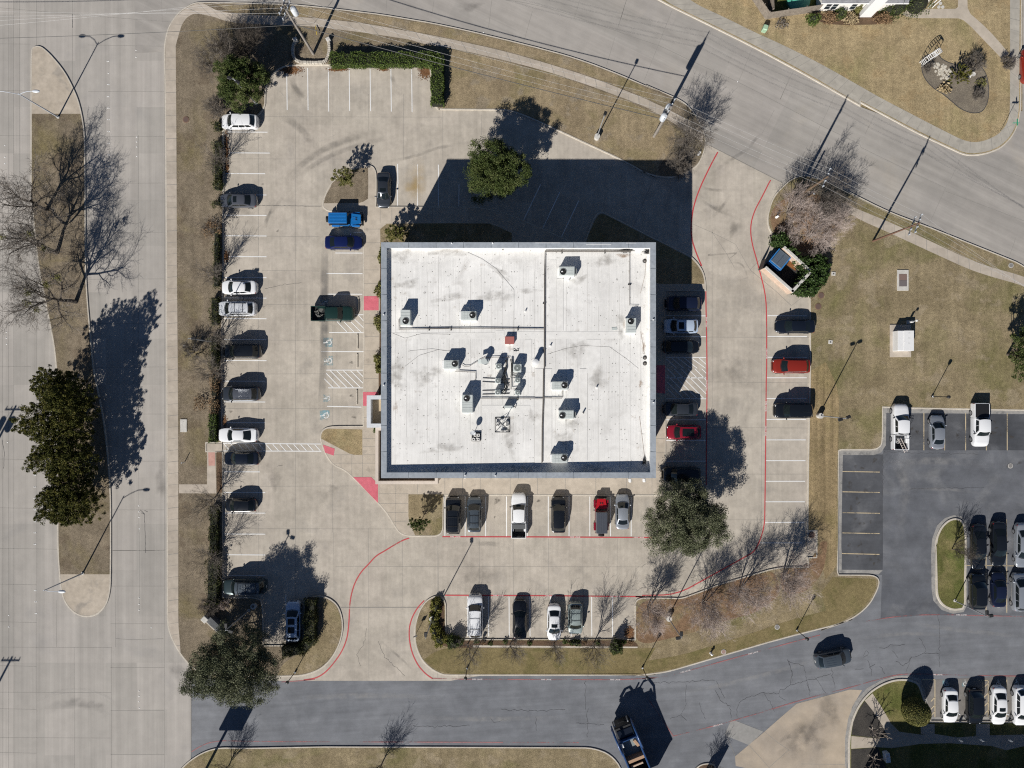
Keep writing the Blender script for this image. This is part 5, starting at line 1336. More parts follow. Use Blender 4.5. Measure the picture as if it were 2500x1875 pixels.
m_.build('dish', plain('dish_grey', (.42, .44, .46), .5), u, 60)
m_ = MB(); m_.tube([(-.35, .35, .95), (-.35, .25, 1.35)], .015, 5); m_.bbox((-.35, .25, 1.36), (.07, .07, .1), .01); m_.build('receiver_arm', M['black'], u)
# stray slab and scraps on the roof
p = RP('C2', 1843, 1300); u = MB(); u.box((0, 0, .03), (.62, .32, .03), .12)
for k in range(4):
    u.box((-.22 + .15 * k, 0, .05), (.04, .30, .02), .12)
tag(u.build('louvre_grille', M['unit_grey'], None, None, (p[0], p[1], roof_z(p[0], p[1]))), 'loose louvred grille lying west of the upright east unit', 'grille')
# ================================================================ VEHICLES
_paint = {}
PAINTS = {'white': ((.78, .79, .80), 0, .3), 'pearl': ((.70, .72, .74), .1, .3), 'silver': ((.42, .45, .49), .55, .32), 'lightblue': ((.52, .62, .76), .2, .3), 'grey': ((.125, .135, .158), .45, .3),  # pale blue: sky light on a shaded silver car, put into its paint
          'darkgrey': ((.045, .053, .066), .4, .3), 'slate': ((.085, .105, .125), .4, .3), 'black': ((.008, .010, .0135), .0, .25), 'navy': ((.012, .018, .045), .3, .28), 'royal': ((.010, .018, .095), .3, .25), 'blueblack': ((.01, .014, .024), .2, .25),
          'red': ((.26, .024, .014), .15, .3), 'cherry': ((.27, .010, .026), .2, .28), 'brightred': ((.42, .010, .016), .1, .3), 'green': ((.014, .040, .034), .2, .3), 'darkgreen': ((.035, .055, .058), .4, .3), 'sage': ((.36, .42, .40), .4, .32), 'skyblue': ((.010, .15, .44), .1, .32), 'truckblue': ((.012, .055, .17), .1, .4)}
def paint(c):
    if c not in _paint:
        col, me, ro = PAINTS[c]
        _paint[c] = plain('car_paint_' + c, col, ro, me, .8, .5, vary=.02)
    return _paint[c]
M['car_glass'] = plain('car_glass', (.010, .014, .016), .05, spec=.55, vary=0)
M['front_glass'] = plain('windshield_glass', (.013, .019, .020), .05, spec=.6, vary=.3)
M['tyre'] = plain('tyre', (.015, .015, .016), .85)
M['rim'] = plain('rim', (.42, .43, .45), .35, .7)
M['headlamp'] = plain('headlamp', (.40, .42, .44), .15, .2, .5)
M['tail'] = plain('tail_lamp', (.20, .01, .012), .2, 0, .5)
M['trim'] = plain('black_trim', (.014, .014, .015), .5)
M['chrome'] = plain('chrome', (.6, .61, .62), .2, 1.0, vary=0)
M['plate'] = plain('plate', (.62, .62, .60), .5)
M['bedliner'] = plain('bed_liner', (.018, .019, .020), .8)

#        L     W     H    belt  hood  cowl roofF roofR rearB  deck  clearance
KINDS = {
 'sedan': dict(L=4.85, W=1.84, H=1.46, belt=.94, hood=.80, cw=.245, rf=.385, rr=.69, rb=.86, deck=1.00, tumble=.76),
 'coupe': dict(L=4.8, W=1.90, H=1.38, belt=.95, hood=.84, cw=.285, rf=.41, rr=.64, rb=.87, deck=1.02, tumble=.72),
 'hatch': dict(L=4.2, W=1.76, H=1.5, belt=.96, hood=.84, cw=.215, rf=.36, rr=.79, rb=.93, deck=.98, tumble=.76),
 'suv': dict(L=4.8, W=1.92, H=1.74, belt=1.10, hood=1.02, cw=.225, rf=.36, rr=.83, rb=.935, deck=1.08, tumble=.80),
 'big': dict(L=5.2, W=2.0, H=1.88, belt=1.18, hood=1.14, cw=.235, rf=.345, rr=.89, rb=.965, deck=1.15, tumble=.84),
 'van': dict(L=5.1, W=1.97, H=1.76, belt=1.08, hood=.98, cw=.165, rf=.33, rr=.86, rb=.95, deck=1.06, tumble=.82),
 'pickup': dict(L=5.75, W=1.98, H=1.86, belt=1.20, hood=1.16, cw=.25, rf=.36, rr=.63, rb=.665, deck=1.2, tumble=.80),
}
def interp(tab, s):
    for (a, va), (b, vb) in zip(tab, tab[1:]):
        if s <= b:
            t = (s - a) / (b - a) if b > a else 0
            t = t * t * (3 - 2 * t)
            return va + (vb - va) * t
    return tab[-1][1]

def car_geometry(k, L, bedless=False):
    W_, Hh = k['W'], k['H']
    pick = k is KINDS['pickup']
    blunt = k['H'] > 1.6
    fr, rr_ = (.56, .64) if blunt else (.44, .52)
    plan = [(0, fr), (.012, fr + .14), (.04, .86 if blunt else .79), (.09, .945 if blunt else .91), (.2, 1.0), (.72, 1.0), (.90, .975 if blunt else .955), (.955, .90 if blunt else .85), (.986, rr_ + .13), (1.0, rr_)]
    if pick:
        top = [(0, .70), (.012, .95), (.03, 1.05), (.08, k['hood']), (k['cw'], k['belt'] + .02), (.3, k['belt']), (1.0, k['belt'])]
    elif k['rb'] > .93:
        top = [(0, .55), (.012, .72), (.04, k['hood'] - .12), (.10, k['hood'] - .02), (k['cw'], k['belt'] - .0), (.35, k['belt']), (.9, k['belt'] + .03), (.975, k['deck']), (.99, k['deck'] - .12), (1.0, .62)]
    else:
        top = [(0, .50), (.012, .62), (.035, k['hood'] - .12), (.09, k['hood'] - .03), (.17, k['hood'] + .04), (k['cw'], k['belt'] - .02), (.45, k['belt']), (k['rb'], k['deck']), (.965, k['deck'] - .01), (.985, k['deck'] - .12), (1.0, .58)]
    return plan, top

def wheel(par, x, y, r=.335, w=.23):
    t = MB(); sgn = 1 if y > 0 else -1
    t.tube([(x, y - w / 2, r), (x, y - w / 2 + .03, r), (x, y + w / 2 - .03, r), (x, y + w / 2, r)], [r - .035, r, r, r - .035], 18)
    o = t.build('wheel', M['tyre'], par, 40)
    q = MB(); yo = y + sgn * (w / 2 + .004)
    n = 18; R = r * .66
    q.add([(x + R * math.cos(6.2832 * i / n), yo, r + R * math.sin(6.2832 * i / n)) for i in range(n)] + [(x, yo + sgn * .02, r)], [(i, (i + 1) % n, n) for i in range(n)])
    q.build('rim', M['rim'], o)

def vehicle(name, label, cat, kind, rect, heading, colour, rack=None, sunroof=0, roofc=None, group='parked cars', ang=0.0, bed=None, mirrors=True, spoiler=False, ribs=0, hood_stripe=False, dims=None):
    k = dict(KINDS[kind])
    kk = KINDS[kind]
    t, x0, y0, x1, y1 = rect
    a, b = one(t, x0, y0, .7), one(t, x1, y1, .7)
    cx, cy = (a[0] + b[0]) / 2, (a[1] + b[1]) / 2
    L = dims or max(abs(b[0] - a[0]), abs(b[1] - a[1]))
    L = max(3.9, min(6.1, L))
    rz = {'L': math.pi, 'R': 0, 'U': math.pi / 2, 'D': -math.pi / 2}[heading] + ang
    root = thing(name, label, cat, (cx, cy, .012 if cy < 1e9 else 0), rz, group)
    W_ = k['W']; hw = W_ / 2
    plan, top = car_geometry(kk, L)
    X = lambda s: L / 2 - s * L
    P_ = paint(colour)
    # --- lower body
    st = [0, .006, .015, .03, .05, .08, .12, .17, .22, k['cw'], .33, .42, .52, .62, .72, .8, k['rb'] if .8 < k['rb'] < .97 else .86, .92, .955, .975, .988, .996, 1.0]
    end = 1.0
    if kind == 'pickup':
        end = k['rb'] - .005
        st = [s for s in st if s < end - .02] + [end]
    st = sorted(set(st))
    prof = [(.82, 0, .26), (.965, 0, .30), (1.0, .30, 0), (1.0, .62, 0), (.985, .84, 0), (.94, .955, 0), (.86, .995, 0), (.58, 1.0, .022), (.28, 1.0, .034), (0, 1.0, .038)]
    mb = MB(); vs = []
    for s in st:
        w = hw * interp(plan, s); zt = interp(top, s)
        half = []
        for (f, tt, ad) in prof:
            z = ad if tt == 0 else .30 + (zt - .30) * tt + ad
            half.append((w * f, z))
        row = [(X(s), y, z) for y, z in half] + [(X(s), -y, z) for y, z in half[-2::-1]]
        vs.extend(row)
    m_ = 19
    fs = []
    for i in range(len(st) - 1):
        for j in range(m_ - 1):
            fs.append((i * m_ + j, i * m_ + j + 1, (i + 1) * m_ + j + 1, (i + 1) * m_ + j))
        fs.append((i * m_ + m_ - 1, i * m_, (i + 1) * m_, (i + 1) * m_ + m_ - 1))
    fs.append(tuple(range(m_))[::-1]); n0 = (len(st) - 1) * m_
    fs.append(tuple(n0 + j for j in range(m_)))
    mb.add(vs, fs)
    # --- cabin shell
    zb = k['belt'] - .03
    wb, wt = hw * .885, hw * (k['tumble'] - .055)
    H_ = k['H']
    bulge_f, bulge_r = .24 if kind != 'pickup' else .15, .15
    def front(u, v):
        xb = X(k['cw']) - .10 + bulge_f * (1 - u * u); xt = X(k['rf']) - .05 + .11 * (1 - u * u)
        z0 = zb + .02; z1 = H_ - .045 - .035 * u * u
        return Vector((xb + (xt - xb) * v, u * (wb + (wt - wb) * v), z0 + (z1 - z0) * (v + .10 * v * (1 - v))))
    zr = zb if k['rb'] > .93 else k['deck'] - .02
    def rear(u, v):
        xb = X(k['rb']) + .07 - bulge_r * (1 - u * u); xt = X(k['rr']) + .05 - .10 * (1 - u * u)
        z1 = H_ - .06 - .035 * u * u
        return Vector((xb + (xt - xb) * v, u * (wb * .96 + (wt * .96 - wb * .96) * v), zr + (z1 - zr) * (v + .10 * v * (1 - v))))
    def roof(u, v):
        a_, b_ = front(u, 1), rear(u, 1)
        q = a_.lerp(b_, v)
        q.z += (.05 * 4 * v * (1 - v)) * (1 - .25 * u * u) + .012 * (1 - u * u)
        return q
    def side(sg):
        def f(a_, v):
            if a_ < 1e-6: return front(sg, v)
            if a_ > 1 - 1e-6: return rear(sg, v)
            b_ = front(sg, 0).lerp(rear(sg, 0), a_); tt = roof(sg, a_)
            q = b_.lerp(tt, v); q.y += sg * .025 * math.sin(math.pi * a_) * (1 - v * .3) 
            return q
        return f
    nu = 8
    rp = [(-1 + 2 * i / nu) for i in range(nu + 1)]
    cab = mb
    cab.grid(lambda i, j: front(-1 + 2 * i, j), nu, 4, flip=True)
    cab.grid(lambda i, j: rear(-1 + 2 * i, j), nu, 4)
    cab.grid(lambda i, j: roof(-1 + 2 * i, j), nu, 8, mi=1, flip=True)
    for sg in (1, -1):
        f = side(sg)
        cab.grid(lambda i, j: f(i, j) if j < 1 else roof(sg, i), 8, 3, flip=(sg < 0))
    body = mb.build('body', [P_, paint(roofc) if roofc else P_], root, 38)
    def patch(name, fn, u0, u1, v0, v1, mat, par=root, n=(8, 4), off=.008):
        g = MB()
        def h(i, j):
            u, v = u0 + (u1 - u0) * i, v0 + (v1 - v0) * j
            e = 1e-3
            q = fn(u, v); d1 = fn(u + e, v) - fn(u - e, v); d2 = fn(u, v + e) - fn(u, v - e)
            nn = d1.cross(d2)
            nn.normalize()
            c = q - Vector((0, 0, zb - .3))
            if nn.dot(Vector((q.x - X((k['cw'] + k['rb']) / 2), q.y, q.z - zb + .4))) < 0: nn = -nn
            return q + nn * off
        g.grid(h, n[0], n[1])
        return g.build(name, mat, par, 40)
    patch('windshield', front, -.90, .90, .06, .93, M['front_glass'])
    patch('rear_window', rear, -.84, .84, .14 if k['rb'] < .93 else .12, .9, M['car_glass'])
    splits = [(.10, .50), (.53, .90)] if kind not in ('coupe',) else [(.12, .72)]
    if kind in ('suv', 'big', 'van'):
        splits = [(.08, .36), (.385, .66), (.69, .93)]
    if kind == 'pickup':
        splits = [(.12, .53), (.56, .92)]
    for sg in (1, -1):
        f = side(sg)
        for a_, b_ in splits:
            patch('side_window', f, a_, b_, .12, .84, M['car_glass'], n=(3, 2), off=.01)
    # --- sunroofs, racks
    if sunroof:
        for q in ([(.10, .40)] if sunroof == 1 else [(.06, .36), (.48, .80)] if sunroof == 2 else [(.12, .82)]):
            patch('sunroof', roof, -.72 if sunroof == 3 else -.62, .72 if sunroof == 3 else .62, q[0], q[1], M['car_glass'], n=(4, 4), off=.008)
    if rack:
        g = MB()
        for sg in (1, -1):
            g.tube([roof(sg * .84, v_) + Vector((0, 0, .05 if 0 < i < 6 else .01)) for i, v_ in enumerate((.08, .12, .3, .5, .7, .88, .93))], .022, 6)
        if rack in ('cross', 'black'):
            for v_ in (.30, .74):
                g.tube([roof(u, v_) + Vector((0, 0, .065)) for u in (-.84, 0, .84)], .024, 6)
        if rack == 'basket':
            for v_ in (.12, .45, .88):
                g.tube([roof(u, v_) + Vector((0, 0, .09)) for u in (-.84, 0, .84)], .022, 6)
        g.build('roof_rack', M['trim'] if rack in ('cross', 'black', 'basket') else M['chrome'], root)
    if ribs:
        g = MB()
        for i in range(ribs):
            u = -.62 + 1.24 * i / (ribs - 1)
            g.tube([roof(u, v_) + Vector((0, 0, .004)) for v_ in (.30, .5, .7, .86)], .02, 5)
        g.build('roof_ribs', M['chrome'] if rack == 'chrome' else paint(roofc or colour), root)
    # --- lamps, grille, mirrors, wheels
    zl = .72 if not blunt_kind(kind) else .86
    for sg in (1, -1):
        g = MB(); g.ball((X(.058), sg * hw * .66, interp(top, .04) - .10), (.24, .15, .07), 10, 6); g.build('headlight', M['headlamp'], root, 60)
        g = MB()
        if kind in ('pickup',):
            g.bbox((X(.994), sg * hw * .90, .95), (.10, .16, .40), .02)
        else:
            g.ball((X(.952), sg * hw * .72, interp(top, .975) - .12), (.14, .17, .11), 10, 6)
        g.build('taillight', M['tail'], root, 60)
        if mirrors:
            xm = X(k['cw'] + .055); g = MB()
            g.ball((xm, sg * (hw + .10), zb + .10), (.09, .13, .085), 10, 6)
            g.box((xm - .01, sg * (hw - .02), zb + .06), (.07, .2, .04))
            g.build('wing_mirror', P_ if colour not in ('white',) or kind != 'pickup' else M['trim'], root, 60)
    g = MB(); g.bbox((X(.0) - .02, 0, .55 if not blunt_kind(kind) else .68), (.08, hw * 1.0, .18), .03); g.build('grille', M['trim'], root)
    g = MB(); g.box((X(1.0) - .005, 0, .70), (.03, .32, .16)); g.build('licence_plate', M['plate'], root)
    r_ = .33 if not blunt_kind(kind) else .375
    for s in ((.185, .80) if kind != 'pickup' else (.165, .775)):
        for sg in (1, -1):
            wheel(root, X(s), sg * (hw - .115 + .015), r_)
    for s_, g_ in ((k['cw'] - .012, .9),):        # wiper cowl
        g = MB(); g.strip([front(u, 0).to_2d() + Vector((.02, 0)) for u in (-.85, -.6, -.3, 0, .3, .6, .85)], .06, zb + .058); g.build('wiper_cowl', M['trim'], root)
    if spoiler:
        g = MB(); g.bbox((X(.955), 0, k['deck'] + .10), (.22, hw * 1.5, .04), .02); g.box((X(.955), hw * .6, k['deck'] + .04), (.12, .05, .1)); g.box((X(.955), -hw * .6, k['deck'] + .04), (.12, .05, .1)); g.build('spoiler', P_, root)
    # --- cargo bed
    if kind == 'pickup':
        xa, xb = X(k['rb'] + .005), X(.992)
        zt = k['belt'] + .02; g = MB()
        th = .12
        for sg in (1, -1):
            g.bbox(((xa + xb) / 2, sg * (hw - th / 2), (zt + .34) / 2 + .02), (xa - xb, th, zt - .34), .035)
            g.bbox(((X(.775)), sg * (hw - .22), .8), (.95, .22, .42), .06)
        g.bbox((xb - .02, 0, (zt + .42) / 2), (.09, W_ - .05, zt - .46), .03)
        g.bbox((xa - .04, 0, (zt + .4) / 2), (.08, W_ - .2, zt - .5), .02)
        g.bbox((X(.99), 0, .48), (.2, W_ * .96, .2), .05, mi=1)
        o = g.build('cargo_bed', [P_, M['chrome']], root)
        g = MB(); g.box(((xa + xb) / 2, 0, .58), (xa - xb - .1, W_ - .2, .1)); g.build('bed_floor', M['bedliner'], root)
        ln = xa - xb
        if bed == 'toolbox':
            g = MB(); g.bbox((xa - .42, 0, zt - .02), (.62, W_ - .22, .12), .02); g.build('bed_cover', plain('bed_cover_grey', (.10, .105, .11), .6), root)
        elif bed == 'cover':
            g = MB(); g.bbox(((xa + xb) / 2, 0, zt + .0), (ln - .08, W_ - .2, .05), .02); g.build('bed_cover', M['trim'], root)
        elif bed == 'load':
            rr = random.Random(4); g = MB()
            for _ in range(16):
                g.bbox((xa - .3 - rr.random() * (ln - .7), rr.uniform(-.6, .6), .70 + rr.random() * .1), (rr.uniform(.15, .5), rr.uniform(.12, .4), rr.uniform(.1, .3)), .03, rr.random() * 3)
            tag(g.build('bed_load', [plain('load_grey', (.12, .12, .11), .7)], None, None, (0, 0, 0)), 'grey odds and ends heaped in the dark green pickup bed', 'cargo')
            o2 = bpy.data.objects[g_last()]
            o2.location = root.location; o2.rotation_euler = root.rotation_euler
        elif bed == 'rack':
            g = MB()
            for x in (xa - .1, xa - .42):
                g.tube([(x, -hw + .08, zt), (x, -hw + .08, 1.95), (x, hw - .08, 1.95), (x, hw - .08, zt)], .03, 6)
            for q in (-.6, -.2, .2, .6):
                g.tube([(xa - .1, q, 1.95), (xa - .42, q, 1.95)], .02, 5)
            g.build('ladder_rack', M['chrome'], root)
    return root
def g_last():
    return 'bed_load'
def blunt_kind(k):
    return k in ('suv', 'big', 'van', 'pickup')

# name, label, category, kind, (crop, x0, y0, x1, y1), heading, colour, extras
CARS = [
 ('parked_suv', 'white family SUV at the north end of the west row, under the bare tree', 'car', 'suv', ('B1', 150, 1030, 480, 1168), 'L', 'white', {}),
 ('parked_sedan', 'grey sedan with sunroof in the west row, next to the hedge', 'car', 'sedan', ('B2', 135, 88, 472, 208), 'L', 'grey', dict(sunroof=1)),
 ('parked_sedan', 'white sedan in the west row with a tree shadow across its roof', 'car', 'sedan', ('B2', 150, 866, 472, 990), 'L', 'white', {}),
 ('parked_suv', 'white SUV with black roof rack in the west row beside a white sedan', 'car', 'suv', ('B2', 122, 1058, 465, 1182), 'L', 'pearl', dict(rack='black')),
 ('parked_suv', 'black SUV without roof rack in the middle of the west row', 'car', 'suv', ('B2', 170, 1446, 510, 1560), 'L', 'black', {}),
 ('parked_suv', 'dark SUV with silver roof ribs in the west row', 'car', 'suv', ('B3', 158, 166, 500, 285), 'L', 'darkgrey', dict(ribs=7, rack='chrome', roofc='grey')),
 ('parked_coupe', 'white sports coupe parked beside the striped crossing', 'car', 'coupe', ('B3', 120, 534, 480, 662), 'L', 'white', dict(spoiler=True)),
 ('parked_sedan', 'dark blue-black sedan parked across the striped crossing end', 'car', 'sedan', ('B3', 174, 748, 495, 866), 'L', 'blueblack', {}),
 ('parked_hatchback', 'small black hatchback in the west row, south of the paved gap', 'car', 'hatch', ('B3', 182, 1168, 468, 1285), 'L', 'black', {}),
 ('parked_suv', 'long dark green SUV with roof basket at the south end of the west row', 'car', 'big', ('B4', 165, 408, 555, 560), 'L', 'darkgreen', dict(rack='basket', ribs=6, roofc='slate')),
 ('parked_suv', 'light blue SUV with two sunroofs standing alone beside the round hedge', 'car', 'suv', ('B4', 730, 615, 868, 978), 'U', 'lightblue', dict(sunroof=2)),
 ('parked_sedan', 'royal blue sedan parked below the bright blue off-roader', 'car', 'sedan', ('B2', 1080, 463, 1420, 586), 'R', 'royal', {}),
 ('parked_pickup', 'dark green pickup with loaded bed in an accessible bay', 'pickup truck', 'pickup', ('B2', 963, 1094, 1350, 1236), 'R', 'green', dict(bed='load')),
 ('parked_sedan', 'dark grey sedan with sunroof nosing towards the building beside the kerbed island', 'car', 'sedan', ('B2', 1545, -108, 1676, 210), 'D', 'darkgrey', dict(sunroof=1)),
 ('parked_suv', 'black SUV with roof bars at the west end of the building row', 'car', 'big', ('C3', 322, 1148, 466, 1490), 'U', 'black', dict(rack='cross', ribs=5)),
 ('parked_suv', 'slate grey SUV with roof bars beside the oil-stained empty bay', 'car', 'suv', ('C3', 518, 1150, 648, 1472), 'U', 'slate', dict(rack='cross', ribs=5)),
 ('parked_pickup', 'white pickup with half-covered bed in the building row', 'pickup truck', 'pickup', ('C3', 908, 1114, 1056, 1520), 'U', 'white', dict(bed='toolbox')),
 ('parked_suv', 'black SUV with plain roof in the middle of the building row', 'car', 'suv', ('C3', 1277, 1150, 1402, 1478), 'U', 'black', {}),
 ('parked_sedan', 'silver sedan at the east end of the building row', 'car', 'sedan', ('C3', 1855, 1128, 1975, 1448), 'U', 'silver', {}),
 ('parked_suv', 'large white SUV with roof bars in the southern island row', 'car', 'big', ('C4', 522, 368, 660, 758), 'U', 'white', dict(rack='black')),
 ('parked_coupe', 'black coupe under bare tree shade in the southern island row', 'car', 'coupe', ('C4', 930, 422, 1055, 775), 'U', 'black', {}),
 ('parked_sedan', 'white sedan with black sunroof nosing over the southern kerb', 'car', 'sedan', ('C4', 1240, 460, 1362, 790), 'D', 'white', dict(sunroof=1)),
 ('parked_suv', 'pale sage green SUV next to the white sedan on the southern kerb', 'car', 'suv', ('C4', 1432, 442, 1550, 728), 'D', 'sage', dict(rack='cross', ribs=5)),
 ('parked_sedan', 'navy estate car in the building shade, northernmost by the east wall', 'car', 'suv', ('D2', 455, 1010, 785, 1138), 'L', 'navy', {}),
 ('parked_suv', 'light blue crossover with sunroof by the east wall', 'car', 'suv', ('D2', 438, 1212, 752, 1342), 'L', 'lightblue', dict(sunroof=1)),
 ('parked_sedan', 'black car backed in beside the hatched bays by the east wall', 'car', 'hatch', ('D2', 432, 1408, 765, 1518), 'R', 'black', {}),
 ('parked_sedan', 'dark grey sedan south of the hatched bays by the east wall', 'car', 'sedan', ('D3', 436, 305, 752, 422), 'L', 'darkgrey', {}),
 ('parked_suv', 'cherry red SUV with glass roof by the east wall', 'car', 'suv', ('D3', 468, 512, 780, 630), 'L', 'cherry', dict(sunroof=3)),
 ('parked_suv', 'black SUV in oak shade at the south end by the east wall', 'car', 'big', ('D3', 428, 886, 775, 1020), 'L', 'black', {}),
 ('parked_sedan', 'black sedan at the edge of the big lawn below the dumpster yard', 'car', 'sedan', ('D2', 1448, 1214, 1806, 1344), 'L', 'blueblack', {}),
 ('parked_suv', 'red SUV at the edge of the big lawn', 'car', 'suv', ('D2', 1418, 1575, 1758, 1698), 'L', 'red', {}),
 ('parked_suv', 'black SUV beside the lamp post at the edge of the big lawn', 'car', 'big', ('D3', 1434, 314, 1782, 440), 'L', 'black', {}),
 ('parked_pickup', 'white pickup with ladder rack at the corner of the asphalt lot', 'pickup truck', 'pickup', ('E3', 1005, 315, 1180, 728), 'U', 'white', dict(bed='rack')),
 ('parked_sedan', 'silver sedan between two white pickups in the asphalt lot', 'car', 'sedan', ('E3', 1352, 418, 1505, 725), 'U', 'silver', {}),
 ('parked_pickup', 'white pickup with black bed cover parked facing into the asphalt lot', 'pickup truck', 'pickup', ('E3', 1722, 312, 1905, 702), 'D', 'white', dict(bed='cover')),
 ('parked_sedan', 'black sedan against the grass island under the bare sapling', 'car', 'sedan', ('E4', 1352, -60, 1465, 262), 'D', 'black', {}),
 ('parked_sedan', 'black sedan in the middle of the upper double row', 'car', 'sedan', ('E4', 1492, -78, 1610, 240), 'D', 'black', {}),
 ('parked_sedan', 'silver sedan at the picture edge in the upper double row', 'car', 'sedan', ('E4', 1660, -68, 1778, 250), 'D', 'silver', {}),
 ('parked_suv', 'black SUV against the grass island beside the lamp', 'car', 'suv', ('E4', 1345, 288, 1460, 542), 'U', 'black', {}),
 ('parked_sedan', 'navy sedan in the middle of the lower double row', 'car', 'sedan', ('E4', 1496, 280, 1605, 526), 'U', 'navy', {}),
 ('parked_suv', 'silver estate at the picture edge in the lower double row', 'car', 'van', ('E4', 1642, 284, 1762, 555), 'U', 'silver', {}),
 ('parked_sedan', 'white sedan with plain roof beside the round clipped shrub', 'car', 'sedan', ('E4', 1154, 1100, 1268, 1342), 'D', 'white', {}),
 ('parked_suv', 'black SUV between two white sedans in the accessible bays', 'car', 'suv', ('E4', 1322, 1100, 1440, 1346), 'D', 'black', {}),
 ('parked_sedan', 'white sedan with black sunroof in the accessible bays', 'car', 'sedan', ('E4', 1492, 1082, 1614, 1356), 'D', 'white', dict(sunroof=1)),
 ('parked_suv', 'white SUV cut by the picture edge in the accessible bays', 'car', 'suv', ('E4', 1650, 1082, 1768, 1360), 'D', 'white', {}),
 ('moving_suv', 'slate grey SUV driving along the access road', 'car', 'suv', ('E4', 262, 818, 508, 950), 'R', 'slate', dict(ang=math.radians(11), ribs=4, group='cars on the road', dims=4.75)),
 ('parked_sedan', 'dark red car at the kerb of the house street', 'car', 'sedan', ('N', 2494, 117, 2528, 202), 'U', 'red', {}),
]
for c in CARS:
    vehicle(*c[:7], **c[7])
# the ladder lying in the white pickup
lad = MB()
for s_ in (-.19, .19):
    lad.tube([(-1.0, s_, 0), (1.0, s_, 0)], .035, 6)
for i in range(7):
    lad.tube([(-.9 + .3 * i, -.19, 0), (-.9 + .3 * i, .19, 0)], .02, 5)
p_ = one('E3', 1122, 690, 1.2)
lo = tag(lad.build('ladder', plain('ladder_metal', (.62, .55, .50), .45), None), 'aluminium ladder lying across the bed of the white rack pickup', 'ladder')
lo.location = (p_[0], p_[1], 1.18); lo.rotation_euler = (0, .06, math.radians(-62))
lad = MB(); lad.tube([(-.35, -.14, 0), (.35, -.14, 0)], .02, 5); lad.tube([(-.35, .14, 0), (.35, .14, 0)], .02, 5); [lad.tube([(q, -.14, 0), (q, .14, 0)], .02, 5) for q in (-.3, -.1, .1, .3)]
lo = tag(lad.build('step_ladder', M['white_metal'], None), 'short white step ladder beside the long ladder in the pickup bed', 'ladder'); p_ = one('E3', 1080, 650, 1.0); lo.location = (p_[0], p_[1], .95); lo.rotation_euler = (0, 0, math.radians(70))

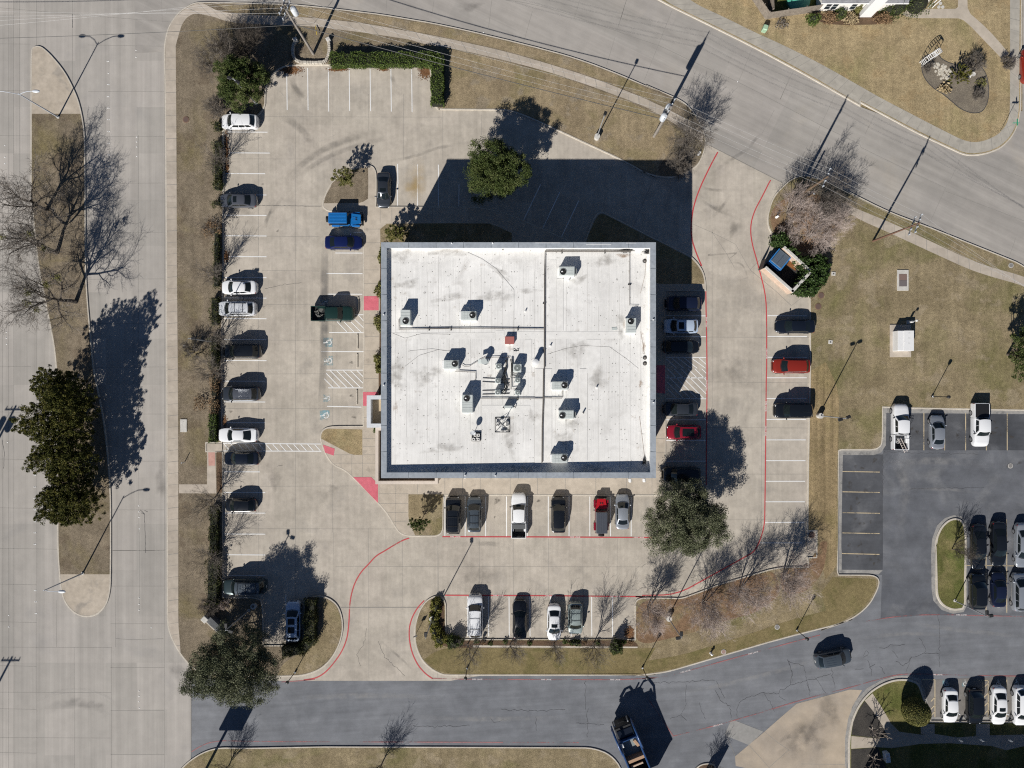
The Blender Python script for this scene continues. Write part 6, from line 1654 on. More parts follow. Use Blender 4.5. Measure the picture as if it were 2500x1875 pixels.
# ---- boxy off-road vehicles
def offroader(label, rect, heading, hoodc, roofc, tubc, ribs):
    t, x0, y0, x1, y1 = rect
    a, b = one(t, x0, y0, .7), one(t, x1, y1, .7)
    rz = {'R': 0, 'U': math.pi / 2}[heading]
    root = thing('off_roader', label, 'car', ((a[0] + b[0]) / 2, (a[1] + b[1]) / 2, .012), rz, 'parked cars')
    L = max(abs(b[0] - a[0]), abs(b[1] - a[1])) - .35
    hw = .80
    g = MB(); g.bbox((-.35, 0, .80), (L - 1.45, hw * 2, .62), .06); g.bbox((L / 2 - .62, 0, .62), (1.1, 1.0, .3), .04); g.build('tub', paint(tubc), root)
    g = MB()
    g.prism([(L / 2 - .05, -.55), (L / 2 - .05, .55), (L / 2 - 1.32, .72), (L / 2 - 1.32, -.72)], .75, 1.16); g.tube([(L / 2 - 1.1, .28, 1.165), (L / 2 - .5, .22, 1.165)], .03, 6); g.tube([(L / 2 - 1.1, -.28, 1.165), (L / 2 - .5, -.22, 1.165)], .03, 6)
    g.bbox((L / 2 - .85, 0, 1.17), (.55, .42, .05), .02); g.build('hood', paint(hoodc), root)
    g = MB(); g.box((L / 2 - .62, .12, 1.2), (.22, .12, .02)); g.box((L / 2 - .62, -.12, 1.2), (.22, .12, .02)); g.build('hood_vent', M['trim'], root)
    for sx, sg in ((L / 2 - .72, 1), (L / 2 - .72, -1), (-L / 2 + .86, 1), (-L / 2 + .86, -1)):
        g = MB(); g.bbox((sx, sg * .84, .92), (1.05, .26, .09), .05); g.build('fender', paint(tubc), root)
        wheel(root, sx, sg * .80, .41, .27)
    g = MB(); g.prism([(L / 2 - 1.40, -.70), (L / 2 - 1.40, .70), (L / 2 - 1.75, .62), (L / 2 - 1.75, -.62)], 1.10, 1.12)
    g.add([(L / 2 - 1.38, -.70, 1.12), (L / 2 - 1.38, .70, 1.12), (L / 2 - 1.72, .64, 1.74), (L / 2 - 1.72, -.64, 1.74)], [(0, 1, 2, 3)]); g.build('windshield', M['car_glass'], root)
    x0_, x1_ = L / 2 - 1.68, -L / 2 + .10
    g = MB()
    for sg in (1, -1):
        g.add([(x0_, sg * .78, 1.12), (x1_, sg * .78, 1.12), (x1_ + .04, sg * .68, 1.74), (x0_ - .05, sg * .68, 1.74)], [(0, 1, 2, 3)])
    g.add([(x1_, -.78, 1.12), (x1_, .78, 1.12), (x1_ + .04, .68, 1.74), (x1_ + .04, -.68, 1.74)], [(0, 1, 2, 3)]); g.build('side_window', M['car_glass'], root)
    g = MB(); g.bbox(((x0_ + x1_) / 2, 0, 1.79), (x0_ - x1_, 1.42, .12), .06)
    for i in range(ribs):
        y = -.56 + 1.12 * i / (ribs - 1); g.tube([(x0_ - .15, y, 1.852), (x1_ + .15, y, 1.852)], .028, 6)
    g.build('roof', paint(roofc), root)
    g = MB(); g.bbox((L / 2 + .12, 0, .62), (.22, 1.5, .2), .05); g.bbox((-L / 2 - .02, 0, .6), (.16, 1.5, .2), .05); g.build('bumper', M['trim'], root)
    g = MB(); g.tube([(-L / 2 - .10, 0, 1.0), (-L / 2 - .34, 0, 1.0)], .40, 20); o = g.build('spare_wheel', M['tyre'], root)
    g = MB(); g.tube([(-L / 2 - .34, 0, 1.0), (-L / 2 - .36, 0, 1.0)], .2, 14); g.build('hub', M['rim'], o)
    for sg in (1, -1):
        g = MB(); g.tube([(L / 2 - .06, sg * .42, .95), (L / 2 - .02, sg * .42, .95)], .1, 12); g.build('headlight', M['headlamp'], root)
        g = MB(); g.bbox((-L / 2 + .02, sg * .70, .95), (.1, .12, .22), .02); g.build('taillight', M['tail'], root)
        g = MB(); g.bbox((L / 2 - 1.5, sg * .95, 1.2), (.1, .22, .18), .04); g.build('wing_mirror', M['trim'], root)
    return root
offroader('bright blue boxy off-roader with ribbed hardtop and rear spare wheel', ('B2', 1112, 258, 1425, 380), 'R', 'skyblue', 'skyblue', 'skyblue', 7)
offroader('red boxy off-roader with grey hardtop and spare wheel in the building row', ('C3', 1660, 1152, 1785, 1488), 'U', 'brightred', 'grey', 'cherry', 6)

# ---- refuse lorry with an open hopper
p_ = one('F1', 560, 1370, 2.2)
rzt = math.atan2(-(760 - 1640), 0) + math.radians(22.5)
gt = thing('garbage_truck', 'blue front-loading garbage truck with open hopper at the foot of the access road', 'truck', (p_[0], p_[1], .01), rzt)
BL = M_ = paint('truckblue')
tw = 1.22
def tb(c, s, b=.05, mi=0, mb_=None): mb_.bbox(c, s, b, mi=mi)
g = MB(); tb((3.2, 0, 1.75), (1.5, 2.3, 2.1), .12, mb_=g); g.build('cab', M['trim'], gt)
g = MB(); g.bbox((3.0, 0, 2.86), (1.1, 2.0, .12), .05); g.build('cab_roof', paint('blueblack'), gt)
g = MB(); g.add([(3.96, -1.05, 1.7), (3.96, 1.05, 1.7), (3.92, 1.0, 2.55), (3.92, -1.0, 2.55)], [(0, 1, 2, 3)]); g.build('windshield', M['car_glass'], gt)
g = MB()
for sg in (1, -1):
    g.bbox((-1.3, sg * tw, 2.3), (7.3, .14, 2.5), .04); g.bbox((-1.3, sg * (tw + .02), 3.56), (7.4, .22, .14), .05)
g.bbox((-4.9, 0, 2.2), (.16, 2.4, 2.4), .04); g.bbox((2.3, 0, 2.2), (.16, 2.4, 2.4), .04)
g.build('hopper_body', BL, gt)
g = MB(); g.box((1.05, 0, 2.35), (2.35, 2.28, .08)); g.build('hopper_floor', plain('worn_floor', (.22, .25, .25), .6), gt)
g = MB(); g.bbox((-.35, 0, 2.9), (.42, 2.3, 1.1), .03); g.bbox((1.1, -.85, 2.5), (1.0, .42, .22), .05, .3); g.build('packer_blade', plain('rusty_plate', (.40, .25, .15), .7), gt)
g = MB(); g.box((-2.6, 0, 1.2), (4.3, 2.28, .1)); g.build('body_floor', plain('dark_load', (.025, .022, .018), .9), gt)
g = MB(); g.bbox((-1.2, .1, 3.1), (.22, 1.6, .12), .02); g.build('cross_bar', plain('pale_bar', (.5, .38, .28), .7), gt)
g = MB(); g.bbox((-3.9, 0, 3.45), (.5, 2.4, .14), .03); g.bbox((-4.6, 0, 3.45), (.9, 2.4, .1), .03); g.build('tailgate_roof', BL, gt)
for sg in (1, -1):
    g = MB(); g.tube([(.2, sg * 1.36, 2.6), (.9, sg * 1.36, 3.5), (2.2, sg * 1.36, 3.95), (3.5, sg * 1.36, 3.7), (4.1, sg * 1.36, 3.0), (4.15, sg * 1.36, 2.2)], [.12, .13, .13, .13, .12, .1], 8); o = g.build('lift_arm', paint('truckblue'), gt, 50)
    g = MB(); g.bbox((4.3, sg * .9, 2.25), (.2, .16, 1.3), .03); g.build('fork', M['steel'], o)
    for x in (2.9, -2.6, -3.8):
        wheel(gt, x, sg * 1.05, .5, .3)
    g = MB(); g.bbox((3.7, sg * 1.45, 2.3), (.1, .26, .5), .04); g.build('wing_mirror', M['trim'], gt)
g = MB(); g.box((-.6, 0, .85), (7.6, .9, .3)); g.build('chassis', M['trim'], gt)
g = MB(); g.bbox((1.9, .95, 3.4), (.55, .40, .22), .06); g.build('work_lamp', M['white_metal'], gt)
# ================================================================ TREES, HEDGES, SHRUBS
M['bark'] = surface('bark', (.085, .07, .056), (.13, .11, .09), 2.0, [(9, 5, .3, .7, .7, 1.25)], rough=1)
M['bark_pale'] = surface('pale_bark', (.25, .215, .18), (.34, .29, .245), 2.0, [(9, 5, .3, .7, .75, 1.2)], rough=1)
M['twig'] = leafy('twig', [(.10, .085, .07), (.16, .14, .12), (.24, .215, .19)], .9)
M['twig_dark'] = leafy('dark_twig', [(.06, .05, .042), (.10, .085, .07), (.15, .13, .11)], .9)
M['twig_pink'] = leafy('pink_grey_twig', [(.30, .245, .21), (.42, .35, .31), (.54, .46, .42)], .9)
M['oak_leaf'] = leafy('oak_leaf', [(.022, .036, .010), (.050, .072, .020), (.085, .108, .034), (.15, .165, .065)], .55, True)
M['live_oak_leaf'] = leafy('live_oak_leaf', [(.045, .054, .026), (.095, .108, .058), (.155, .165, .098), (.24, .24, .155)], .55, True)
M['cedar_leaf'] = leafy('cedar_leaf', [(.026, .032, .009), (.058, .064, .015), (.100, .098, .022), (.15, .128, .04)], .7, True)
M['hedge_leaf'] = leafy('hedge_leaf', [(.030, .056, .012), (.062, .098, .022), (.10, .138, .034), (.14, .165, .05)], .5, True)
M['olive_leaf'] = leafy('olive_leaf', [(.07, .082, .025), (.13, .135, .042), (.19, .18, .062), (.25, .21, .085)], .6, True)
M['gold_leaf'] = leafy('gold_leaf', [(.11, .12, .028), (.19, .185, .045), (.28, .245, .07)], .6, True)
M['dead_leaf'] = leafy('dead_leaf', [(.14, .09, .05), (.23, .15, .085), (.31, .21, .125)], .9, True)
M['straw'] = leafy('straw', [(.26, .20, .11), (.38, .30, .18), (.46, .38, .25)], .9, True)
M['ivy_leaf'] = leafy('ivy_leaf', [(.014, .030, .009), (.030, .056, .016), (.056, .092, .026), (.09, .135, .044)], .45, True)
M['shaded_hedge'] = leafy('shaded_hedge_leaf', [(.022, .034, .010), (.045, .062, .018), (.085, .085, .032), (.13, .10, .05)], .6, True)  # hedge leaf darkened for its shade, plus some browner leaf tones
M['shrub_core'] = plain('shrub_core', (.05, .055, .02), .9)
M['hedge_core'] = plain('hedge_core', (.012, .014, .006), .9)  # near-black solid fill paints the deep shade between the leaves

def leaf_mesh(name, centres, sizes, mat, rng, parent=None, up=.75, long=1.7, tone=None):
    """one small four-sided blade per centre, turned at random"""
    c = np.asarray(centres, dtype=np.float64); n = len(c)
    s = np.asarray(sizes).reshape(-1, 1)
    d = rng.normal(size=(n, 3)); d[:, 2] = d[:, 2] * .6 + up; d /= np.linalg.norm(d, axis=1, keepdims=True)
    e = rng.normal(size=(n, 3)); e -= d * (e * d).sum(1, keepdims=True); e /= np.linalg.norm(e, axis=1, keepdims=True)
    f = np.cross(d, e)
    e *= s * long * .5; f *= s * .5
    v = np.stack([c - e, c + f, c + e, c - f], 1).reshape(-1, 3)
    me = bpy.data.meshes.new(name)
    me.vertices.add(4 * n); me.vertices.foreach_set('co', v.ravel())
    me.loops.add(4 * n); me.loops.foreach_set('vertex_index', np.arange(4 * n, dtype=np.int32))
    me.polygons.add(n); me.polygons.foreach_set('loop_start', np.arange(0, 4 * n, 4, dtype=np.int32))
    me.polygons.foreach_set('loop_total', np.full(n, 4, dtype=np.int32))
    me.update(calc_edges=True)
    at = me.attributes.new('tone', 'FLOAT', 'POINT')
    at.data.foreach_set('value', np.repeat(rng.random(n) if tone is None else np.clip(tone, 0, 1), 4).astype(np.float32))
    me.materials.append(mat)
    o = bpy.data.objects.new(name, me); COL.objects.link(o)
    if parent is not None: o.parent = parent
    return o

# ---- bare branching trees
def grow(T, K, r, p, d, L, rad, lev, cfg):
    ns = cfg['seg'][lev]
    pts, dirs = [p.copy()], [d.copy()]
    for _ in range(ns):
        d = (d + Vector((r.gauss(0, 1), r.gauss(0, 1), r.gauss(0, .7))) * cfg['wob'][lev] + Vector((0, 0, cfg['trop'][lev]))).normalized()
        p = p + d * (L / ns); pts.append(p.copy()); dirs.append(d.copy())
    end = .42 if lev < cfg['max'] else .3
    rads = [rad * (1 - (1 - end) * i / ns) for i in range(ns + 1)]
    (T if lev <= cfg['wood'] else K).tube(pts, rads, (7, 5, 4, 3, 3, 3)[lev], cap=False)
    if lev >= cfg['max']:
        return
    nch = cfg['n'][lev]; nch = nch + (1 if r.random() < .4 else 0)
    az0 = r.random() * 6.28
    for k in range(nch):
        t = cfg['t0'][lev] + (1 - cfg['t0'][lev]) * (k + r.random() * .8) / nch
        t = min(t, 1.0); i = min(ns - 1, int(t * ns)); u = t * ns - i
        q = pts[i].lerp(pts[i + 1], u); dd = dirs[i + 1]
        a = dd.cross(Vector((0, 0, 1)) if abs(dd.z) < .9 else Vector((1, 0, 0))).normalized(); b = dd.cross(a)
        az = az0 + k * 2.4 + r.gauss(0, .3); an = math.radians(cfg['ang'][lev] * r.uniform(.7, 1.25))
        nd = (dd * math.cos(an) + (a * math.cos(az) + b * math.sin(az)) * math.sin(an)).normalized()
        rr = (rads[i] * (1 - u) + rads[i + 1] * u) * cfg['rr'][lev]
        grow(T, K, r, q, nd, L * cfg['lr'][lev] * r.uniform(.75, 1.15), max(rr, cfg['rmin']), lev + 1, cfg)

ELM = dict(max=4, wood=2, seg=[4, 6, 5, 4, 3], wob=[.10, .20, .24, .26, .28], trop=[.05, .08, .05, .02, .0], n=[6, 7, 8, 7, 0], t0=[.55, .2, .15, .15, 0], ang=[50, 46, 46, 46, 0], lr=[1.12, .54, .54, .55, 1], rr=[.68, .60, .60, .62, 1], rmin=.014)
SMALL = dict(max=4, wood=1, seg=[4, 5, 4, 3, 2], wob=[.06, .09, .12, .16, .2], trop=[.05, .07, .06, .05, .02], n=[9, 6, 5, 3, 0], t0=[.35, .12, .2, .2, 0], ang=[34, 28, 30, 32, 0], lr=[1.45, .58, .55, .55, 1], rr=[.60, .60, .62, .66, 1], rmin=.0095)
def bare(name, label, x, y, h, seed, cfg=SMALL, trunk_r=.09, lean=(0, 0), mats=('bark', 'twig'), group='bare trees', tl=None):
    r = random.Random(seed); T, K = MB(), MB()
    grow(T, K, r, Vector((0, 0, -.1)), Vector((lean[0], lean[1], 1)).normalized(), tl or h * .32, trunk_r, 0, cfg)
    root = thing(name, label, 'tree', (x, y, KT - .02), 0, group)
    T.build('trunk', M[mats[0]], root, 60)
    K.build('crown', M[mats[1]], root)
    return root
def crepe(label, x, y, h, seed, mats=('bark_pale', 'twig_pink'), spread=1.0, stems=6, dens=1.0, group='bare multi-stemmed trees', name='crepe_myrtle'):
    r = random.Random(seed); T, K = MB(), MB()
    cfg = dict(max=4, wood=1, seg=[4, 3, 3, 3, 2], wob=[.10, .14, .18, .2, .22], trop=[.04, .05, .05, .04, .02], n=[5, 5, 5, int(5 * dens), 0], t0=[.35, .3, .3, .25, 0], ang=[34, 34, 36, 38, 0], lr=[.58, .64, .62, .6, 1], rr=[.66, .62, .6, .62, 1], rmin=.0088)
    for k in range(stems):
        a = 6.283 * k / stems + r.gauss(0, .3); tlt = r.uniform(.25, .62) * spread
        grow(T, K, r, Vector((.12 * math.cos(a), .12 * math.sin(a), -.1)), Vector((tlt * math.cos(a), tlt * math.sin(a), 1)).normalized(), h * .52, .07, 0, cfg)
    root = thing(name, label, 'tree', (x, y, KT - .02), 0, group)
    T.build('trunk', M[mats[0]], root, 60); K.build('crown', M[mats[1]], root)
    return root

b1, b2, b3 = one('A2', 690, 1060), one('A2', 520, 620), one('A2', 430, 232)
m1 = bare('bare_tree', 'large bare tree on the median nearest the cedars', *b1, 9.5, 11, ELM, .30, (-.10, .0), ('bark', 'twig'), tl=4.3)
m2 = bare('bare_tree', 'large bare tree in the middle of the median trees', *b2, 9.5, 25, ELM, .29, (-.05, .05), ('bark', 'twig'), tl=4.2)
m3 = bare('bare_tree', 'northernmost large bare tree on the median', *b3, 8.5, 31, ELM, .26, (-.08, .0), ('bark', 'twig'), tl=3.8)
# mistletoe-like green tufts caught in the nearest median tree
nr = np.random.default_rng(5)
def tufts(par, spots, R, n, mat, name='tuft'):
    for s in spots:
        c = nr.normal(size=(n, 3)) * R * .5 + np.array(s)
        leaf_mesh(name, c, nr.uniform(.06, .13, n), M[mat], nr, par)
tufts(m1, [(-1.9, .4, 6.4), (-2.6, -.8, 5.6), (-1.2, -1.6, 6.0), (.6, 1.4, 6.8), (1.8, 2.2, 6.6)], .45, 170, 'olive_leaf', 'mistletoe')
tufts(m2, [(-3.0, .9, 6.0), (1.2, 1.0, 7.0), (2.4, -.6, 6.2)], .45, 150, 'olive_leaf', 'mistletoe')

# ---- evergreen trees: limbs, then clumps of leaves through the crown
def evergreen(name, label, x, y, z0, radii, zc, n_clump, per, leaf, mat, seed, group='evergreen trees', trunk_r=.2, spiky=0.0, flat=.55, bark='bark', z_base=None, fill=0):
    g = np.random.default_rng(seed)
    root = thing(name, label, 'tree', (x, y, KT - .02), 0, group)
    rx, ry, rz = radii
    n_clump = int(n_clump * 2.0)
    cl = []
    while len(cl) < n_clump:
        d = g.normal(size=3); d /= np.linalg.norm(d)
        rr = g.random() ** .42
        if d[2] < -.55: continue
        wob = 1 + .16 * math.sin(3 * math.atan2(d[1], d[0]) + seed) + .10 * math.sin(7 * math.atan2(d[1], d[0]) + 2 * seed)
        cl.append((d[0] * rx * rr * wob, d[1] * ry * rr * wob, zc + d[2] * rz * rr, rr))
    T = MB(); r = random.Random(seed)
    T.tube([(0, 0, -.1), (.05, .02, zc * .35), (r.uniform(-.1, .1), r.uniform(-.1, .1), zc * .75)], [trunk_r, trunk_r * .8, trunk_r * .55], 8, cap=False)
    for c in cl[:: max(1, n_clump // 34)]:
        a = Vector((0, 0, zc * r.uniform(.32, .6))); b = Vector(c[:3]); m_ = a.lerp(b, .5) + Vector((r.gauss(0, .15), r.gauss(0, .15), -.1 * (b - a).length))
        T.tube([a, m_, b], [trunk_r * .38, trunk_r * .2, .02], 5, cap=False)
    T.build('trunk', M[bark], root, 60)
    cs, ss, ts = [], [], []
    R = (rx * ry * rz) ** (1 / 3)
    for c in cl:
        sig = R * g.uniform(.05, .115)
        m_ = int(per * .85 * g.uniform(.6, 1.4))
        o = g.normal(size=(m_, 3)); ln = np.linalg.norm(o, axis=1, keepdims=True)
        o = o / ln * (g.random((m_, 1)) ** .5) * sig * 1.9 * np.array([1, 1, flat])
        if spiky:
            out = np.array([c[0], c[1], (c[2] - zc) * .8 + .35 * R]); out /= np.linalg.norm(out) + 1e-6
            t = g.random((m_, 1)) ** 1.5
            o = o * .62 * (1 - .7 * t) + out * t * sig * 2.6 * spiky
        cs.append(o + np.array(c[:3])); ss.append(g.uniform(.6, 1.2, m_) * leaf * .82)
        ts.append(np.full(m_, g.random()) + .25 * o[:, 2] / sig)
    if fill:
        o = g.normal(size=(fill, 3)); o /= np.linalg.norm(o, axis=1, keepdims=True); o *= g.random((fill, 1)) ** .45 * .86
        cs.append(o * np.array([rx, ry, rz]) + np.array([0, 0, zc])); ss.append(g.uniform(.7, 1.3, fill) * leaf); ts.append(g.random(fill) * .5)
    cs = np.concatenate(cs); ss = np.concatenate(ss)
    if z_base is not None: cs[:, 2] = np.maximum(cs[:, 2], z_base + g.random(len(cs)) * .2)
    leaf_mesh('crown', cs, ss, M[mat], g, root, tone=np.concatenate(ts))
    return root
def base(px, py, z):
    return W((px, py), z)
# cedars on the median
cg = 'cedars on the median'
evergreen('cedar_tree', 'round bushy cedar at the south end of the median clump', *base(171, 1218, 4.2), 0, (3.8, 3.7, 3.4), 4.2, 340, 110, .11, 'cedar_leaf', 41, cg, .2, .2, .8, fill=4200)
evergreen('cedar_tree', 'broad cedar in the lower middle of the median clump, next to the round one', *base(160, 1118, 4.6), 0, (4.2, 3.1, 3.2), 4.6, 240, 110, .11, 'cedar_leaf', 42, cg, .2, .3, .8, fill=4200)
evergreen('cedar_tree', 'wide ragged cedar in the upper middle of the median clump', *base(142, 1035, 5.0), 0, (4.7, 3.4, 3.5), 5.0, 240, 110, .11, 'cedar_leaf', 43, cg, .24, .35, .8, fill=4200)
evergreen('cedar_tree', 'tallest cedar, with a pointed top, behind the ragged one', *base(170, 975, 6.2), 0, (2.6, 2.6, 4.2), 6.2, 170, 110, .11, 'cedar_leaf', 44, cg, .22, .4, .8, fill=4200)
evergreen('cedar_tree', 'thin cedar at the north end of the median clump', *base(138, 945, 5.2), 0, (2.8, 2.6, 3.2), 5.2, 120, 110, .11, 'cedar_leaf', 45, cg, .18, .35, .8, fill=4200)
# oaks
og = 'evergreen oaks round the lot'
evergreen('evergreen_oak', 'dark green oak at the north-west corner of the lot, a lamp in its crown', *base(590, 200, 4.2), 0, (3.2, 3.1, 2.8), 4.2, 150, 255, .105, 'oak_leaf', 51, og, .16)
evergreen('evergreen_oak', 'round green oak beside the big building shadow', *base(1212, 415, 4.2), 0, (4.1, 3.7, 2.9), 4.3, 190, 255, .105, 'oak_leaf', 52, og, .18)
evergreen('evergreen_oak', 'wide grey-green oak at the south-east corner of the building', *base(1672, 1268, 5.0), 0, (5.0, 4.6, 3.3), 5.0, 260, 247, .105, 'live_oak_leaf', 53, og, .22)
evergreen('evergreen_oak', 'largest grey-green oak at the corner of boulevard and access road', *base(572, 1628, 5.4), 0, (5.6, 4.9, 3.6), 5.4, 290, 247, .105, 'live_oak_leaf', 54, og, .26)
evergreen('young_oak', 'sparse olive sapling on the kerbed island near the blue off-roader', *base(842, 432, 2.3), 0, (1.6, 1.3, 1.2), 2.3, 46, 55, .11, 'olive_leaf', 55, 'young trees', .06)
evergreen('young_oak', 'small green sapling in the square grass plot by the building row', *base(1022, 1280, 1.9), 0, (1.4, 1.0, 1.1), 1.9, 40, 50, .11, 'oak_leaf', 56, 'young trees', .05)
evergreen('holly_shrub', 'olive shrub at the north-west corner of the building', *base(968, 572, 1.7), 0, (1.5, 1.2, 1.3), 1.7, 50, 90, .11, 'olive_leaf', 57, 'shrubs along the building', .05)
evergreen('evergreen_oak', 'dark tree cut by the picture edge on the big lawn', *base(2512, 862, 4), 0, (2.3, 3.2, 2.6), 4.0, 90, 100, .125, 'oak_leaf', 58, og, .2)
# ---- clipped and loose shrubs
def shrub(name, label, x, y, radii, seed, mat='hedge_leaf', n=900, leaf=.09, group=None, core=True, cat='shrub', z0=None, clip=False):
    g = np.random.default_rng(seed)
    root = thing(name, label, cat, (x, y, KT - .02 if z0 is None else z0), 0, group)
    d = g.normal(size=(n, 3)); d /= np.linalg.norm(d, axis=1, keepdims=True)
    az = np.arctan2(d[:, 1], d[:, 0])
    rr = g.random(n) ** (.10 if clip else .3) * (1 + (0 if clip else .18) * np.sin(3 * az + seed) + (0 if clip else .12) * np.sin(8 * az))
    c = d * rr[:, None] * np.array(radii); c[:, 2] = np.abs(c[:, 2]) if not clip else c[:, 2] + radii[2]
    c[:, 2] = np.maximum(c[:, 2], .04)
    leaf_mesh('foliage', c, g.uniform(.7, 1.3, n) * leaf, M[mat], g, root)
    if core:
        k = MB(); k.ball((0, 0, radii[2] * (.35 if not clip else 1)), [q * (.6 if not clip else .84) for q in radii], 14, 9); k.build('core_fill', M['hedge_core'] if not clip else M['shrub_core'], root, 60)
    return root
sb = 'shrubs along the building'
for i, (t, x, y, rx, ry, lab) in enumerate((('B2', 1578, 640, .45, 1.15, 'northernmost olive shrub on the west wall of the building'), ('B2', 1562, 950, .65, 1.2, 'olive shrub beside the pink ramp on the west wall'), ('B2', 1556, 1240, .7, 1.2, 'olive shrub level with the dark green pickup on the west wall'), ('B2', 1550, 1580, .65, 1.0, 'olive shrub level with the accessible bays on the west wall'), ('B3', 1556, 8, .55, .45, 'small olive shrub just north of the entrance portal'))):
    c = one(t, x, y, .9); shrub('holly_shrub', lab, c[0] + .1, c[1], (rx, ry, 1.1), 60 + i, 'olive_leaf', 850, .11, sb, core=False)
c = one('B3', 1527, 556, .8); shrub('holly_shrub', 'tiny green shrub between portal and corner canopy', c[0], c[1], (.25, .4, .8), 66, 'hedge_leaf', 200, .1, sb, core=False)
c = one('F6', 905, 960, 2.2); rs = shrub('clipped_shrub', 'large round clipped shrub beside the accessible bays of the asphalt lot', *c, (1.75, 1.75, 1.75), 70, 'olive_leaf', 17000, .07, None, clip=True)
c = one('C4', 400, 805, .8); shrub('evergreen_shrub', 'dark green shrub at the west end of the southern planting strip', *c, (1.1, .9, 1.5), 71, 'oak_leaf', 2600, .1, 'shrubs in the planting strip')
c = one('C4', 1860, 850, .9); shrub('evergreen_shrub', 'tall dark shrub at the east end of the southern planting strip', *c, (.85, .9, 2.2), 72, 'oak_leaf', 2600, .1, 'shrubs in the planting strip')
c = one('C4', 1490, 810, .3); shrub('evergreen_shrub', 'low green shrub below the sage green SUV', *c, (.9, .45, .5), 73, 'oak_leaf', 500, .1, 'shrubs in the planting strip')
for i, (x, y, rx) in enumerate(((240, 480, .75), (222, 600, .70), (228, 700, .75), (275, 770, 1.0))):
    c = one('C4', x, y, .5); shrub('golden_shrub', ('golden shrub at the tip of the lot island', 'golden shrub beside the lamp foot on the lot island', 'golden shrub south of the lamp foot on the lot island', 'golden shrub curving along the island kerb')[i], *c, (rx, 1.2, .95), 80 + i, 'gold_leaf', 1900, .10, 'golden shrubs on the lot island')
for i, x in enumerate((600, 660, 725, 860, 940, 1080, 1400, 1570, 1690, 1930, 1990)):
    c = one('C4', x, 800 + (i % 3) * 8, .25); shrub('low_shrub', 'small dark low shrub in the southern planting strip', *c, (.38, .32, .4), 90 + i, ('hedge_leaf', 'dead_leaf', 'oak_leaf')[i % 3], 130, .09, 'low shrubs in the planting strip', core=False)
# ---- hedges
def hedge(label, path, w, h, seed, mat='hedge_leaf', dens=150, group='hedges', ragged=.05, gaps=0.0, name='hedge'):
    g = np.random.default_rng(seed)
    pts = [Vector(p) for p in path]
    root = thing(name, label, 'hedge', (pts[0].x, pts[0].y, KT - .02), 0, group)
    o = pts[0]; cs = []; k = MB()
    for a, b in zip(pts, pts[1:]):
        a, b = a - o, b - o; d = b - a; L = d.length; d.normalize(); nn = Vector((-d.y, d.x)); an = math.atan2(d.y, d.x)
        n = int(L * (w + 2 * h) * dens)
        t = g.random(n) * (L + w * .5) - w * .25
        s = g.random(n) * (w + 2 * h) - (w / 2 + h)
        y = np.clip(s, -w / 2, w / 2); z = np.where(np.abs(s) > w / 2, h - (np.abs(s) - w / 2), h)
        keep = np.ones(n, bool)
        if gaps:
            keep = np.sin(t * 1.7 + seed) + np.sin(t * .6 + 2 * seed) + g.normal(size=n) * .3 > -2 + gaps * 2.2
        wob = 1 + ragged * 2 * np.sin(t * 2.1 + seed) + ragged * np.sin(t * 5 + 1)
        p = np.stack([a.x + d.x * t + nn.x * y * wob, a.y + d.y * t + nn.y * y * wob, np.maximum(z * (1 + (wob - 1) * .7), .05)], 1) + g.normal(size=(n, 3)) * ragged
        cs.append(p[keep])
        m_ = (a + b) / 2
        if not gaps:
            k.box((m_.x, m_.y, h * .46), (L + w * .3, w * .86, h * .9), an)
        else:
            q = 0.0
            while q < L:
                if math.sin(q * 1.7 + seed) + math.sin(q * .6 + 2 * seed) > -2 + gaps * 2.2:
                    c_ = a + d * q; k.box((c_.x, c_.y, h * .40), (.5, w * .7, h * .8), an)
                elif k.v:
                    k.build('core_fill', M['hedge_core'], root); k = MB()
                q += .5
    cs = np.concatenate(cs)
    leaf_mesh('foliage', cs, g.uniform(.06, .12, len(cs)), M[mat], g, root)
    if k.v: k.build('core_fill', M['hedge_core'], root)
    return root
hedge('tall clipped L-shaped hedge round the north parking bays', [one('B1', 1150, 535, 1.1), one('B1', 2092, 530, 1.1), one('B1', 2092, 920, 1.1)], 1.55, 1.3, 1, 'hedge_leaf', 190)
hw_ = 'hedge pieces along the west kerb'
hedge('gappy green hedge from the white SUV down to the grey sedan', [one('B1', 118, 1120, .6), one('B1', 120, 1655, .6), one('B2', 112, 200, .6)], .85, 1.0, 2, 'shaded_hedge', 110, hw_, .12, .35)
hedge('thin olive hedge south of the grey sedan on the west kerb', [one('B2', 110, 420, .6), one('B2', 105, 980, .6)], .65, .9, 3, 'shaded_hedge', 80, hw_, .13, .55)
hedge('dark thick hedge beside the white and black SUVs on the west kerb', [one('B2', 95, 1040, .6), one('B2', 90, 1655, .6)], 1.0, 1.0, 4, 'shaded_hedge', 90, hw_, .13, .4)
hedge('patchy hedge mixed with dead leaves north of the sports coupe', [one('B3', 100, 20, .6), one('B3', 85, 400, .6)], .85, 1.0, 5, 'dead_leaf', 100, hw_, .10, .3)
hedge('short clipped green hedge beside the white sports coupe', [one('B3', 80, 420, .6), one('B3', 78, 650, .6)], .85, 1.0, 6, 'hedge_leaf', 150, hw_, .05)
hedge('long clipped hedge from the paved gap down to the green SUV', [one('B3', 92, 1250, .6), one('B3', 85, 1655, .6), one('B4', 80, 170, .6)], .95, 1.05, 7, 'shaded_hedge', 150, hw_, .09)
hedge('tall loose hedge beside the long green SUV', [one('B4', 85, 260, .8), one('B4', 78, 620, .8)], 1.3, 1.3, 8, 'shaded_hedge', 120, hw_, .13)
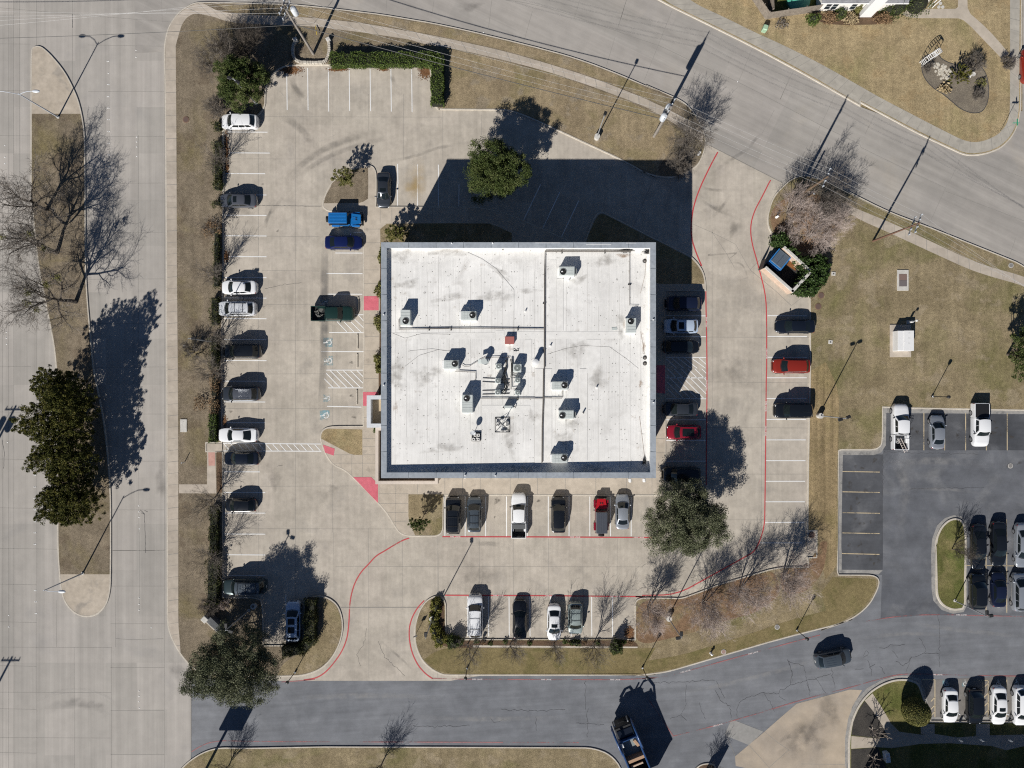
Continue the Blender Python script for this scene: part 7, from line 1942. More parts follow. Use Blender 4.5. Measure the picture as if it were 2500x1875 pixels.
hedge('curved tall hedge behind the light blue SUV', [one('B4', 955, 610, .8), one('B4', 955, 960, .8), one('B4', 880, 1040, .8), one('B4', 720, 1060, .8)], 1.35, 1.45, 9, 'shaded_hedge', 150, 'hedges', .08)
# ivy over the refuse yard
def mass(name, label, blobs, seed, mat, dens, leaf, group=None, cat='shrub'):
    g = np.random.default_rng(seed); o = blobs[0]
    root = thing(name, label, cat, (o[0], o[1], KT - .02), 0, group)
    cs = []; k = MB()
    for (x, y, rx, ry, rz) in blobs:
        n = int(dens * rx * ry * 3.1)
        d = g.normal(size=(n, 3)); d[:, 2] = np.abs(d[:, 2]); d /= np.linalg.norm(d, axis=1, keepdims=True)
        az = np.arctan2(d[:, 1], d[:, 0])
        rr = (.78 + .26 * g.random(n)) * (1 + .12 * np.sin(4 * az + seed) + .08 * np.sin(9 * az))
        c = d * rr[:, None] * np.array([rx, ry, rz]); c[:, 2] = np.maximum(c[:, 2], .05)
        cs.append(c + np.array([x - o[0], y - o[1], 0])); k = MB(); k.ball((x - o[0], y - o[1], 0), (rx * .74, ry * .74, rz * .74), 14, 8); k.build('core_fill', M['hedge_core'], root, 60)
    cs = np.concatenate(cs)
    leaf_mesh('foliage', cs, g.uniform(.7, 1.3, len(cs)) * leaf, M[mat], g, root)
    return root
iv = [(1640, 1130, 1.35, 1.2, 2.3), (1790, 880, 1.35, 1.3, 2.3), (1760, 740, 1.2, .9, 2.2), (1580, 960, .9, .8, 2.2), (1470, 1320, 1.25, .75, 2.0), (1620, 1300, 1.25, .95, 1.9), (1840, 1040, 1.0, 1.2, 1.8), (1500, 760, .9, .7, 2.2), (1370, 740, .55, .5, 2.3), (1450, 850, .6, .55, 2.3), (1490, 980, .55, .5, 2.3), (1410, 1110, .5, .5, 2.1), (1320, 1230, .5, .45, 2.0)]
mass('ivy_thicket', 'dark green ivy thicket swallowing the east wall of the dumpster yard', [(*one('F2', x, y, 1.8), rx, ry, rz) for x, y, rx, ry, rz in iv], 7, 'ivy_leaf', 330, .14)
iv = [(1040, 300, 1.1, .9, 2.0), (1080, 410, 1.0, .7, 2.0), (960, 390, .7, .55, 1.6), (1200, 540, .9, .55, 2.0), (1300, 620, .7, .5, 2.0)]
mass('ivy_thicket', 'dark green ivy clump at the north corner of the dumpster yard', [(*one('F2', x, y, 1.8), rx, ry, rz) for x, y, rx, ry, rz in iv], 8, 'ivy_leaf', 330, .14)
# ---- bare multi-stemmed trees
cgp = 'bare multi-stemmed trees'
for i, (x, y, h, dens, spr, lab) in enumerate((
    (1583, 1480, 6.2, 1.1, .62, 'pale bare tree at the corner of the southern bays'),
    (1716, 1470, 6.9, 1.2, .68, 'pale bare tree in the middle of the leaf-covered bed'),
    (1806, 1437, 6.9, 1.0, .66, 'pale bare tree at the upper end of the leaf-covered bed'),
    (1912, 1406, 6.7, 1.2, .66, 'pale bare tree by the small concrete slab'),
    (1976, 578, 5.8, 1.2, 1.25, 'pinkish bare tree against the ivy of the dumpster yard'),
    (1921, 520, 6.0, 1.1, 1.05, 'pinkish bare tree at the driveway side of its clump'),
    (2014, 545, 5.4, 1.1, 1.2, 'pinkish bare tree on the lawn side of its clump'),
    (2004, 498, 6.4, 1.0, 1.0, 'darker bare tree by the pavement above the pinkish ones'),
    (1676, 353, 6.8, 1.0, .85, 'bare tree on the street corner opposite the driveway'),
    (1657, 414, 3.2, 1.0, 1.4, 'low bare tree at the edge of the building shadow'))):
    c = W((x, y))
    crepe(lab, *c, h, 300 + i, spread=spr, stems=6 if h > 4 else 5, dens=dens, mats=('bark_pale', 'twig_pink') if i < 7 else ('bark', 'twig'), name='bare_tree')
bg = 'bare young trees round the lot'
for i, (t, x, y, h, mats, lab) in enumerate((
    ('A3', 1945, 1150, 5.4, ('bark', 'twig'), 'bare tree by the paved gap in the west hedge'),
    ('B4', 105, 185, 5.2, ('bark', 'twig'), 'bare tree above the long green SUV'),
    ('B1', 170, 1480, 4.6, ('bark', 'twig'), 'bare tree in the hedge below the white family SUV'),
    ('B2', 140, 830, 4.6, ('bark', 'twig'), 'bare tree in the hedge above the white sedan'),
    ('B2', 150, 1390, 4.8, ('bark', 'twig'), 'bare tree in the hedge between white and black SUVs'),
    ('B3', 120, 60, 4.6, ('bark', 'twig'), 'bare tree in the hedge above the SUV with silver roof ribs'),
    ('B2', 130, 400, 3.4, ('bark', 'twig'), 'small tree with brown leaves in the hedge below the grey sedan'),
    ('C4', 525, 815, 5.0, ('bark', 'twig'), 'bare tree below the large white SUV in the planting strip'),
    ('C4', 905, 820, 4.6, ('bark', 'twig'), 'bare tree below the black coupe in the planting strip'),
    ('C4', 1295, 815, 4.6, ('bark', 'twig'), 'bare tree below the white sedan in the planting strip'),
    ('C4', 1655, 810, 6.0, ('bark', 'twig'), 'tall bare tree at the empty bays of the planting strip'),
    ('E3', 1560, 1620, 3.8, ('bark', 'twig_dark'), 'bare sapling on the grass island of the asphalt lot'),
    ('N', 935, 1858, 4.6, ('bark', 'twig_dark'), 'bare tree on the south verge below the driveway'),
    ('N', 560, 1868, 4.4, ('bark', 'twig_dark'), 'bare tree on the south verge near the sign shadow'))):
    c = one(t, x, y)
    tr = bare('bare_tree', lab, *c, h * 1.08, 500 + i * 3, SMALL, .085, (RNG.uniform(-.06, .06), RNG.uniform(-.06, .06)), mats, bg)
    if 'brown leaves' in lab:
        tufts(tr, [(RNG.uniform(-.9, .9), RNG.uniform(-.9, .9), RNG.uniform(1.2, 2.6)) for _ in range(14)], .35, 40, 'dead_leaf', 'foliage')
# scrubby bare tree beside the north-west oak
c = one('B1', 150, 520, 2); crepe('wide scrubby bare tree beside the dark oak at the north-west corner', c[0], c[1], 5.6, 401, ('bark', 'twig'), 1.5, 8, 1.2)
c = one('B1', 330, 440, 2); crepe('second scrubby bare tree behind the dark oak at the north-west corner', c[0], c[1], 5.8, 403, ('bark', 'twig_dark'), 1.2, 8, 1.3)
c = one('A1', 1960, 990, .5); crepe('low scrubby bush at the nose of the white family SUV', c[0], c[1], 2.6, 402, ('bark', 'twig'), 1.3, 6, 1.0, name='bare_bush')
c = one('A2', 1750, 1510, .5); crepe('low bare bush in the west verge beside the lamp', c[0], c[1], 2.6, 405, ('bark', 'twig'), 1.4, 5, 1.0, name='bare_bush')
c = one('A4', 1900, 190, .5); crepe('low bare bush behind the stone sign', c[0], c[1], 2.2, 406, ('bark', 'twig'), 1.4, 6, 1.0, name='bare_bush')
c = one('F5', 880, 360, .3); crepe('small pale bare bush between the stone sign and the green SUV', c[0], c[1], 1.2, 407, ('bark_pale', 'twig_pink'), 1.2, 6, 1.0, name='bare_bush')
def leafy_bush(t, x, y, h, seed, mat, label):
    c = one(t, x, y, h * .5); shrub('dead_leaf_bush', label, c[0], c[1], (1.1, 1.1, h), seed, mat, 420, .09, 'bushes with dead leaves', core=False)
leafy_bush('A3', 1800, 310, 1.4, 71, 'dead_leaf', 'bush with brown dead leaves beside the patchy hedge')
leafy_bush('A2', 1890, 400, 1.3, 72, 'dead_leaf', 'bush with brown dead leaves on the west verge below the grey sedan')
# pollarded trees by the dark south-east beds
PO = dict(max=3, wood=3, seg=[3, 5, 4, 3], wob=[.06, .26, .3, .3], trop=[.05, .10, .08, .05], n=[9, 2, 2, 0], t0=[.75, .4, .4, 0], ang=[48, 35, 35, 0], lr=[1.35, .5, .5, 1], rr=[.65, .8, .7, 1], rmin=.03)
for t, x, y, lab, sd in (('E4', 640, 1370, 'pollarded bare tree with pale knotted branches at the curved bed', 21), ('E4', 640, 1560, 'pollarded bare tree with pale branches at the bottom edge', 22)):
    c = one(t, x, y); bare('pollard_tree', lab, *c, 3.6, sd, PO, .14, (.0, .0), ('bark_pale', 'bark_pale'), 'pollarded trees', tl=1.3)
c = one('D4', 850, 1640); bare('bare_tree', 'thin upright sapling on the small kerbed island at the bottom edge', *c, 3.6, 610, SMALL, .05, (0, 0), ('bark', 'twig_dark'), bg)
# garden plants at the house
c = one('E1', 1620, 690, .9); evergreen('juniper_shrub', 'spiky dark juniper in the garden bed', *c, 0, (1.25, 1.15, 1.3), 1.1, 46, 75, .10, 'cedar_leaf', 91, 'garden plants', .06, .9)
c = one('E1', 1505, 790, .3); shrub('cactus_clump', 'pale yellow cactus clump in the garden bed', *c, (.85, .7, .5), 92, 'straw', 160, .24, 'garden plants', core=False)
for i, (x, y, h, mt, lab) in enumerate(((1340, 620, .9, 'twig', 'bare twiggy bush beside the white arbor'), (1790, 850, 1.0, 'twig', 'silvery twiggy bush in the lower garden bed'), (1830, 740, .8, 'olive', 'green feathery bush at the right of the garden bed'), (2055, 570, 1.2, 'twig', 'round bare bush where the garden path meets the pavement'), (1760, 590, 1.6, 'twig', 'tall thin bare bush behind the juniper'))):
    c = one('E1', x, y, .4)
    if mt == 'twig': crepe(lab, c[0], c[1], h * 1.3, 420 + i, ('bark', 'twig'), 1.4, 6, .8, 'garden plants', 'bare_bush')
    else: shrub('feathery_bush', lab, c[0], c[1], (.8, .6, .6), 430 + i, 'olive_leaf', 260, .09, 'garden plants', core=False)
for i, (x, y, rx, ry, rz, mt, lab) in enumerate(((325, 165, .95, .75, 1.3, 'hedge_leaf', 'bright green clipped bush at the corner of the house'), (480, 150, 1.1, .8, 1.2, 'dead_leaf', 'brown twiggy bush below the house window'), (560, 120, .8, .7, 1.5, 'oak_leaf', 'green bush below the right part of the house window'), (660, 160, 1.0, .8, 1.0, 'straw', 'straw coloured ornamental grass at the house wall'), (960, 150, 1.2, .9, 1.2, 'dead_leaf', 'brown bush right of the white chimney'), (1000, 90, 1.0, .8, 1.6, 'oak_leaf', 'dark green bush behind the brown one at the chimney'), (730, 60, .6, .6, 1.9, 'olive_leaf', 'tall pale bush against the house wall'), (1090, 55, 1.4, 1.3, 2.4, 'oak_leaf', 'large rounded evergreen bush by the garden path'), (1270, 30, 1.9, 1.5, 2.4, 'oak_leaf', 'largest rounded evergreen bush by the porch'), (35, 210, .9, .7, .8, 'twig', 'small bare bush beside the green utility box'))):
    c = one('E1', x, y, rz * .6); shrub('house_bush', lab, c[0], c[1], (rx, ry, rz), 440 + i, mt if mt in M else 'hedge_leaf', 1100 if mt != 'twig' else 300, .1, 'bushes round the house', core=mt in ('hedge_leaf', 'oak_leaf'))
# dead grass and ivy bits round the bare street-corner trees are loose stuff
g = np.random.default_rng(77)
# ================================================================ POLES, LAMPS, WALLS, SIGNS AND OTHER STREET THINGS
M['wood'] = surface('pole_wood', (.13, .09, .06), (.20, .145, .10), 1.0, [(9, 5, .3, .7, .7, 1.2)], rough=.9)
M['wood_pale'] = surface('sunlit_pole_wood', (.24, .215, .19), (.33, .30, .265), 1.0, [(9, 5, .3, .7, .7, 1.2)], rough=.8)  # paler wood: sunlit brightness put into the pole colour
M['wood_red'] = surface('red_pole_wood', (.15, .085, .06), (.20, .115, .08), 1.0, [(9, 5, .3, .7, .7, 1.2)], rough=.9)
M['fence'] = surface('fence_wood', (.20, .17, .14), (.30, .26, .215), 2.2, [(9, 5, .3, .7, .7, 1.2)], rough=.9)
M['insulator'] = plain('insulator', (.62, .66, .70), .3)
M['can'] = plain('transformer_can', (.60, .63, .66), .35)
M['lamp_grey'] = plain('lamp_grey', (.30, .31, .32), .5)
M['lamp_head'] = plain('lamp_head', (.48, .51, .55), .4)
M['post_black'] = plain('post_black', (.02, .02, .02), .5)
M['concrete'] = surface('footing_concrete', (.50, .48, .44), (.60, .58, .54), 1.0, [(6, 4, .3, .7, .85, 1.1)])
M['wire'] = plain('wire', (.34, .34, .34), .4)
M['cable'] = plain('cable', (.03, .03, .03), .6)
sl = 'parking lot lamps'
# --- cobra-head street lamps on the median
def street_lamp(label, t, x, y, h, arms, rz=0.0):
    p = one(t, x, y); root = thing('street_lamp', label, 'street lamp', (p[0], p[1], KT - .02), rz, 'street lamps on the median')
    g = MB(); g.cyl((0, 0, 0), .2, .12, 12); g.build('base', M['concrete'], root)
    g = MB(); g.tube([(0, 0, .1), (0, 0, h)], [.10, .06], 10); g.build('pole', M['lamp_head'], root, 60)
    for sg in arms:
        g = MB(); g.tube([(0, 0, h - .25), (sg * .7, 0, h + .25), (sg * 1.5, .05, h + .55), (sg * 2.3, .05, h + .62)], .04, 8); o = g.build('arm', M['lamp_head'], root, 60)
        g = MB(); g.ball((sg * 2.55, .05, h + .60), (.48, .2, .12), 14, 8); g.build('lamp_head', M['can'], o, 60)
street_lamp('double-armed street lamp at the north end of the median grass', 'A1', 530, 1058, 7.6, (1, -1))
street_lamp('single-armed street lamp at the south end of the median grass', 'O', 180, 1238, 7.8, (1,))
def lot_lamp(label, t, x, y, h, heads, footing=False, rz=0.0):
    p = one(t, x, y); root = thing('lot_lamp', label, 'lamp post', (p[0], p[1], KT - .02), rz, sl)
    g = MB()
    if footing: g.cyl((0, 0, 0), .36, .75, 20)
    else: g.cyl((0, 0, 0), .2, .06, 16)
    g.build('footing', M['concrete'], root, 50)
    g = MB(); g.tube([(0, 0, .1), (0, 0, h)], [.075, .06], 8); g.build('pole', M['lamp_grey'], root, 60)
    for (a, d) in heads:
        ca, sa = math.cos(a), math.sin(a)
        g = MB(); g.tube([(0, 0, h - .12), (ca * d, sa * d, h - .12)], .035, 6); o = g.build('arm', M['lamp_grey'], root)
        g = MB(); g.bbox((ca * (d + .26), sa * (d + .26), h - .10), (.58, .38, .16), .05, a); g.build('lamp_head', M['post_black'], o)
lot_lamp('lamp on white concrete foot in the tan grass north of the building', 'C1', 1683, 1245, 7.6, [(1.2, .15)], True)
lot_lamp('lamp on white concrete foot beside the black SUV on the big lawn', 'D3', 1835, 422, 7.6, [(-2.9, .35), (.4, .15)], True)
lot_lamp('lamp on white concrete foot among the golden shrubs', 'C4', 208, 578, 7.6, [(1.57, .15)], True)
lot_lamp('lamp in the leaf-covered bed south-east of the building', 'D4', 480, 300, 7.6, [(1.57, .2), (3.3, .15)], True)
lot_lamp('lamp behind the stone sign at the south-west corner', 'F5', 1330, 470, 7.6, [(1.57, .3), (-.3, .35)], False)
lot_lamp('lamp rising out of the dark oak at the north-west corner', 'N', 626, 254, 7.6, [(2.8, .3), (-.6, .3)], False)
lot_lamp('lamp in the hedge above the white sedan of the west row', 'N', 524, 835, 7.4, [(0, .3)], False)
lot_lamp('lamp on the grass island of the asphalt lot', 'E4', 1240, 478, 6.5, [(.2, .2), (1.6, .2)], False)
def post_lamp(label, t, x, y, h):
    p = one(t, x, y); root = thing('post_lamp', label, 'lamp post', (p[0], p[1], KT - .02), 0, 'low black post lamps along the access road')
    g = MB(); g.cyl((0, 0, 0), .12, .3, 12); g.build('base', M['post_black'], root)
    g = MB(); g.tube([(0, 0, .2), (0, 0, h)], .05, 8); g.build('pole', M['post_black'], root)
    g = MB(); g.tube([(0, 0, h), (0, 0, h + .12), (0, 0, h + .38), (0, 0, h + .48)], [.10, .19, .22, .04], 12); g.build('lantern', M['post_black'], root, 60)
    g = MB(); g.ball((0, 0, .28), (.13, .13, .05), 10, 6); g.build('collar', M['can'], root)
post_lamp('black post lamp below the large white SUV bay, on the access road verge', 'C4', 519, 1030, 3.1)
post_lamp('black post lamp above the garbage truck', 'D4', 250, 750, 3.1)
post_lamp('black post lamp above the moving grey SUV', 'D4', 1636, 412, 3.1)
post_lamp('black post lamp beside the curved hedge at the driveway mouth', 'B4', 818, 1250, 3.1)
post_lamp('black post lamp above the silver sedan of the asphalt lot', 'E3', 1378, 250, 3.3)
# --- utility poles and their wires
ugrp = 'power poles'
poles = {}
def power_pole(label, px, py, h, rz, arms=1, cans=0, double=False, mat='wood', lean=(0, 0), thick=1.0):
    p = W((px, py)); root = thing('power_pole', label, 'power pole', (p[0], p[1], KT - .02), rz, ugrp)
    g = MB(); g.tube([(0, 0, -.1), (lean[0] * .5, lean[1] * .5, h * .5), (lean[0], lean[1], h)], [.19 * thick, .16 * thick, .12 * thick], 10); g.build('pole', M[mat], root, 60)
    if double:
        g = MB(); g.tube([(.55, -.1, -.1), (.55 + lean[0], lean[1] - .1, h - .8)], [.17, .11], 10); g.build('pole', M[mat], root, 60)
    tops = []
    for k in range(arms):
        z = h - .35 - k * 1.3
        g = MB(); g.box((lean[0], lean[1], z), (2.4, .11, .13)); a = g.build('crossarm', M['lamp_grey'], root)
        for q in (-1.1, -.45, .45, 1.1):
            g = MB(); g.tube([(lean[0] + q, lean[1], z + .06), (lean[0] + q, lean[1], z + .30)], [.05, .07], 8); g.build('insulator', M['insulator'], a)
            if k == 0: tops.append((lean[0] + q, lean[1], z + .28))
    for k in range(cans):
        s_ = -1 if k % 2 else 1
        g = MB(); z = h - 2.6 - (k // 2) * .9
        g.tube([(s_ * .62 + lean[0] * .7, .18, z), (s_ * .62 + lean[0] * .7, .18, z + 1.15), (s_ * .62 + lean[0] * .7, .18, z + 1.28)], [.37, .37, .22], 16); g.build('transformer', M['can'], root, 50)
        g = MB(); g.tube([(s_ * .3 + lean[0] * .7, .3, z + 1.0), (s_ * .2 + lean[0], .35, z + 1.5), (lean[0], .1, h - .5)], .02, 5); g.build('jumper_wire', M['cable'], root)
    R = Matrix.Rotation(rz, 3, 'Z')
    poles[label] = [Vector((p[0], p[1], 0)) + R @ Vector(t_) for t_ in tops]
    poles[label + '#low'] = Vector((p[0], p[1], 0)) + R @ Vector((lean[0] * .6, lean[1] * .6, h * .62))
    return root
N1 = 'wooden power pole inside the low stone ring at the north corner'
N2 = 'double power pole with transformer cans on the north-east verge'
N3 = 'power pole rising from the bare trees above the driveway'
N4 = 'reddish wooden power pole leaning over the pavement of the big lawn'
power_pole(N1, 766, 133, 10.8, math.radians(70), 2, 1, mat='wood_pale', lean=(.6, .9))
power_pole(N2, 1596, 334, 10.0, math.radians(62), 2, 3, True, 'wood_pale')
power_pole(N3, 1938, 486, 9.9, math.radians(68), 1, 0)
power_pole(N4, 2130, 589, 9.9, math.radians(70), 2, 0, False, 'wood_red', (.3, -.4), .72)
p = W((1944, 500)); sp = thing('stub_pole', 'short stub pole beside the pole in the bare trees', 'power pole', (p[0], p[1], KT - .02)); g = MB(); g.tube([(0, 0, -.1), (0, 0, 5.4)], [.15, .11], 8); g.build('pole', M['wood'], sp, 60); g = MB(); g.tube([(0, 0, 5.4), (0, 0, 5.46)], [.12, .05], 8); g.build('cap', M['lamp_grey'], sp)
WW = 'power pole just beyond the left picture edge'
WX = 'power pole beyond the lower left picture edge'
power_pole('power pole casting its shadow beside the median cedars', -88, 1232, 10.0, math.radians(0), 1, 2)
power_pole('power pole casting its shadow at the lower left edge', -92, 1835, 9.6, math.radians(0), 1, 0)
def wire(label, a, b, sag, rad=.009, mat='wire', group='overhead wires'):
    pts = [a.lerp(b, i / 14) - Vector((0, 0, sag * 4 * (i / 14) * (1 - i / 14))) for i in range(15)]
    g = MB(); g.tube([q - a for q in pts], rad, 4)
    o = g.build('overhead_wire', M[mat], None, None, a); tag(o, label, 'wire', group)
offW = [Vector((*W((-300, 20 + 22 * i), 10.2), 10.2)) for i in range(4)]
offE = [Vector((*W((2780, 820 + 20 * i), 9.8), 9.8)) for i in range(4)]
spans = (('from stone-ring pole to the west', poles[N1], offW, .5), ('from stone-ring to transformer pole', poles[N1], poles[N2], .7), ('from transformer pole to bare-tree pole', poles[N2], poles[N3], .3), ('from bare-tree pole to reddish pole', poles[N3], poles[N4], .2), ('from reddish pole to the east', poles[N4], offE, .6))
for nm, A_, B_, sg_ in spans:
    for i in range(4):
        wire('one of four thin wires strung ' + nm, A_[i], B_[i], sg_)
wire('thick dark cable hung low between stone-ring pole and transformer pole', poles[N1 + '#low'], poles[N2 + '#low'], .5, .045, 'cable', 'low cables')
wire('thick dark cable hung low from the stone-ring pole to the west', Vector((*W((-300, 100), 6.5), 6.5)), poles[N1 + '#low'], .6, .03, 'cable', 'low cables')
# guy wire with yellow guard
a = Vector((*one('B1', 975, 215, .2), .2)); b = poles[N1 + '#low']
gw = thing('guy_wire', 'guy wire with yellow guard behind the stone-ring pole', 'wire', tuple(a))
g = MB(); g.tube([(0, 0, 0), b - a], .02, 5); g.build('wire', M['wire'], gw)
g = MB(); g.tube([(.35, -.3, .1), (.55, -1.3, .35), (.6, -1.6, .3)], .05, 6); g.build('guard', plain('guard_yellow', (.55, .40, .05), .6), gw)
# --- low stone ring wall
sw_ = thing('stone_ring_wall', 'low pale stone wall curving round the foot of the wooden pole', 'wall', (*one('B1', 960, 480), KT - .02))
o = one('B1', 960, 480); path = [one('B1', *q) for q in ((825, 380), (800, 430), (800, 500), (822, 550), (870, 572), (960, 576), (1090, 572), (1122, 510), (1130, 440), (1118, 375))]
r = random.Random(9); m_ = MB()
sm = soften(path, 2, 90, False)
for a, b in zip(sm, sm[1:]):
    a, b = Vector(a), Vector(b); L = (b - a).length; an = math.atan2((b - a).y, (b - a).x); n = max(1, int(L / .5))
    for i in range(n):
        c = a.lerp(b, (i + .5) / n); m_.bbox((c.x - o[0], c.y - o[1], .22), (L / n - .02, .38 + r.uniform(-.04, .04), .44 + r.uniform(-.05, .05)), .04, an)
m_.build('stones', surface('pale_stone', (.44, .40, .34), (.58, .54, .47), 1.6, [(5, 5, .3, .7, .8, 1.1)]), sw_)
for q in ((825, 375), (1120, 372)):
    c = one('B1', *q); m_ = MB(); m_.bbox((c[0] - o[0], c[1] - o[1], .32), (.55, .5, .64), .06, .5); m_.build('end_pier', M['concrete'], sw_)
# --- wheel stops
for t, x, y0, y1, lab in (('B2', 1375, 1350, 1482, 'concrete wheel stop below the hatched strip'), ('B2', 1373, 1525, 1652, 'concrete wheel stop in the lower of the two upper accessible bays'), ('B3', 1370, 190, 322, 'concrete wheel stop in front of the entrance portal'), ('B2', 1382, 1015, 1140, 'concrete wheel stop in front of the dark green pickup')):
    a, b = one(t, x, y0), one(t, x, y1)
    ws = thing('wheel_stop', lab, 'wheel stop', (a[0], (a[1] + b[1]) / 2, .012), 0, 'concrete wheel stops')
    g = MB(); g.bbox((0, 0, .07), (.17, a[1] - b[1], .14), .03); g.build('block', M['kerb'], ws)
    g = MB(); g.cyl((0, .6, .135), .03, .012, 8); g.build('pin', M['lead'], ws); g = MB(); g.cyl((0, -.6, .135), .03, .012, 8); g.build('pin', M['lead'], ws)
# --- refuse yard
yw = thing('dumpster_yard_wall', 'pink walled dumpster yard with pale capping beside the driveway', 'wall', (*one('F2', 1035, 972), .012))
o = yw.location
A_, B_, C_, D_ = (Vector(one('F2', *q)) for q in ((590, 945), (1120, 1415), (1500, 1010), (970, 530)))
pw_, cap_ = MB(), MB()
for a, b, hh in ((A_, B_, 1.8), (B_, C_, 1.8), (C_, D_, 1.8)):
    d = b - a; an = math.atan2(d.y, d.x); nn = Vector((-d.y, d.x)).normalized(); c = (a + b) / 2 + nn * .16
    pw_.box((c.x - o.x, c.y - o.y, hh / 2), (d.length, .30, hh), an)
    cap_.bbox((c.x - o.x, c.y - o.y, hh + .045), (d.length + .04, .38, .09), .03, an)
pw_.build('wall', surface('pink_brick', (.50, .385, .30), (.57, .44, .35), 1.5, [(3, 5, .3, .7, .9, 1.06), (1, 2, .3, .7, .97, 1.03, (1, 8))]), yw)
cap_.build('capping', M['concrete'], yw)
g = MB(); c = (A_ + Vector(one('F2', 640, 800))) / 2 - Vector((o.x, o.y)); q = Vector(one('F2', 660, 740)) - A_
g.bbox((c.x - .15, c.y + .1, .9), (q.length * .9, .08, 1.7), .02, math.atan2(q.y, q.x)); g.build('gate', M['post_black'], yw)
sheet('yard_floor', [tuple(A_), tuple(B_), tuple(C_), tuple(D_)], KT + .006, surface('yard_floor', (.035, .033, .03), (.06, .055, .05), .8, [(4, 5, .3, .7, .7, 1.2)]))  # inner shade of the yard put into the near-black colour
sheet('sunlit_leaf_floor', [one('F2', *q) for q in ((1180, 730), (1290, 840), (1270, 960), (1110, 850))], KT + .012, surface('leafy_floor', (.22, .085, .03), (.30, .13, .05), 1.5, [(4, 5, .3, .7, .7, 1.2)]))  # brown leaves, outlined as the patch of floor the sun reaches
dp = one('F2', 985, 735, 1.3)
dr = math.atan2(-150, 185)
dm = thing('dumpster', 'blue dumpster with grey ribbed lid inside the walled yard', 'dumpster', (dp[0], dp[1], KT), dr)
DB = plain('dumpster_blue', (.03, .20, .52), .5)
g = MB(); g.prism([(-.85, -1.0), (.85, -1.0), (.85, 1.0), (-.85, 1.0)], .1, 1.1)
g.add([(-.85, -1.0, 1.1), (.85, -1.0, 1.1), (.85, 1.0, 1.25), (-.85, 1.0, 1.25), (-.95, -1.25, .55), (.95, -1.25, .55)], [(0, 1, 5, 4)]); g.bbox((0, -1.06, 1.08), (1.9, .14, .1), .02); g.bbox((.92, 0, 1.1), (.14, 2.1, .12), .02); g.bbox((-.92, 0, 1.1), (.14, 2.1, .12), .02)
g.build('bin', DB, dm)
for s_ in (-1, 1):
    g = MB(); g.bbox((s_ * .42, .05, 1.24), (.82, 1.9, .07), .02)
    for k in range(5): g.tube([(s_ * .42 - .32 + k * .16, -.85, 1.28), (s_ * .42 - .32 + k * .16, .95, 1.28)], .03, 5)
    g.build('lid', plain('lid_grey', (.10, .125, .16), .45), dm)
for sx in (-1, 1):
    g = MB(); g.bbox((sx * .98, 0, .7), (.14, .5, .2), .03); g.build('fork_pocket', DB, dm)
def pallet(label, t, x, y, z, rz):
    c = one(t, x, y, z); root = thing('wooden_pallet', label, 'pallet', (c[0], c[1], KT + z), rz, 'pallets in the dumpster yard')
    for k in range(6):
        g = MB(); g.bbox((0, -.5 + .2 * k, .12), (1.1, .11, .025), .006); g.build('board', plain('pallet_wood', (.46, .36, .24), .8) if k == 0 and label.startswith('pale') else M['pallet'], root)
    for y_ in (-.5, 0, .5):
        g = MB(); g.bbox((-.5 + (y_ + .5), 0, .06), (.09, 1.1, .09), .006); g.build('bearer', M['pallet'], root)
M['pallet'] = plain('pallet_pale', (.52, .42, .29), .8)
pallet('pale wooden pallet lying beside the ivy in the dumpster yard', 'F2', 1345, 865, .1, dr)
c = one('F2', 1240, 700, .3); bg_ = thing('rubbish_bags', 'heap of white rubbish bags behind the dumpster', 'rubbish', (c[0], c[1], KT)); r = random.Random(2)
for k in range(4):
    g = MB(); g.ball((r.uniform(-.3, .3), r.uniform(-.25, .25), .2), (r.uniform(.18, .3), r.uniform(.15, .25), .22), 10, 7); g.build('bag', M['white_metal'], bg_, 60)
# --- utilities on the big lawn
c = one('E2', 1125, 1410, .9)
tx = thing('transformer_cabinet', 'white electrical cabinet standing on a concrete pad in the big lawn', 'utility box', (c[0], c[1], KT))
a, b = one('E2', 998, 1556), one('E2', 1188, 1264)
g = MB(); g.bbox(((a[0] + b[0]) / 2 - c[0], (a[1] + b[1]) / 2 - c[1], .03), (b[0] - a[0], b[1] - a[1], .16), .02); g.build('pad', M['walk'], tx)
wd, dp_ = (1200 - 1057) * Q / S * .985, (1500 - 1318) * Q / S * .985
g = MB(); g.bbox((0, 0, .75), (wd, dp_, 1.3), .04); g.build('cabinet', M['white_metal'], tx)
g = MB(); g.box((-wd * .31, 0, 1.405), (wd * .36, dp_ * .97, .012)); g.box((wd * .18, 0, 1.44), (wd * .60, dp_ * .99, .09)); g.build('lid', M['white_metal'], tx)
g = MB(); [g.box((wd * .18, dp_ * q, 1.487), (.28, .03, .006)) for q in (.38, .13, -.12)]; g.build('hinge', M['lead'], tx)
c = one('E2', 1205, 1238, .8); vp = thing('white_standpipe', 'white standpipe behind the electrical cabinet on the big lawn', 'standpipe', (c[0], c[1], KT))
g = MB(); g.tube([(-.12, 0, 0), (-.12, 0, 1.0), (.2, .12, 1.25)], [.14, .14, .10], 10); g.build('pipe', M['white_metal'], vp, 50); g = MB(); g.bbox((.25, .12, 1.28), (.25, .25, .2), .05); g.build('head', M['white_metal'], vp); g = MB(); g.bbox((-.12, 0, .03), (.5, .5, .06), .01); g.build('base', M['concrete'], vp)
c = one('E2', 1115, 865); vt = thing('utility_vault', 'concrete utility vault with brown double lid in the big lawn', 'utility vault', (c[0], c[1], KT - .01))
g = MB(); g.bbox((0, 0, .03), (102 * Q / S, 186 * Q / S, .12), .02); g.build('frame', M['concrete'], vt)
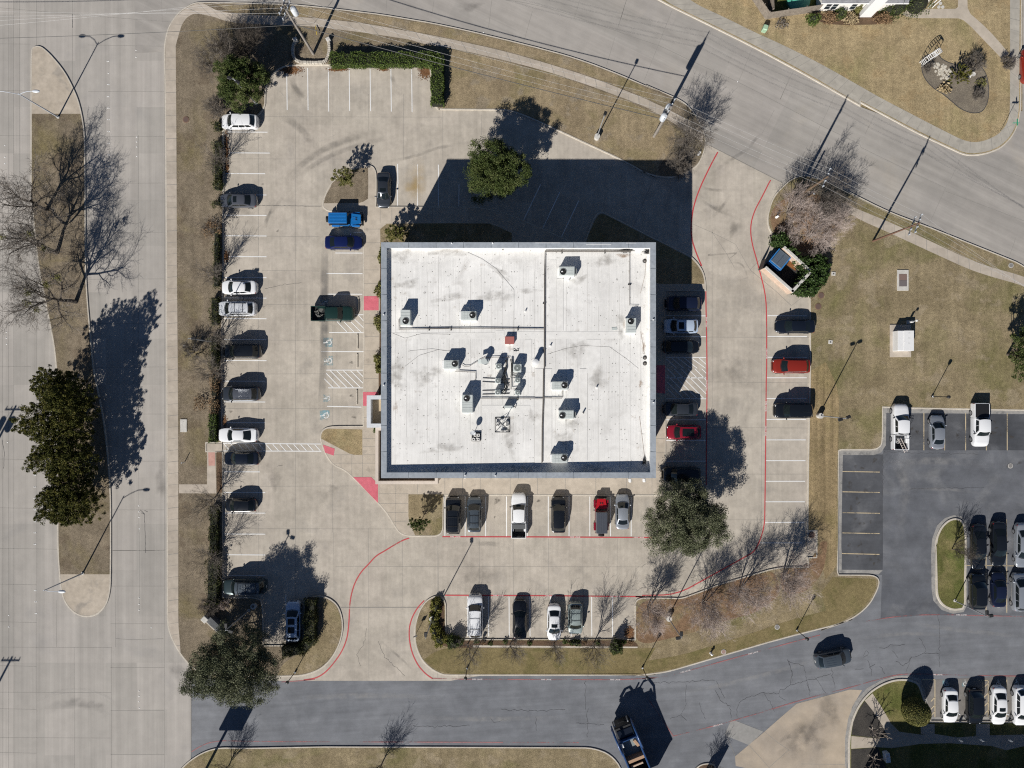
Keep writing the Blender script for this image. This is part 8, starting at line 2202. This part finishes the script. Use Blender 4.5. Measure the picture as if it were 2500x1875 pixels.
g = MB(); g.box((0, .40, .10), (70 * Q / S, .8, .03)); g.build('lid', plain('lid_brown', (.20, .135, .115), .7), vt); g = MB(); g.box((0, -.42, .10), (70 * Q / S, .8, .03)); g.build('lid', plain('lid_mauve', (.15, .13, .13), .7), vt)
for lab, t, x, y, kind in (('small square meter box by the ivy on the big lawn', 'E2', 492, 806, 'sq'), ('small square meter box in the open lawn above the lamp shadow', 'E2', 465, 1420, 'sq'), ('upper round manhole by the dumpster yard', 'E2', 381, 1002, 'rd'), ('lower round manhole below the dumpster yard', 'E2', 355, 1102, 'rd'), ('small round valve cover near the street kerb of the big lawn', 'E2', 2088, 732, 'gr'), ('round pale cover in the lawn above the access road', 'D4', 1461, 388, 'gr'), ('pink round cover beside the hydrant', 'D4', 980, 610, 'pk'), ('round manhole with brown rim on the west verge', 'A1', 1678, 1080, 'rd'), ('broken round manhole in the asphalt lot', 'E3', 2088, 875, 'gr'), ('round lid on the concrete slab by the tall bare tree', 'E3', 297, 1495, 'rd')):
    c = one(t, x, y); z = KT if t != 'E3' or x < 1000 else .02
    root = thing('ground_cover', lab, 'manhole', (c[0], c[1], z), 0, 'covers set in the ground')
    if kind == 'sq':
        g = MB(); g.bbox((0, 0, .02), (.55, .5, .08), .02, -.1); g.build('frame', M['concrete'], root); g = MB(); g.cyl((0, 0, .055), .11, .012, 12); g.build('lid', M['lead'], root)
    else:
        R_ = .42 if kind == 'rd' else .33
        g = MB(); g.tube([(0, 0, 0), (0, 0, .03)], R_, 20); g.build('frame', M['concrete'] if kind in ('gr', 'pk') else plain('rim_brown', (.20, .12, .08), .8), root)
        g = MB(); g.tube([(0, 0, .02), (0, 0, .042)], R_ * .8, 20); g.build('lid', {'rd': plain('iron_brown', (.13, .085, .07), .7), 'gr': plain('iron_grey', (.22, .21, .20), .7), 'pk': plain('cover_pink', (.33, .22, .19), .8)}[kind], root)
c = one('A3', 1658, 512); sl_ = thing('concrete_lid', 'pale rectangular concrete lid lying in the west verge', 'utility vault', (c[0], c[1], KT - .01)); g = MB(); g.bbox((0, 0, .04), (60 * Q / S, 116 * Q / S, .1), .02); g.build('slab', M['concrete'], sl_); g = MB(); g.cyl((0, .5, .088), .03, .01, 8); g.build('lifting_eye', M['lead'], sl_)
def hydrant(lab, t, x, y, col):
    c = one(t, x, y, .4); root = thing('fire_hydrant', lab, 'hydrant', (c[0], c[1], KT))
    g = MB(); g.tube([(0, 0, 0), (0, 0, .08), (0, 0, .1), (0, 0, .55), (0, 0, .62), (0, 0, .74)], [.17, .17, .12, .12, .15, .03], 14); g.build('body', col, root, 50)
    g = MB(); g.tube([(-.2, 0, .45), (.2, 0, .45)], .06, 10); g.tube([(0, -.2, .45), (0, 0, .45)], .07, 10); g.build('outlet', col, root)
hydrant('white fire hydrant on the verge above the access road', 'D4', 872, 630, M['white_metal'])
hydrant('white hydrant standing in the planted driveway corner', 'D2', 1464, 292, M['white_metal'])
c = one('D1', 762, 1382, .2); bx = thing('white_valve_box', 'white valve box on the verge corner by the red line', 'utility box', (c[0], c[1], KT), -.6); g = MB(); g.bbox((0, 0, .15), (.28, .6, .3), .06); g.build('box', M['white_metal'], bx); g = MB(); g.box((0, .05, .302), (.16, .05, .006)); g.build('handle', M['lead'], bx)
c = one('F3', 297, 310, .5); gb = thing('green_utility_box', 'pale green utility box on the lawn beside the fence corner', 'utility box', (c[0], c[1], KT), -.28); g = MB(); g.bbox((0, 0, .42), (.62, .72, .84), .08); g.build('cabinet', plain('utility_green', (.36, .52, .36), .6), gb); g = MB(); g.box((0, -.37, .45), (.4, .02, .5)); g.build('door', plain('door_green', (.28, .42, .28), .6), gb)
c = one('A2', 1950, 545, .3); wl_ = thing('litter_bag', 'pale blue litter caught in the west hedge', 'litter', (c[0], c[1], KT + .6)); g = MB(); g.ball((0, 0, 0), (.2, .12, .08), 8, 6); g.build('bag', plain('litter_blue', (.35, .58, .68), .6), wl_, 60)
for lab, t, x, y in (('white litter scrap in the lower west hedge', 'B2', 65, 1495), ('white litter scrap on the verge under the bare bush', 'A2', 1908, 1493), ('white litter scrap beside the lamp on the west verge', 'A2', 1662, 1450)):
    c = one(t, x, y, .1); o_ = MB(); o_.ball((0, 0, .06), (.16, .12, .06), 8, 6); tag(o_.build('litter', M['white_metal'], None, 60, (c[0], c[1], KT)), lab, 'litter')
c = one('A3', 1650, 845, .5); mk = thing('marker_post', 'short white marker post in the west verge', 'post', (c[0], c[1], KT)); g = MB(); g.tube([(0, 0, 0), (0, 0, .9)], .05, 8); g.build('post', M['white_metal'], mk); g = MB(); g.tube([(0, 0, .9), (0, 0, .95)], .06, 8); g.build('cap', M['insulator'], mk)
# --- signs
c = one('C4', 66, 712); sg_ = thing('lot_sign', 'small sign on a thin post on the lot island', 'sign', (c[0], c[1], KT), .3); g = MB(); g.tube([(0, 0, 0), (0, 0, 1.4)], .03, 6); g.build('post', M['lamp_grey'], sg_); g = MB(); g.bbox((0, 0, 1.45), (.55, .03, .5), .01); g.build('panel', M['lamp_grey'], sg_)
st_ = thing('stone_sign', 'grey stone monument sign with white letters at the south-west corner', 'sign', (*one('F5', 760, 720), KT - .01), math.radians(-43))
o = one('F5', 760, 720)
g = MB(); g.bbox((0, 0, .55), (2.9, .85, 1.1), .05); g.build('base', surface('dark_stone', (.10, .105, .11), (.14, .145, .15), 1.2, [(5, 5, .3, .7, .8, 1.1)]), st_)
g = MB(); g.bbox((-.05, -.52, .5), (2.7, .18, 1.0), .04); g.build('face', surface('pale_face', (.40, .37, .32), (.50, .46, .40), 1.2, [(5, 5, .3, .7, .8, 1.1)]), st_)
g = MB(); g.bbox((-1.65, -.25, .7), (.75, .75, 1.4), .05); g.build('pier', M['concrete'], st_)
r = random.Random(12)
for k in range(7):
    g = MB(); g.bbox((-.6 + k * .26, -.63, .75), (.17, .05, r.uniform(.22, .34)), .01); g.build('letter', M['white_metal'], st_)
c = one('F5', 665, 835, .2); ls = thing('sign_floodlight', 'long white light bar on the ground before the stone sign', 'lamp', (c[0], c[1], KT), math.radians(-46)); g = MB(); g.bbox((0, 0, .22), (1.35, .10, .1), .03); g.build('tube', M['white_metal'], ls); g = MB(); g.box((-.5, 0, .09), (.08, .08, .18)); g.box((.5, 0, .09), (.08, .08, .18)); g.build('bracket', M['lead'], ls)
c = one('F5', 1440, 375); lc = thing('round_footing', 'round concrete footing beside the lamp in the shaded corner', 'footing', (c[0], c[1], KT)); g = MB(); g.cyl((0, 0, 0), .38, .5, 20); g.build('drum', M['concrete'], lc, 50); g = MB(); g.cyl((-.04, .02, .5), .17, .02, 12); g.build('plate', M['lead'], lc)
# big roadside sign whose shadow falls over the access road, standing just below the picture
c = W((492, 1899)); bs = thing('roadside_sign', 'tall roadside sign on one post at the boulevard corner below the picture', 'sign', (c[0], c[1], KT)); g = MB(); g.tube([(0, 0, 0), (0, 0, 5.0)], .17, 10); g.build('post', M['post_black'], bs); g = MB(); g.bbox((.45, 0, 6.0), (3.0, .35, 2.3), .06); g.build('panel', M['lamp_grey'], bs)
c = W((1718, 1912)); bs = thing('monument_sign', 'angled monument sign just below the picture on the kerbed island', 'sign', (c[0], c[1], KT), math.radians(38)); g = MB(); g.bbox((0, 0, 1.9), (2.6, .4, 2.6), .06); g.build('panel', M['lamp_grey'], bs); g = MB(); g.bbox((0, 0, .3), (2.8, .6, .6), .05); g.build('base', M['concrete'], bs)
c = one('E1', 1992, 1183); ss = thing('street_name_sign', 'green street name sign at the house corner', 'sign', (c[0], c[1], KT - .01)); g = MB(); g.tube([(0, 0, 0), (0, 0, 2.9)], .03, 6); g.build('post', M['steel'], ss); g = MB(); g.bbox((0, 0, 2.95), (.85, .03, .2), .008); g.build('blade', plain('sign_green', (.03, .30, .18), .5), ss); g = MB(); g.bbox((0, 0, 3.18), (.03, .85, .2), .008); g.build('blade', plain('sign_green2', (.03, .30, .18), .5), ss)
# small signs along the shaded south-east bays
for k, (x, y) in enumerate(((1335, 1220), (1590, 1215), (1935, 1220), (2170, 1210))):
    c = one('F6', x, y); root = thing('bay_sign', ('bay sign before the white sedan by the round shrub', 'bay sign before the black SUV of the accessible bays', 'bay sign before the white sedan with sunroof', 'bay sign at the picture edge of the accessible bays')[k], 'sign', (c[0], c[1], KT), 0, 'bay signs'); g = MB(); g.tube([(0, 0, 0), (0, 0, 1.5)], .03, 6); g.build('post', M['steel'], root); g = MB(); g.bbox((0, 0, 1.6), (.32, .03, .5), .01); g.build('panel', M['white_metal'], root)
# the building south of the picture that shades those beds
ob = W((2050, 1984)); e1 = W((3000, 1984))
nb = thing('neighbour_building', 'neighbouring building just below the picture that shades the south-east beds', 'building', (ob[0], ob[1], 0))
wd = e1[0] - ob[0]; hb = 9.3
g = MB(); g.prism([(0, -14), (wd, -14), (wd, 0), (0, 0)], 0, hb - .3, cap=False); g.build('wall', M['stucco'], nb)
g = MB(); g.bbox((wd / 2, -7, hb - .1), (wd + .4, 14.4, .4), .05); g.build('roof', M['coping'], nb)
for k in range(8):
    for z in (1.7, 5.4):
        g = MB(); g.box((2.5 + k * 4.6, .02, z), (1.8, .12, 1.6)); o_ = g.build('window', M['coping'], nb); g = MB(); g.box((2.5 + k * 4.6, .03, z), (1.6, .14, 1.4)); g.build('pane', M['glass'], o_)
c = one('F6', 525, 1495, .5); ub = thing('white_cabinet', 'tilted white cabinet in the shaded bed at the bottom edge', 'utility box', (c[0], c[1], KT), .12); g = MB(); g.bbox((0, 0, .4), (.62, 1.25, .8), .06); g.build('case', M['insulator'], ub); g = MB(); g.box((0, -.63, .45), (.4, .02, .5)); g.build('door', M['lamp_grey'], ub)
# --- house across the street
M['white_brick'] = surface('white_brick', (.70, .67, .61), (.78, .75, .70), .8, [(6, 4, .3, .7, .9, 1.06), (3, 3, .3, .7, .94, 1.04, (1, 6))])
M['shingle'] = surface('shingles', (.19, .19, .20), (.27, .27, .28), .8, [(5, 4, .3, .7, .8, 1.15), (2, 3, .3, .7, .85, 1.1, (.3, 6))])
hx, hy = one('E1', 338, 104)
hs = thing('white_house', 'white brick house with paired windows at the top edge', 'house', (hx, hy, 0))
hl = one('E1', 1050, 104)[0] - hx
g = MB(); g.prism([(0, 0), (hl, 0), (hl, 11), (0, 11)], 0, 2.75, cap=False)
g.add([(0, 0, 2.75), (0, 11, 2.75), (0, 5.5, 5.6)], [(0, 1, 2)]); g.build('wall', M['white_brick'], hs)
g = MB(); g.add([(-.35, -.32, 2.62), (hl + .35, -.32, 2.62), (hl + .35, 5.5, 5.7), (-.35, 5.5, 5.7), (hl + .35, 11.3, 2.62), (-.35, 11.3, 2.62)], [(0, 1, 2, 3), (3, 2, 4, 5)]); rf = g.build('roof', M['shingle'], hs)
g = MB(); g.bbox((hl / 2, -.34, 2.58), (hl + .8, .06, .18), .02); g.bbox((-.36, 2.6, 4.1), (.06, .1, .1), .02); g.build('fascia', M['white_metal'], hs)
for x in (1.0, 1.85, 4.3):
    g = MB(); g.bbox((x, -.02, 1.45), (.82, .12, 1.5), .02); o_ = g.build('window', M['white_metal'], hs)
    g = MB(); g.box((x, -.05, 1.8), (.66, .1, .62)); g.box((x, -.05, 1.1), (.66, .1, .62)); g.build('pane', M['glass'], o_)
cx_ = one('E1', 780, 160)[0] - hx; cy_ = one('E1', 780, 160)[1] - hy
g = MB(); g.bbox((cx_, cy_ + .35, 2.6), (1.55, .7, 5.2), .03); g.build('chimney', M['white_metal'], hs)
g = MB(); g.bbox((hl + 2.0, .8, 1.3), (3.8, .14, 2.6), .02); g.bbox((hl + 1.3, .70, 1.5), (.8, .1, 1.3), .02, mi=1); g.build('porch_wall', [M['white_brick'], M['glass']], hs)
px_, py_ = one('E1', 1378, 75)
g = MB(); [g.tube([(px_ - hx + q, py_ - hy, 0), (px_ - hx + q, py_ - hy, 2.4)], .06, 8) for q in (-.5, 0)]; g.box((px_ - hx - .25, py_ - hy, 2.4), (.7, .12, .12)); g.build('porch_frame', M['white_metal'], hs)
def fence(label, a, b, h=1.8, group='wooden fences'):
    a, b = Vector(a), Vector(b); d = b - a; L = d.length
    root = thing('wooden_fence', label, 'fence', (a.x, a.y, KT - .02), math.atan2(d.y, d.x), group)
    g = MB(); n = int(L / .15); r = random.Random(int(L * 100))
    for i in range(n):
        g.box(((i + .5) * L / n, r.uniform(-.006, .006), h / 2 + r.uniform(-.02, .02)), (L / n - .008, .022, h))
    g.build('boards', M['fence'], root)
    g = MB(); g.box((L / 2, .05, .45), (L, .05, .09)); g.box((L / 2, .05, 1.4), (L, .05, .09)); g.build('rail', M['fence'], root)
    for i in range(int(L / 2.4) + 1):
        g = MB(); g.box((min(L - .05, .05 + i * 2.4), .10, h / 2), (.09, .09, h + .05)); g.build('post', M['fence'], root)
fence('weathered wooden fence running beside the street to the corner', one('F3', 20, -200), one('F3', 298, 214))
fence('weathered wooden fence from the corner to the white house', one('F3', 298, 214), one('F3', 862, 132))
fence('inner wooden fence dividing the back yard behind the corner', one('F3', 345, 175), one('F3', 318, -240))
sheet('yard_grass', [one('F3', *q) for q in ((350, 160), (860, 80), (860, -260), (335, -200))], KT - .004, M['grass_green'])
c = one('F3', 660, 10, .3); gp = thing('garden_pool', 'green paddling pool in the fenced back yard', 'pool', (c[0], c[1], KT)); g = MB(); g.tube([(0, 0, 0), (0, 0, .35)], 1.5, 28, cap=False); g.tube([(0, 0, .35), (0, 0, .40), (0, 0, .35)], [1.5, 1.42, 1.35], 28, cap=False); g.build('rim', plain('pool_green', (.10, .42, .30), .5), gp, 50); g = MB(); g.disc((0, 0, .25), 1.48, 28); g.build('water', plain('pool_water', (.10, .40, .32), .15), gp)
ar = thing('garden_arbor', 'white wooden garden arbor at the stone path', 'arbor', (*one('E1', 1365, 520, .8), KT), math.radians(34))
for s_ in (-1, 1):
    g = MB()
    for q in (-.28, .28): g.tube([(s_ * 1.05, q, 0), (s_ * 1.05, q, 1.5)], .035, 6)
    for z in (.3, .6, .9, 1.2): g.box((s_ * 1.05, 0, z), (.04, .56, .05))
    g.build('side_panel', M['white_metal'], ar)
g = MB()
for q in (-.28, .28): g.tube([(1.05 * math.cos(math.pi * i / 12), q, 1.5 + .75 * math.sin(math.pi * i / 12)) for i in range(13)], .04, 6)
for i in range(1, 12):
    a_ = math.pi * i / 12; g.box((1.05 * math.cos(a_), 0, 1.5 + .75 * math.sin(a_)), (.05, .56, .05))
g.build('arch', M['white_metal'], ar)
c = one('E1', 1737, 680, .4); bb = thing('birdbath', 'small stone birdbath beside the juniper', 'birdbath', (c[0], c[1], KT)); g = MB(); g.tube([(0, 0, 0), (0, 0, .1), (0, 0, .65)], [.2, .1, .08], 12); g.build('pedestal', M['concrete'], bb, 50); g = MB(); g.tube([(0, 0, .6), (0, 0, .72), (0, 0, .66)], [.08, .3, .24], 16); g.build('bowl', M['concrete'], bb, 50)
# kerb-side litter and stones in the garden bed corner
for k, (x, y) in enumerate(((1455, 35), (1475, 68), (1440, 68))):
    c = one('E1', x, y); g = MB(); g.tube([(0, 0, 0), (0, 0, .03)], .22, 12); tag(g.build('stepping_stone', M['concrete'], None, 50, (c[0], c[1], KT - .01)), ('upper round stepping stone in the porch bed', 'lower right round stepping stone in the porch bed', 'lower left round stepping stone in the porch bed')[k], 'stone', 'stepping stones')
